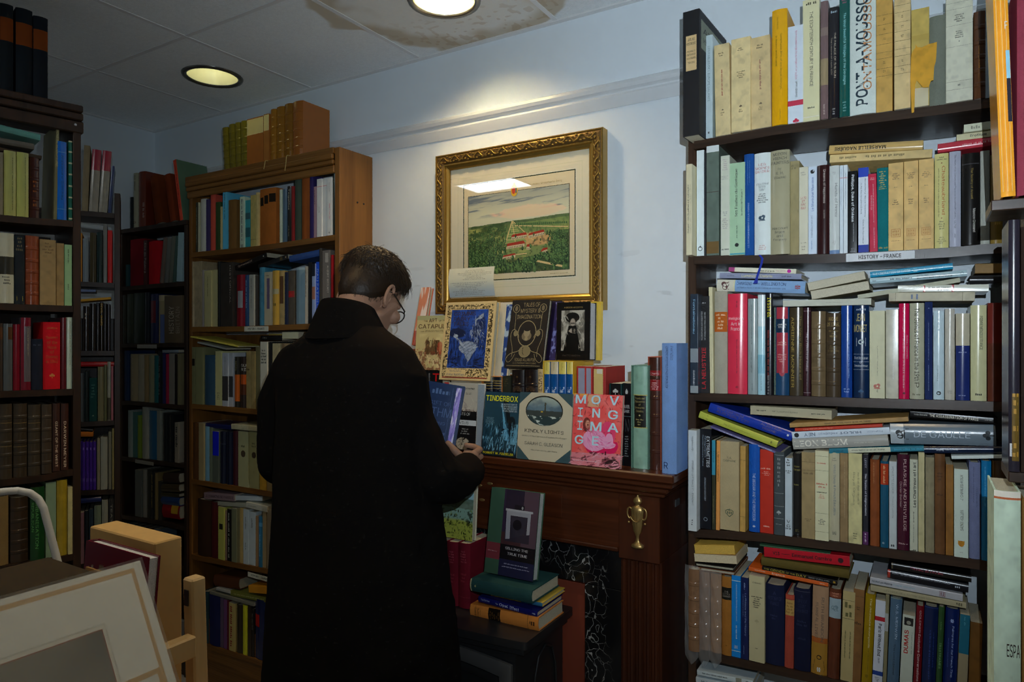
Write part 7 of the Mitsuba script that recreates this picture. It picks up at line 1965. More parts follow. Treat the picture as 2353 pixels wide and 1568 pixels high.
face_book('book with blue picture edge standing just behind the fairy tale book with ornate border', -1.37, -1.170, 1.897, ZC - .1355, .266, .012, 9, 'h', 'c8bca0', [('a', .86, .03, .97, .97, 14, 100, lambda u, v: mixc(base(u, '24407c'), 'a8b8c4', ss_(.5, .6, nz(u * .3, v * 3, 5, 2))))], 1.15, group=MG)
zl = MP.hit(900 + 1010 / N1[2], 660 + 634 / N1[2], .062)[1] + .0005


def goldline(*pts, w=.012):
    return ('l', list(pts), w, '8a7a58')


def curve(*pts, n=14):
    p = np.array(pts)
    t_ = np.linspace(0, 1, n)[:, None]
    if len(p) == 3:
        q = (1 - t_) ** 2 * p[0] + 2 * t_ * (1 - t_) * p[1] + t_ ** 2 * p[2]
    else:
        q = (1 - t_) ** 3 * p[0] + 3 * t_ * (1 - t_) ** 2 * p[1] + 3 * t_ ** 2 * (1 - t_) * p[2] + t_ ** 3 * p[3]
    return [tuple(x) for x in q]


circ = lambda cx, cz, rx, rz: [(cx + rx * math.cos(a), cz + rz * math.sin(a)) for a in np.linspace(0, 2 * math.pi, 33)]
TM = [('r', 0, 0, 1, 1, '16120f'), ('t', .32, .76, .895, .955, '8a7a58', 'TALES OF'), ('t', .26, .78, .805, .865, '8a7a58', 'MYSTERY &'), ('t', .18, .84, .715, .775, '8a7a58', 'IMAGINATION'), ('t', .26, .80, .095, .14, '8a7a58', 'EDGAR ALLAN POE'), ('t', .22, .84, .055, .08, '7a6c4c', 'ILLUSTRATED BY HARRY CLARKE')]
TM += [goldline(*circ(.5, .50, .24, .185), w=.02), ('e', .5, .46, .13, .07, '6a5c44'), ('e', .5, .52, .085, .075, '8a7a5c'), ('e', .5, .575, .10, .045, '16120f'), ('e', .5, .42, .045, .03, '8a7a58')]
for m_ in (0, 1):
    X = (lambda x: x) if m_ == 0 else (lambda x: 1 - x)
    TM += [goldline(*[(X(a), b) for a, b in circ(.14, .87, .085, .06)], w=.014), ('e', X(.14), .87, .04, .04, '6a5c44'), goldline((X(.14), .81), (X(.16), .56), w=.012), goldline(*[(X(a), b) for a, b in curve((.08, .50), (.1, .6), (.25, .56), (.30, .44))], w=.014), ('e', X(.20), .50, .06, .045, '7a6c4c'),
           goldline(*[(X(a), b) for a, b in curve((.08, .50), (.05, .38), (.2, .32), (.16, .16))], w=.012), goldline(*[(X(a), b) for a, b in curve((.02, .13), (.1, .25), (.3, .2), (.38, .27))], w=.016), goldline(*[(X(a), b) for a, b in curve((.02, .13), (.04, .02), (.2, .1), (.24, .2))], w=.012)]
TM += [('e', .5, .235, .15, .085, '7a6c4c'), goldline(*circ(.5, .235, .15, .085), w=.012), goldline(*curve((.45, .29), (.42, .22), (.48, .19)), w=.012), goldline((.06, .028), (.94, .028), w=.012)]
TM[-2] = ('l', curve((.45, .29), (.42, .22), (.48, .19)), .012, '16120f')
face_book('black book with gold Art Nouveau ornament, standing on the two black leather volumes', -1.164, -1.0262, 1.866, zl, .226, .020, 14, 'h', '16120f', TM, 1.25, group=MG)
face_book('book with violet-blue marbled edge standing behind the black Art Nouveau book', -1.12, -.998, 1.897, zl, .222, .014, 14, 'h', '1c1428', [('a', .82, .02, .98, .98, 12, 90, lambda u, v: mixc(base(u, '2c2450'), '7a7cb0', ss_(.5, .65, nz(u * .3, v * 2, 6, 5))))], 1.25, group=MG)
zy = MP.hit(900 + 1290 / N1[2], 660 + 566 / N1[2], .062)[1] + .0005


def hat(u, v):
    c = mixc(base(u, 'a8a090'), '5c564c', ss_(.4, .6, nz(u, v, 5, 2)))
    c = mixc(c, '14120f', (np.hypot((u - .48) / .30, (v - .82) / .13) < 1) * 1.0)
    c = mixc(c, '8a7c6c', (np.hypot((u - .5) / .11, (v - .70) / .10) < 1) * 1.0)
    c = mixc(c, '100e0c', ((np.abs(u - .48) < .16 + .35 * (.62 - v)) & (v < .62)) * 1.0)
    c = mixc(c, '6c6458', (np.abs(u - .55) < .16) & (np.abs(v - .50) < .06) & (nz(u, v, 20, 3) > .4))
    return c


face_book('small black book with a photograph of a hatted figure, standing on the blue volumes', -.9855, -.8720, 1.886, zy, .178, .046, 2, 'h', '100e0c', [('r', 0, 0, 1, 1, '100e0c'), ('t', .22, .78, .895, .925, '8a7444', 'A BOOK of DAYS'), ('a', .14, .16, .84, .86, 100, 120, hat), *dabs(18, 220, lambda x, z: .2 < x < .8 and .2 < z < .8 and (x < .32 or x > .68), ('b0a898', '6c6458', '8c8474'), .03, 2), ('e', .49, .645, .062, .06, '9a8c7c'), ('r', .43, .625, .55, .645, '3a342c'), ('p', [(.36, .50), (.44, .54), (.60, .50), (.58, .46), (.44, .47)], '9a8c7c'), ('r', .47, .47, .62, .55, '1c1a18'), ('e', .545, .51, .03, .03, '6c6458'), ('t', .2, .72, .06, .09, '4a4238', 'PATTI SMITH')], 1.25, group=MG, gloss=True, pagec=lin('dcdfe6') * .85)
face_book('yellow book standing behind the small black book with a photograph', -.97, -.858, 1.937, zy, .182, .012, 2, 'h', 'c8a838', [], 1.25, group=MG)

# a coloured book leaning on the wall, half behind the man's head
face_book('red and white picture book leaning on the wall beside the amber bookcase, half behind the man', -1.62, -1.575, 1.955, ZC - .02, .222, .02, 14, 'h', 'b85c48', [('a', 0, 0, 1, 1, 20, 60, lambda u, v: mixc(mixc(base(u, 'c87c5c'), 'd8c4b8', ss_(.45, .6, nz(u, v, 4, 3))), '9c2c18', (v < .25) * .8))], 1.25, group=MG)
pile(Plane((0, 1.945), 0), (0, 0, 1), 1.5, 'pile behind the man on the mantel shelf', [(870, 800 + 44 * i, 948, 806 + 44 * i, 43.2, c, 'c', d) for i, (c, d) in enumerate((('5c2a1c', 'russet cloth book, top of hidden pile'), ('1c2c44', 'dark blue cloth book in hidden pile'), ('3c3c2c', 'olive cloth book in hidden pile'), ('5c1c1c', 'dark red cloth book in hidden pile'), ('242424', 'black cloth book at foot of hidden pile')))], depth=.12, group=MG)

# ---------------------------------------------------------------- framed print
t = tag('framed_print', 'framed coloured engraving of a country estate in a carved gilt frame', 'picture')
fx0, fx1, fz0, fz1, fY = -1.586, -.901, ZC + .102, ZC + .698, 2.05
scene['gilt'] = P((.42, .25, .055), 0.34, 0.5, metallic=0.75)
scene['gilt_dark'] = P((.17, .095, .028), 0.42, 0.5, metallic=0.55)


def frame_member(prof, x0, x1, z0, z1, side):
    """One mitred side of a frame. prof: (inset, y) across the moulding, from outer to inner edge."""
    V = []
    for a, y in prof:
        if side == 'top':
            V += [[x0 + a, y, z1 - a], [x1 - a, y, z1 - a]]
        elif side == 'bottom':
            V += [[x1 - a, y, z0 + a], [x0 + a, y, z0 + a]]
        elif side == 'left':
            V += [[x0 + a, y, z0 + a], [x0 + a, y, z1 - a]]
        else:
            V += [[x1 - a, y, z1 - a], [x1 - a, y, z0 + a]]
    F = []
    for i in range(len(prof) - 1):
        q = 2 * i
        F += [[q, q + 1, q + 3], [q, q + 3, q + 2]]
    return np.array(V), np.array(F)


outer = [(0, 2.089), (0, 2.052), (.003, 2.049), (.005, 2.0495), (.006, 2.053)]
carved = [(.006, 2.053), (.012, 2.050), (.022, 2.0495), (.032, 2.054), (.035, 2.058)]
inner = [(.035, 2.058), (.037, 2.055), (.041, 2.055), (.043, 2.060), (.046, 2.058), (.052, 2.061), (.056, 2.066), (.0575, 2.070)]
for sd in ('top', 'right', 'bottom', 'left'):
    for nm, pr_, mat in (('outer_moulding', outer, 'gilt'), ('carved_band', carved, 'gilt_dark'), ('inner_moulding', inner, 'gilt')):
        put(part(t, nm), frame_member(pr_, fx0, fx1, fz0, fz1, sd), mat, smooth=35)
# scrolling vine relief on the carved band
for sd in ('top', 'right', 'bottom', 'left'):
    hor = sd in ('top', 'bottom')
    L = (fx1 - fx0) if hor else (fz1 - fz0)
    n = int(L / .004)
    s_ = np.linspace(.025, L - .025, n)
    aoff = .021 + .0085 * np.sin(s_ * 2 * np.pi / .052)
    y_ = 2.0475 + .0 * s_
    def place(s_, a_, y_):
        if sd == 'top':
            return np.c_[fx0 + s_, y_, fz1 - a_]
        if sd == 'bottom':
            return np.c_[fx0 + s_, y_, fz0 + a_]
        if sd == 'left':
            return np.c_[fx0 + a_, y_, fz0 + s_]
        return np.c_[fx1 - a_, y_, fz0 + s_]
    ms = [tube(place(s_, aoff, y_), .0021, 6)]
    for i in range(int(L / .013) - 3):
        q = .03 + i * .013
        for da in (-.0075, .0075):
            c_ = place(np.array([q + (.004 if da > 0 else 0)]), np.array([.021 + da + .003 * math.sin(i * 2.3)]), np.array([2.0485]))[0]
            sp = trimesh.creation.icosphere(1, .0040)
            ms.append(xf(sp, np.diag([1.25 if hor else .7, .5, .7 if hor else 1.25]) @ rot('y', 40 * math.sin(i * 1.7 + da * 300)), c_))
    put(part(t, 'carved_vine'), cat(*ms), 'gilt', smooth=True)
put(part(t, 'backing_board'), bx(fx0 + .01, fx1 - .01, 2.080, 2.088, fz0 + .01, fz1 - .01), 'bk_matte', (.3, .25, .2))


def estate(u, v):
    c = mixc(base(u, 'b0ab8e'), '8c8c7c', ss_(.7, 1, v))
    st = nz(u * .9, v * 9 - .8 * u, 4, 1, 4)
    c = mixc(c, '525c64', ss_(.50, .64, st) * ss_(.68, .78, v) * .9)
    cl = np.hypot((u - .62) / .30, (v - .735) / .07) + .9 * (nz(u, v * 1.6, 12, 2, 4) - .5)
    c = mixc(c, 'd8a888', ss_(1.2, .8, cl) * .9)
    hz = .605 + .05 * u + .012 * nz(u, u * 0, 9, 3)
    land = v < hz
    g = nz(u, v * 2, 7, 4, 4)
    far = ss_(.3, .62, v)
    c = mixc(c, '6c7844', land * 1.0)
    c = mixc(c, '97944f', land * ss_(.44, .58, g) * .7)
    c = mixc(c, '58703f', land * ss_(.40, .64, v) * (u > .46) * .75)
    c = mixc(c, '3c4f34', (land & (v > hz - .035)) * .7)
    wd = ss_(.10, -.06, u - (.62 - 1.0 * (.62 - v) ** 1.0 * .55 - .2)) * ss_(.34, .5, nz(u, v * 2, 9, 5, 3))
    c = mixc(c, '2c4222', land * wd * .9)
    c = mixc(c, '263a20', land * ss_(.24, .12, v + .1 * (nz(u, v, 6, 9) - .5)) * .8)
    c = mixc(c, '30472a', land * ss_(.84, .90, u + .1 * (.5 - v)) * (v < .47) * .85)
    c = mixc(c, 'b08a58', land * ss_(1.1, .8, np.hypot((u - .68) / .18, (v - .40 + .1 * (u - .6)) / .085)) * .9)
    t1 = nz(u, v * .7, 60, 6, 2)
    return mixc(c, '17261a', land * ss_(.55, .68, t1) * .55 * (1 - far * .5))


def estate_items():
    """Trees, walks and houses of the engraving, as small printed shapes in the picture's own frame."""
    r = np.random.default_rng(11)
    P_ = lambda x, z: (.04 + .92 * x, .055 + .825 * z)
    out = [('p', [P_(.455, .63), P_(.462, .63), P_(.60, .36), P_(.38, .36)], '8f9058')]
    for k in range(9):
        f = k / 8
        y = .37 + .24 * f ** .8
        w = .105 * (1 - f) + .004
        out.append(('p', [P_(.458 - w + .03 * (1 - f), y), P_(.458 + w + .03 * (1 - f), y), P_(.458 + w * .9 + .03 * (1 - f), y + .018 * (1 - f) + .004), P_(.458 - w * .9 + .03 * (1 - f), y + .018 * (1 - f) + .004)], '5c6f3c' if k % 2 else '748046'))
    for a, b, w in (((.458, .63), (.49, .36), .006), ((.456, .63), (.35, .20), .009), ((.465, .63), (.66, .38), .006), ((.47, .575), (.99, .50), .007), ((.36, .21), (.60, .22), .008), ((.70, .12), (.96, .03), .016)):
        out.append(('l', [P_(*a), P_(*b)], w, 'c0a872'))
    for i in range(26):
        x = .50 + .019 * i
        out.append(('e', *P_(x, .578 - .075 * (x - .47) + .012), .006, .012, '35502c'))
    for x0, x1, z, sk, h in ((.40, .58, .325, .02, .035), (.45, .60, .435, .015, .03), (.62, .77, .435, .03, .028), (.60, .64, .30, .0, .03), (.74, .80, .225, .03, .035), (.36, .49, .195, .02, .02)):
        out.append(('p', [P_(x0, z - .035), P_(x1, z - .035 + sk), P_(x1, z + sk), P_(x0, z)], 'c8b48c'))
        out.append(('p', [P_(x0 - .005, z), P_(x1 + .005, z + sk), P_(x1 - .008, z + sk + h), P_(x0 + .01, z + h)], '8e2c1c'))
        for q in np.arange(x0 + .012, x1 - .008, .016):
            zz = z - .030 + sk * (q - x0) / (x1 - x0)
            out.append(('r', *P_(q, zz), *P_(q + .006, zz + .018), '4a3a2a'))
    spots = []
    for _ in range(1500):
        x, z = r.uniform(.01, .99), r.uniform(.0, .60)
        if (x < .40 - .55 * (.25 - z) * (z < .25) and z < .56 and r.random() < .8 - .9 * abs(x - .22) * (z > .3)) or (z < .17 + .05 * math.sin(9 * x) and not (x > .68 and z < .12)) or (x > .83 - .15 * (z - .2) and z < .46) or r.random() < .03:
            spots.append((x, z))
    spots.sort(key=lambda q: -q[1])
    for x, z in spots:
        sc = (.020 - .022 * z) * r.uniform(.7, 1.25)
        c = ('22371d', '2c4426', '3a5430', '1b2c1a', '4a6236')[r.integers(5)]
        out.append(('e', *P_(x, z + sc * .9), sc * .62, sc * 1.35, c))
        out.append(('e', *P_(x - sc * .2, z + sc * 1.25), sc * .3, sc * .55, '5c7440'))
    return out


gx0, gx1, gz0, gz1 = -1.472, -1.0096, ZC + .219, ZC + .580
W_, H_ = fx1 - fx0 - .114, fz1 - fz0 - .114
fr_ = lambda x, z: ((x - fx0 - .057) / W_, (z - fz0 - .057) / H_)
a0, b0 = fr_(gx0, gz0)
a1, b1 = fr_(gx1, gz1)
mt = [('r', 0, 0, 1, 1, 'd8cdb0')]
for d_, c_ in ((.045, 'c8c0a0'), (.040, 'd8cdb0'), (.026, 'c8c4a4'), (.024, 'd8cdb0'), (.006, 'e0d8c0'), (.0, '1c2a20'), (-.006, 'd0c09c')):
    mt.append(('r', a0 - d_, b0 - d_ * 1.2, a1 + d_, b1 + d_ * 1.2, c_))
m, vc = printed(W_, H_, mt, 1.25)
put(part(t, 'mat'), xf(m, t=(fx0 + .057, 2.0735, fz0 + .057)), 'art', vcol=vc)
pw, ph = gx1 - gx0 - .012, gz1 - gz0 - .012
it = [('r', 0, 0, 1, 1, 'd0c09c'), ('r', .035, .05, .965, .885, '3c3424'), ('a', .04, .055, .96, .88, 250, 210, estate), *estate_items(), ('t', .18, .42, .905, .925, '8a7850', 'Lypiatt the Seat of'), ('t', .60, .90, .91, .935, '8a7850', 'Thomas Stephens Esq'), ('e', .48, .885, .032, .06, 'c89c2c'), ('e', .475, .885, .016, .035, 'a83a24'), ('r', .492, .86, .502, .91, '3c4c5c'), ('e', .48, .945, .012, .018, 'b08c2c'), ('w', .8, .95, .015, .025, '8a7c58', 1)]
m, vc = printed(pw, ph, it, 1.7)
put(part(t, 'engraving'), xf(m, t=(gx0 + .006, 2.0725, gz0 + .006)), 'art', vcol=vc)
put(part(t, 'glass'), (np.array([[fx0 + .055, 2.0685, fz0 + .055], [fx1 - .055, 2.0685, fz0 + .055], [fx1 - .055, 2.0685, fz1 - .055], [fx0 + .055, 2.0685, fz1 - .055]]), np.array([[0, 1, 2], [0, 2, 3]])), 'glass_pane')
labels[t + '__engraving'] = {'label': "bird's-eye view engraving of an estate with red roofs and woods"}

# the typed note tucked into the frame's lower left corner
q = [onY(1033, 619, 2.04), onY(1137, 619, 2.04), onY(1031, 684, 2.035), onY(1136, 684, 2.035)]
nw, nh = q[1][0] - q[0][0], q[0][2] - q[2][2]
t = tag('typed_note', 'cream typed note tucked into the lower left corner of the framed print', 'note')
m, vc = printed(nw, nh, [('a', 0, 0, 1, 1, 24, 14, lambda u, v: mixc(base(u, 'c8c4ac'), 'a8b0b0', ss_(.6, .1, v))), ('w', .2, .95, .58, .92, '8a8670', 8), ('w', .05, .85, .06, .5, '8a8c84', 8)], 1.3, 0)
v = m[0]
bend = lambda z: -.010 * np.sin(np.clip(z / nh, 0, 1) * np.pi * .9) - .004
v[:, 1] += bend(v[:, 2])
put(part(t, 'paper'), xf((v, m[1]), t=(q[2][0], 2.047, q[2][2])), 'art', vcol=vc)
# ---------------------------------------------------------------- the man with the dark overcoat
scene['skin'] = P((.30, .165, .108), 0.55, 0.3)
scene['hair_dark'] = P((.014, .0068, .0022), 0.5, 0.3)


def coat_fn(p, n, uv):
    a = mikit.noise(p.x * 500, p.y * 500, p.z * 500)
    sp = mikit.smoothstep(0.86, 0.9, mikit.noise(p.x * 130, p.y * 130, p.z * 130))
    return mikit.mix((.0022, .0022, .0026), (.0052, .0048, .0048), a) + mi.Color3f(.006) * sp


scene['coat_wool'] = P(mikit.proc(coat_fn), 0.95, 0.06, sheen=0.05)
scene['trouser_cloth'] = P((.012, .012, .015), 0.85, 0.2)
scene['shoe_leather'] = P((.015, .011, .009), 0.35, 0.5)


def ball(p, r):
    return m3.Manifold.sphere(r, 20).translate(list(map(float, p)))


def bone(p, q, r, s):
    return m3.Manifold.batch_hull([ball(p, r), ball(q, s)])


def chain(pts):
    return [bone(a[:3], b[:3], a[3], b[3]) for a, b in zip(pts[:-1], pts[1:])]


def merged(parts, length, it=12):
    m = m3.Manifold.batch_boolean(parts, m3.OpType.Add).refine_to_length(length)
    q = m.to_mesh()
    tm = trimesh.Trimesh(np.array(q.vert_properties[:, :3]), np.array(q.tri_verts), process=True)
    trimesh.smoothing.filter_taubin(tm, lamb=.5, nu=.52, iterations=it)
    return tm


man = tag('person', 'dark-haired man with glasses in a long black overcoat, reading a blue book at the mantelpiece', 'person')
HO, HR = np.array([-1.332, 1.408, 1.668]), rot('z', 4) @ rot('x', -33)
hw = lambda p: HO + HR @ np.array(p, float)


def ellip(c, r):
    return m3.Manifold.sphere(1.0, 32).scale(list(map(float, r))).translate(list(map(float, c)))


head = [ellip((0, .006, .052), (.0745, .094, .082)), ellip((0, .030, .020), (.068, .072, .070)),
        m3.Manifold.batch_hull([ball((s * .052, .018, -.045), .016) for s in (-1, 1)] + [ball((s * .022, .080, -.088), .015) for s in (-1, 1)] + [ball((s * .054, .050, .010), .018) for s in (-1, 1)] + [ball((0, .082, -.03), .02)]),
        bone((0, .094, .030), (0, .109, -.010), .009, .0100), bone((-.010, .100, -.014), (.010, .100, -.014), .009, .009),
        bone((-.040, .086, .034), (.040, .086, .034), .011, .011), bone((-.018, .091, -.044), (.018, .091, -.044), .0075, .0075), bone((-.015, .090, -.053), (.015, .090, -.053), .0075, .0075), ball((0, .088, -.084), .017)]
for s in (-1, 1):
    head += [ball((s * .054, .070, -.014), .0215)]
hm = merged(head, .006, 10)
ears = []
for s in (-1, 1):
    a = np.linspace(-2.4, 1.9, 12)
    rim = [(s * (.079 + .006 * math.cos(t_ * .6)), -.004 - .016 * math.cos(t_ + .5) * .95, .004 + .030 * math.sin(t_ + .55), .0046) for t_ in a]
    ears += chain(rim)
    ears += [m3.Manifold.batch_hull([ball((s * .074, .004, .020), .006), ball((s * .074, .004, -.018), .006), ball((s * .078, -.012, .014), .004), ball((s * .077, -.008, -.012), .005)]), ball((s * .077, .000, -.026), .0065), bone((s * .078, .008, .002), (s * .078, .007, -.008), .004, .004)]
em = merged(ears, .004, 6)
to_m = lambda tm: m3.Manifold(m3.Mesh(np.asarray(tm.vertices, np.float32), np.asarray(tm.faces, np.uint32)))
aff = np.c_[HR, HO]
headm = (to_m(hm) + to_m(em)).transform(aff.astype(float))
NK = np.array([-1.338, 1.335, 1.575])
n1 = hw((0, -.020, -.035))
bodyp = chain([(*NK, .062), (*n1, .054), (*hw((0, -.004, .0)), .058)])
bodyp += [m3.Manifold.batch_hull([ball((-1.49, 1.36, 1.47), .04), ball((-1.17, 1.37, 1.47), .04), ball((-1.335, 1.335, 1.53), .05), ball((-1.42, 1.37, 1.25), .10), ball((-1.24, 1.37, 1.25), .10)]), m3.Manifold.batch_hull([ball((-1.42, 1.37, 1.25), .10), ball((-1.24, 1.37, 1.25), .10), ball((-1.41, 1.35, 1.00), .11), ball((-1.25, 1.35, 1.00), .11)])]
for sx_, hx in ((-1, -1.415), (1, -1.245)):
    bodyp += chain([(hx, 1.35, .96, .095), (hx + sx_ * .01, 1.37, .53, .062), (hx + sx_ * .012, 1.345, .12, .045)])
RA = [(-1.195, 1.368, 1.470, .040), (-1.085, 1.402, 1.200, .042), (-1.138, 1.585, 1.176, .028)]
LA = [(-1.49, 1.365, 1.475, .042), (-1.598, 1.372, 1.20, .042), (-1.412, 1.585, 1.19, .028)]
bodyp += chain(RA) + chain(LA)
bm = merged(bodyp, .016, 8)


def hand(sg, cx):
    """sg +1 right hand, -1 left: palm beside the book's lower corner, fingers behind it, thumb in front."""
    X = lambda x: cx + sg * x
    h = [m3.Manifold.batch_hull([ball((X(0), 1.590, 1.188), .022), ball((X(.010), 1.640, 1.232), .013), ball((X(.014), 1.640, 1.172), .013), ball((X(.000), 1.612, 1.235), .013)])]
    for i, (dz, L) in enumerate(((.040, .95), (.019, 1.05), (-.003, 1.0), (-.024, .8))):
        z = 1.198 + dz
        p = [(X(.010), 1.640, z, .0105), (X(.006), 1.640 + .036 * L, z + .006, .0092), (X(-.022 * L), 1.640 + .044 * L, z + .012, .0085), (X(-.045 * L), 1.640 + .036 * L, z + .015, .0075)]
        h += chain(p)
    h += chain([(X(.002), 1.602, 1.222, .0125), (X(-.022), 1.588, 1.250, .0105), (X(-.050), 1.592, 1.268, .0088)])
    return to_m(merged(h, .0035, 6)).translate([0, 0.004, -.016])


body = to_m(bm) + headm + hand(1, -1.138) + hand(-1, -1.392)
put(man + '__body', body, 'skin', smooth=True)

# overcoat
def disc(z, cx, cy, rx, ry, n=28, p=2.3):
    a = np.arange(n) * 2 * np.pi / n
    c, s = np.cos(a), np.sin(a)
    return np.c_[cx + rx * np.sign(c) * np.abs(c) ** (2 / p), cy + ry * np.sign(s) * np.abs(s) ** (2 / p), np.full(n, z)]


LW = .02
secs = [disc(.44, -1.262, 1.318, .296, .200), disc(.66, -1.268, 1.322, .288, .194), disc(.85, -1.285, 1.338, .272, .186), disc(1.02, -1.308, 1.358, .256, .182), disc(1.18, -1.328, 1.360, .245, .168), disc(1.34, -1.332, 1.360, .238, .156),
        disc(1.46, -1.345, 1.358, .240, .140), disc(1.53, -1.350, 1.352, .206, .108), disc(1.575, -1.337, 1.345, .125, .080), disc(1.605, -1.337, 1.340, .086, .074)]
coatp = [m3.Manifold.hull_points(np.vstack([a, b])) for a, b in zip(secs[:-1], secs[1:])]
coatp += chain([(-1.195, 1.368, 1.488, .062), (-1.150, 1.385, 1.33, .064), (-1.080, 1.402, 1.195, .066), (-1.092, 1.49, 1.172, .064), (-1.132, 1.610, 1.176, .054)])
coatp += chain([(-1.535, 1.350, 1.480, .068), (-1.612, 1.350, 1.37, .064), (-1.618, 1.360, 1.195, .066), (-1.50, 1.49, 1.176, .060), (-1.418, 1.583, 1.182, .050)])
cm = merged(coatp, .013, 14)
v, nrm = np.array(cm.vertices), np.array(cm.vertex_normals)
fo = meshkit.fbm(np.c_[v[:, 0] * 9, v[:, 1] * 9, v[:, 2] * 2.2], 3, 3) - .5
sl = meshkit.fbm(np.c_[v[:, 0] * 16, v[:, 1] * 16, v[:, 2] * 24], 3, 8) - .5
arm = np.clip((v[:, 0] + 1.13) / .05, 0, 1)
v = v + nrm * (fo * .020 + sl * .012 * (.3 + arm))[:, None]
put(man + '__overcoat', (v, np.array(cm.faces)), 'coat_wool', smooth=True)
labels[man + '__overcoat'] = {'label': 'long black wool overcoat'}
# collar: a folded band round the neck, higher at the back
a = np.linspace(0, 2 * np.pi, 49)
back = .5 - .5 * np.sin(a)                    # 1 at the back (-y)
V, F = [], []
rings = [(.116, .098, -.050, 0), (.099, .084, -.012, .6), (.080, .070, .036, 1), (.076, .067, .040, 1), (.072, .063, .030, 1), (.070, .060, -.01, .8)]
for rx, ry, dz, hb in rings:
    for t_, b in zip(a[:-1], back[:-1]):
        V.append([-1.337 + rx * math.cos(t_), 1.338 + ry * math.sin(t_) + .010 * hb * b, 1.606 + dz * (.55 + .45 * b) + (.018 * b if hb else 0)])
n = 48
for i in range(len(rings) - 1):
    for j in range(n):
        p, q = i * n + j, i * n + (j + 1) % n
        F += [[p, q, q + n], [p, q + n, p + n]]
put(man + '__collar', (np.array(V), np.array(F)), 'coat_wool', smooth=True)
# seam of the back vent and pocket flap
pk = np.array([onY(995, 1150, 1.335), onY(1003, 1200, 1.335), onY(1012, 1265, 1.335)])

# hair: a cap over the scalp, thick on top, cropped short at the nape and sides
ic = trimesh.creation.icosphere(6, 1.0)
d = np.array(ic.vertices)
c0, r0 = np.array([0, .006, .052]), np.array([.0745, .094, .082])
sc_p = c0 + d * r0 * np.c_[np.ones(len(d)), 1 + .25 * np.clip(-d[:, 2], 0, 1) * (d[:, 1] < 0), np.where(d[:, 2] < 0, 1.5, 1)]
line = np.interp(d[:, 1], [-1, -.75, -.3, .1, .5, .8, 1], [-.93, -.90, -.60, -.24, .10, .40, .50])      # hairline height by how far forward
m_ = ss_(0, .22, d[:, 2] - line)
topn = ss_(-.25, .45, d[:, 2])
th = m_ * (.0025 + .019 * topn) + .006 * m_ * ss_(.35, .8, d[:, 1]) * ss_(.0, .5, d[:, 2])
sw = np.c_[d[:, 0] * 26 + 5 * d[:, 2], d[:, 1] * 7, d[:, 2] * 26]
th = th * (.80 + .5 * meshkit.fbm(sw, 3, 2))
hp = sc_p + d * (th + .0005)[:, None]
keep = (m_[ic.faces] > .02).all(1)
put(man + '__hair', (hp @ HR.T + HO, np.array(ic.faces)[keep]), 'hair_dark', smooth=True)
rs = np.random.default_rng(5)
ms = []
hl = lambda q: np.interp(q[1], [-1, -.75, -.3, .1, .5, .8, 1], [-.93, -.90, -.60, -.24, .10, .40, .50])
for i in range(5200):
    q = rs.normal(size=3)
    q /= np.linalg.norm(q)
    gap = q[2] - hl(q)
    if gap < -.06:
        continue
    tt = float(ss_(-.25, .45, q[2])) * float(ss_(.02, .2, gap))
    st = np.array([1, 1 + .25 * max(-q[2], 0) * (q[1] < 0), 1.5 if q[2] < 0 else 1])
    p0_ = c0 + q * (r0 * st + .0010 + .016 * tt)
    crown = np.array([.05, -.45, .9])
    dirn = q - crown * (q @ crown)
    dirn = dirn - q * (dirn @ q)
    dirn = dirn / (np.linalg.norm(dirn) + 1e-6) + rs.normal(size=3) * .22
    if gap < .18:
        dirn = np.array([0, .25 if q[1] > .2 else 0, -1.0]) + rs.normal(size=3) * .15
    L = (.010 + .024 * tt) * rs.uniform(.6, 1.15)
    pts = [p0_ + dirn * L * s_ + q * (.0025 * tt * math.sin(3 * s_)) - q * (.5 * (L * s_) ** 2 / .09) for s_ in (0, .33, .66, 1.0)]
    ms.append(tube(np.array(pts) @ HR.T + HO, [.0006, .0007, .0005, .0002], 3))
put(part(man + '__hair', 'strands'), cat(*ms), 'hair_dark', smooth=True)
g = man + '__glasses'
gm = []
for s in (-1, 1):
    aa = np.linspace(0, 2 * np.pi, 29)
    ring = np.c_[s * .033 + .0245 * np.cos(aa), .112 - .10 * (np.abs(s * .033 + .0245 * np.cos(aa)) ** 2) * 3, .012 + .0205 * np.sin(aa)]
    gm.append(tube(ring @ HR.T + HO, .0019, 7))
    arm_ = np.array([[s * .0575, .104, .020], [s * .066, .095, .021], [s * .079, .010, .024], [s * .080, -.006, .016], [s * .079, -.014, .0]])
    gm.append(tube(arm_ @ HR.T + HO, .0020, 7))
gm.append(tube(np.array([[-.009, .112, .018], [0, .114, .021], [.009, .112, .018]]) @ HR.T + HO, .0018, 7))
put(g, cat(*gm), 'black_plastic', smooth=True)
labels[g] = {'label': 'black-rimmed glasses'}
for s in (-1, 1):
    aa = np.linspace(0, 2 * np.pi, 25)[:-1]
    x = s * .033 + .0235 * np.cos(aa)
    ring = np.vstack([[[s * .033, .112 - .3 * .033 ** 2, .012]], np.c_[x, .112 - .30 * x ** 2, .012 + .0195 * np.sin(aa)]])
    put(part(g, 'lens'), (ring @ HR.T + HO, np.array([[0, i + 1, (i + 1) % 24 + 1] for i in range(24)])), 'glass_pane')
    e = trimesh.creation.icosphere(2, .0115)
    put(part(man, 'eye'), xf(xf(e, None, (s * .031, .0835, .012)), HR, HO), 'white_enamel', smooth=True)
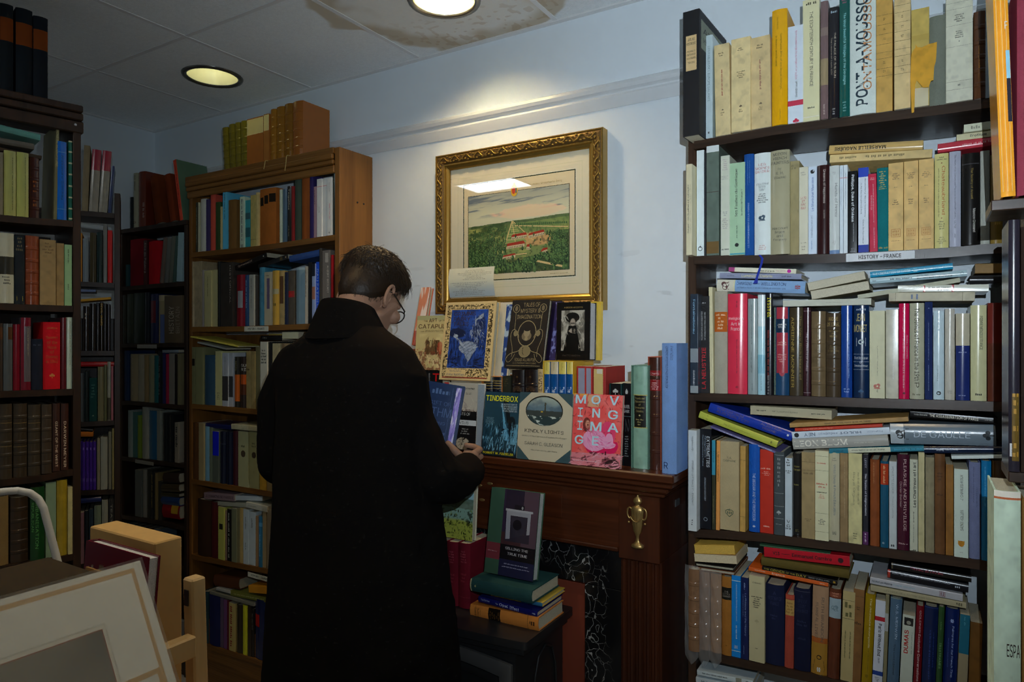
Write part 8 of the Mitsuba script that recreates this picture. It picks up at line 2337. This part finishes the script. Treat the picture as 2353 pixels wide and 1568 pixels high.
for hx in (-1.425, -1.235):
    tr = merged(chain([(hx + .01, 1.352, .95, .104), (hx, 1.372, .53, .076), (hx, 1.348, .10, .066)]), .03, 6)
    put(part(man, 'trouser_leg'), tr, 'trouser_cloth', smooth=True)
    sh = merged([m3.Manifold.batch_hull([ball((hx, 1.32, .045), .040), ball((hx, 1.47, .034), .034), ball((hx, 1.54, .028), .026)]), bone((hx, 1.335, .05), (hx, 1.34, .10), .045, .048)], .012, 6)
    v = np.array(sh.vertices)
    v[:, 2] = np.maximum(v[:, 2], .0012)
    put(part(man, 'shoe'), (v, np.array(sh.faces)), 'shoe_leather', smooth=True)


def swirl(u, v):
    return mixc(mixc(base(u, '8a7cc0'), 'c8c4dc', ss_(.45, .62, nz(u * .3, v, 7, 3))), '5a48a0', ss_(.55, .62, nz(u * .4, v * 1.2, 9, 8)) * .8)


BB = [('r', 0, 0, 1, 1, '12274c'), ('a', .86, .03, .955, .97, 10, 70, swirl), ('w', .25, .75, .86, .93, '4c6288', 1), ('t', .2, .8, .72, .77, '3c5078', 'THE GIFT OF'), ('t', .12, .84, .58, .69, '3c5078', 'RHYTHM'), ('t', .3, .76, .48, .52, '3c5078', 'AND SONG'), ('w', .55, .8, .36, .40, '3c5078', 1), ('w', .5, .78, .16, .2, '3c5078', 1), ('l', [(.8, .04), (.8, .96)], .006, '3c5078')]
face_book('dark blue embossed book with a violet edge held by the man in the overcoat', -1.328, -1.163, 1.528, 1.204, .238, .022, 11, 'h', '12274c', BB, 1.3, yaw=30, roll=9, gloss=True)
scene['mat_film'] = {'type': 'mask', 'opacity': 0.10, 'bsdf': P((.8, .8, .8), 0.07, 1.0)}
# ---------------------------------------------------------------- print rack in the left foreground
TRZ = .842
t = tag('print_rack', 'pale beech print rack in the left foreground, holding matted prints and boxes', 'rack')
put(part(t, 'tray'), bx(-1.50, -.78, .02, .80, TRZ - .02, TRZ, .002), 'wood_beech')
for x in (-1.47, -.81):
    for y in (.05, .77):
        put(part(t, 'leg'), bx(x - .016, x + .016, y - .016, y + .016, 0, TRZ - .0205, .002), 'wood_beech')
ptop = onY(446, 1327, .730)
for y in (.730, .07):
    m = bx(-.014, .014, -.0135, .0135, 0, ptop[2] - TRZ, .003)
    v = m[0].copy()
    v[:, 0] += -.045 * (v[:, 2] - (ptop[2] - TRZ))
    put(part(t, 'post'), xf((v, m[1]), t=(ptop[0], y, TRZ + .0005)), 'wood_beech')
put(part(t, 'rail'), bx(-1.088, -1.064, .0845, .715, ZC - .540, ZC - .503, .003), 'wood_beech')
put(part(t, 'hinge_plate'), bx(ptop[0] - .006, ptop[0] + .006, .7145, .716, ptop[2] - .045, ptop[2] - .018), 'iron')

# tan archive box
bxr = -1.20
yf = .722
fl, bk = onY(206, 1218, yf), .776
zt = onY(355, 1249.5, yf)[2]
t = tag('archive_box', 'tall tan cardboard slipcase box standing at the back of the print rack', 'box')
put(part(t, 'case'), bx(fl[0], bxr, yf, bk, TRZ + .0005, zt, .0025), 'bk_cloth', alb('c09a62', 1.1), smooth=False)
# maroon book with a torn city picture
x0, x1 = onY(189, 1245, .662)[0], onY(331, 1265, .662)[0]
zt2 = onY(189, 1243, .668)[2]


def city(u, v):
    edge = .86 + .05 * (nz(u, u * 0, 14, 3) - .5) * 3
    c = mixc(base(u, 'a89c84'), '6c6250', ss_(.5, .62, nz(u, v, 16, 2)) * .8)
    return np.where(((v > edge) | (u < .07) | (u > .95))[:, None], lin('5c1024'), c)


face_book('maroon hardcover with a worn beige city picture, leaning against the tan box', x0, x1, .640, TRZ, (zt2 - TRZ) / math.cos(math.radians(5)), .022, 5, 'h', '5c1024', [('a', 0, 0, 1, 1, 70, 80, city), ('r', .42, .60, .80, .74, '8c3a20'), ('r', .43, .61, .79, .735, 'b8743c')], 1.2, pagec=lin('e0e0e0') * .8)
# dark box
d0 = onZ(126, 1285, ZC - .392)
t = tag('document_box', 'dark brown box lying behind the large matted print', 'box')
put(part(t, 'case'), bx(d0[0] - .02, -1.14, .44, .618, TRZ + .0005, d0[2] - .0305, .002), 'bk_cloth', alb('28221a', 1.0), smooth=False)
put(part(t, 'lid'), bx(d0[0] - .023, -1.137, .437, .621, d0[2] - .030, d0[2], .002), 'bk_cloth', alb('2c261d', 1.0), smooth=False)
tag(put(num('cardboard_sheet'), xf(bx(0, .17, 0, .004, 0, .30), rot('x', -6), (-1.30, .622, TRZ + .001)), 'bk_matte', alb('b88a50', 1.0)), 'tan cardboard sheet standing between the dark box and the maroon book', 'cardboard')
for i, (c, dsc, y0, z0) in enumerate((('3c444c', 'grey-blue box corner at the left edge below the trolley rail', .40, .30), ('a03a34', 'small red and white book at the left edge', .36, .265), ('b88c50', 'small tan book at the left edge beneath the red one', .36, .24))):
    nm = num('book')
    cov, pg, _ = book_parts(.022, .16, .2, 'p')
    M = np.array([[0, 1, 0], [0, 0, -1], [-1, 0, 0]], float)
    mv = lambda vf, z0=z0, y0=y0: xf((np.c_[-1.40 + vf[0][:, 1], y0 - .2 + vf[0][:, 2] * .38 + .02, TRZ + z0 - .022 + vf[0][:, 0]], np.asarray(vf[1])))
    put(part(nm, 'cover'), mv(cov), 'bk_matte', alb(c, 1.2), smooth=True)
    put(part(nm, 'pages'), mv(pg), 'bk_matte', PAGE, k=3)
    tag(nm, dsc, 'book')
tag(put('carton', bx(-1.42, -1.22, .17, .42, TRZ + .0005, TRZ + .2155, .003), 'bk_cloth', alb('6c5230', 1.0), smooth=False), 'low brown carton at the left edge under the small books', 'carton')

# large matted print in clear film, leaning back
MX, MZ, MY1 = -1.035, ZC - .338, .5994
MM = np.array([[0, -.866, -.5], [1, 0, 0], [0, -.5, .866]])
MW, MH = .56, (MZ - TRZ) / .866 - .008
org = np.array([MX, MY1 - MW, MZ]) - MM[:, 2] * MH


def sheet(px, py):
    r = ray(px, py)
    n = MM[:, 1]
    w = CAM + r * (((org - CAM) @ n) / (r @ n))
    q = MM.T @ (w - org)
    return q[0] / MW, q[2] / MH


def ruin(u, v):
    c = mixc(base(u, '8a887c'), '6c6c64', ss_(.35, .65, nz(u, v, 3, 1)))
    dk = ((u < .75 - .2 * v) & (v < .80) & (u > .2)) * ss_(.40, .58, nz(u, v, 7, 4))
    c = mixc(c, '2a2a26', dk * .9)
    c = mixc(c, 'a8a494', ((np.abs(u - .66 + .1 * v) < .03) & (v < .85)) * .7)
    c = mixc(c, '9c988a', (dk > .2) * (np.mod(v * 22, 1) > .72) * (nz(u, v, 10, 8) > .5) * .8)
    return mixc(c, '1e1e1c', ((v < .3) & (nz(u, v, 9, 6) > .45)) * .7)


t = tag('matted_print', 'large white matted print in clear film, leaning in the left foreground', 'print')
a1, b1 = sheet(233, 1449)
a2, b2 = sheet(307, 1306)
wn = .012
items = [('r', 0, 0, 1, 1, 'dcdcd2'), ('r', -.0, .0, a2, b2, 'c8a878'), ('r', .0, .0, a2 - .010, b2 - .016, 'e2e2d8'), ('r', .0, .0, a1 + .012, b1 + .02, 'c8c8be'), ('r', .0, .0, a1 + .009, b1 + .015, 'dedcd0'), ('r', .0, .0, a1 + .002, b1 + .003, '9a5a48'), ('a', .02, .0, a1, b1, 90, 60, ruin)]
a3, b3 = sheet(368, 1533)
items += [('r', .0, .0, a3, b3, 'c8a878'), ('r', .0, .0, a3 - .012, b3 - .018, 'd8d8ce')] if b3 > .02 else []
m, vc = printed(MW, MH, items, 1.0)
put(part(t, 'print'), xf(m, MM, org), 'art', vcol=vc)
put(part(t, 'backing_board'), xf(bx(0, MW, 0, .004, 0, MH), MM, org), 'bk_matte', alb('c8c4b4', 1.0))
gx, gz = np.meshgrid(np.linspace(-.004, MW + .004, 90), np.linspace(0, MH + .004, 70))
wv = .0042 + .0022 * (meshkit.fbm(np.stack([gx * 9 + gz * 5, gz * 14, gx * 0], -1), 3, 5) - .5) + .0012 * np.sin(gx * 60 + gz * 25)
edge = np.minimum(np.minimum((MW + .004 - gx) / .02, (MH + .004 - gz) / .02), 1)
q = np.c_[gx.ravel(), -(wv * np.clip(edge, .35, 1)).ravel(), gz.ravel()]
i, j = np.meshgrid(np.arange(89), np.arange(69))
k0 = (j * 90 + i).ravel()
put(part(t, 'film'), xf((q, np.vstack([np.c_[k0, k0 + 1, k0 + 91], np.c_[k0, k0 + 91, k0 + 90]])), MM, org), 'mat_film', smooth=True)
labels[t + '__film'] = {'label': 'crinkled clear plastic film'}
for i_ in range(3):
    tag(put(num('print_board'), xf(bx(.03 + .02 * i_, MW - .03 - .02 * i_, .006 + .007 * i_, .009 + .007 * i_, .024, MH - .03 - .03 * i_), MM, org), 'bk_matte', alb(('c8c0a8', 'b4a888', 'd0ccc0')[i_], 1.0)), ('first', 'second', 'third')[i_] + ' board hidden behind the large matted print', 'board', 'boards behind the matted print')

# white tube rail before the far-left bookcase
pts = [(-60, 1140, 1.56), (-20, 1134, 1.58), (10, 1130, 1.60), (40, 1128, 1.62), (68, 1133, 1.63), (88, 1147, 1.64), (100, 1168, 1.64), (107, 1195, 1.64), (132, 1290, 1.64)]
P3 = [CAM + ray(a, b) * d_ for a, b, d_ in pts]
dn = P3[-1] - P3[-2]
P3 += [P3[-1] + dn * s_ for s_ in (1, 3)]
last = P3[-1].copy()
last[2] = .004
last[:2] += dn[:2] * 2
P3.append(last)
lft = P3[0] - (P3[1] - P3[0]) * 6
P3 = [np.array([lft[0] - .03, lft[1] - .05, .004]), lft + [-.01, -.02, -.25], lft + [0, 0, -.03], P3[0] - (P3[1] - P3[0]) * 4] + P3
P3 = np.array(P3)
seg = np.r_[0, np.cumsum(np.linalg.norm(np.diff(P3, axis=0), axis=1))]
tt = np.unique(np.r_[np.linspace(0, seg[-1], 120), seg])
P3 = np.array([np.interp(tt, seg, P3[:, i]) for i in range(3)]).T
tag(put('tube_rail', tube(P3, .0085, 12), 'white_enamel', smooth=True), 'bent white metal tube rail before the lower shelves of the far left bookcase', 'rail')

# ---------------------------------------------------------------- past about 300 books, the smallest in view become one thing
def seen(keys):
    v = np.vstack([meshkit.WRITTEN[scene[k]['filename']][0] for k in keys if '__cover' in k and 'print' not in k])
    q = v - CAM
    d = np.maximum(q @ FW, .05)
    x, y = CX + PF * (q @ RT) / d, CY - PF * q[:, 2] / d
    x, y = np.clip(x, 0, 2353), np.clip(y, 0, 1568)
    return (x.max() - x.min()) * (y.max() - y.min())


_parts = {}
for k in scene:
    if k.startswith('book') and '__' in k:
        _parts.setdefault(k.split('__')[0], []).append(k)
KEEP = 302
_hidden = [b for b in _parts if any(w in labels[b]['label'] for w in ('behind the man', 'hidden', 'outside the frame', 'beside the man')) and 'picture' not in labels[b]['label'] and 'landscape' not in labels[b]['label']]
_rank = sorted((b for b in _parts if b not in _hidden), key=lambda b: -seen(_parts[b]))
_n = 0
for b in _rank[KEEP:] + _hidden:
    for k in _parts[b]:
        _n += 1
        scene[f'small_books__{_n:04d}'] = scene.pop(k)
    labels.pop(b)
    for k in [q for q in labels if q.startswith(b + '__')]:
        labels.pop(k)
labels['small_books'] = {'label': 'smaller and half-hidden books crowded on the shelves of all the bookcases', 'category': 'books', 'kind': 'stuff'}
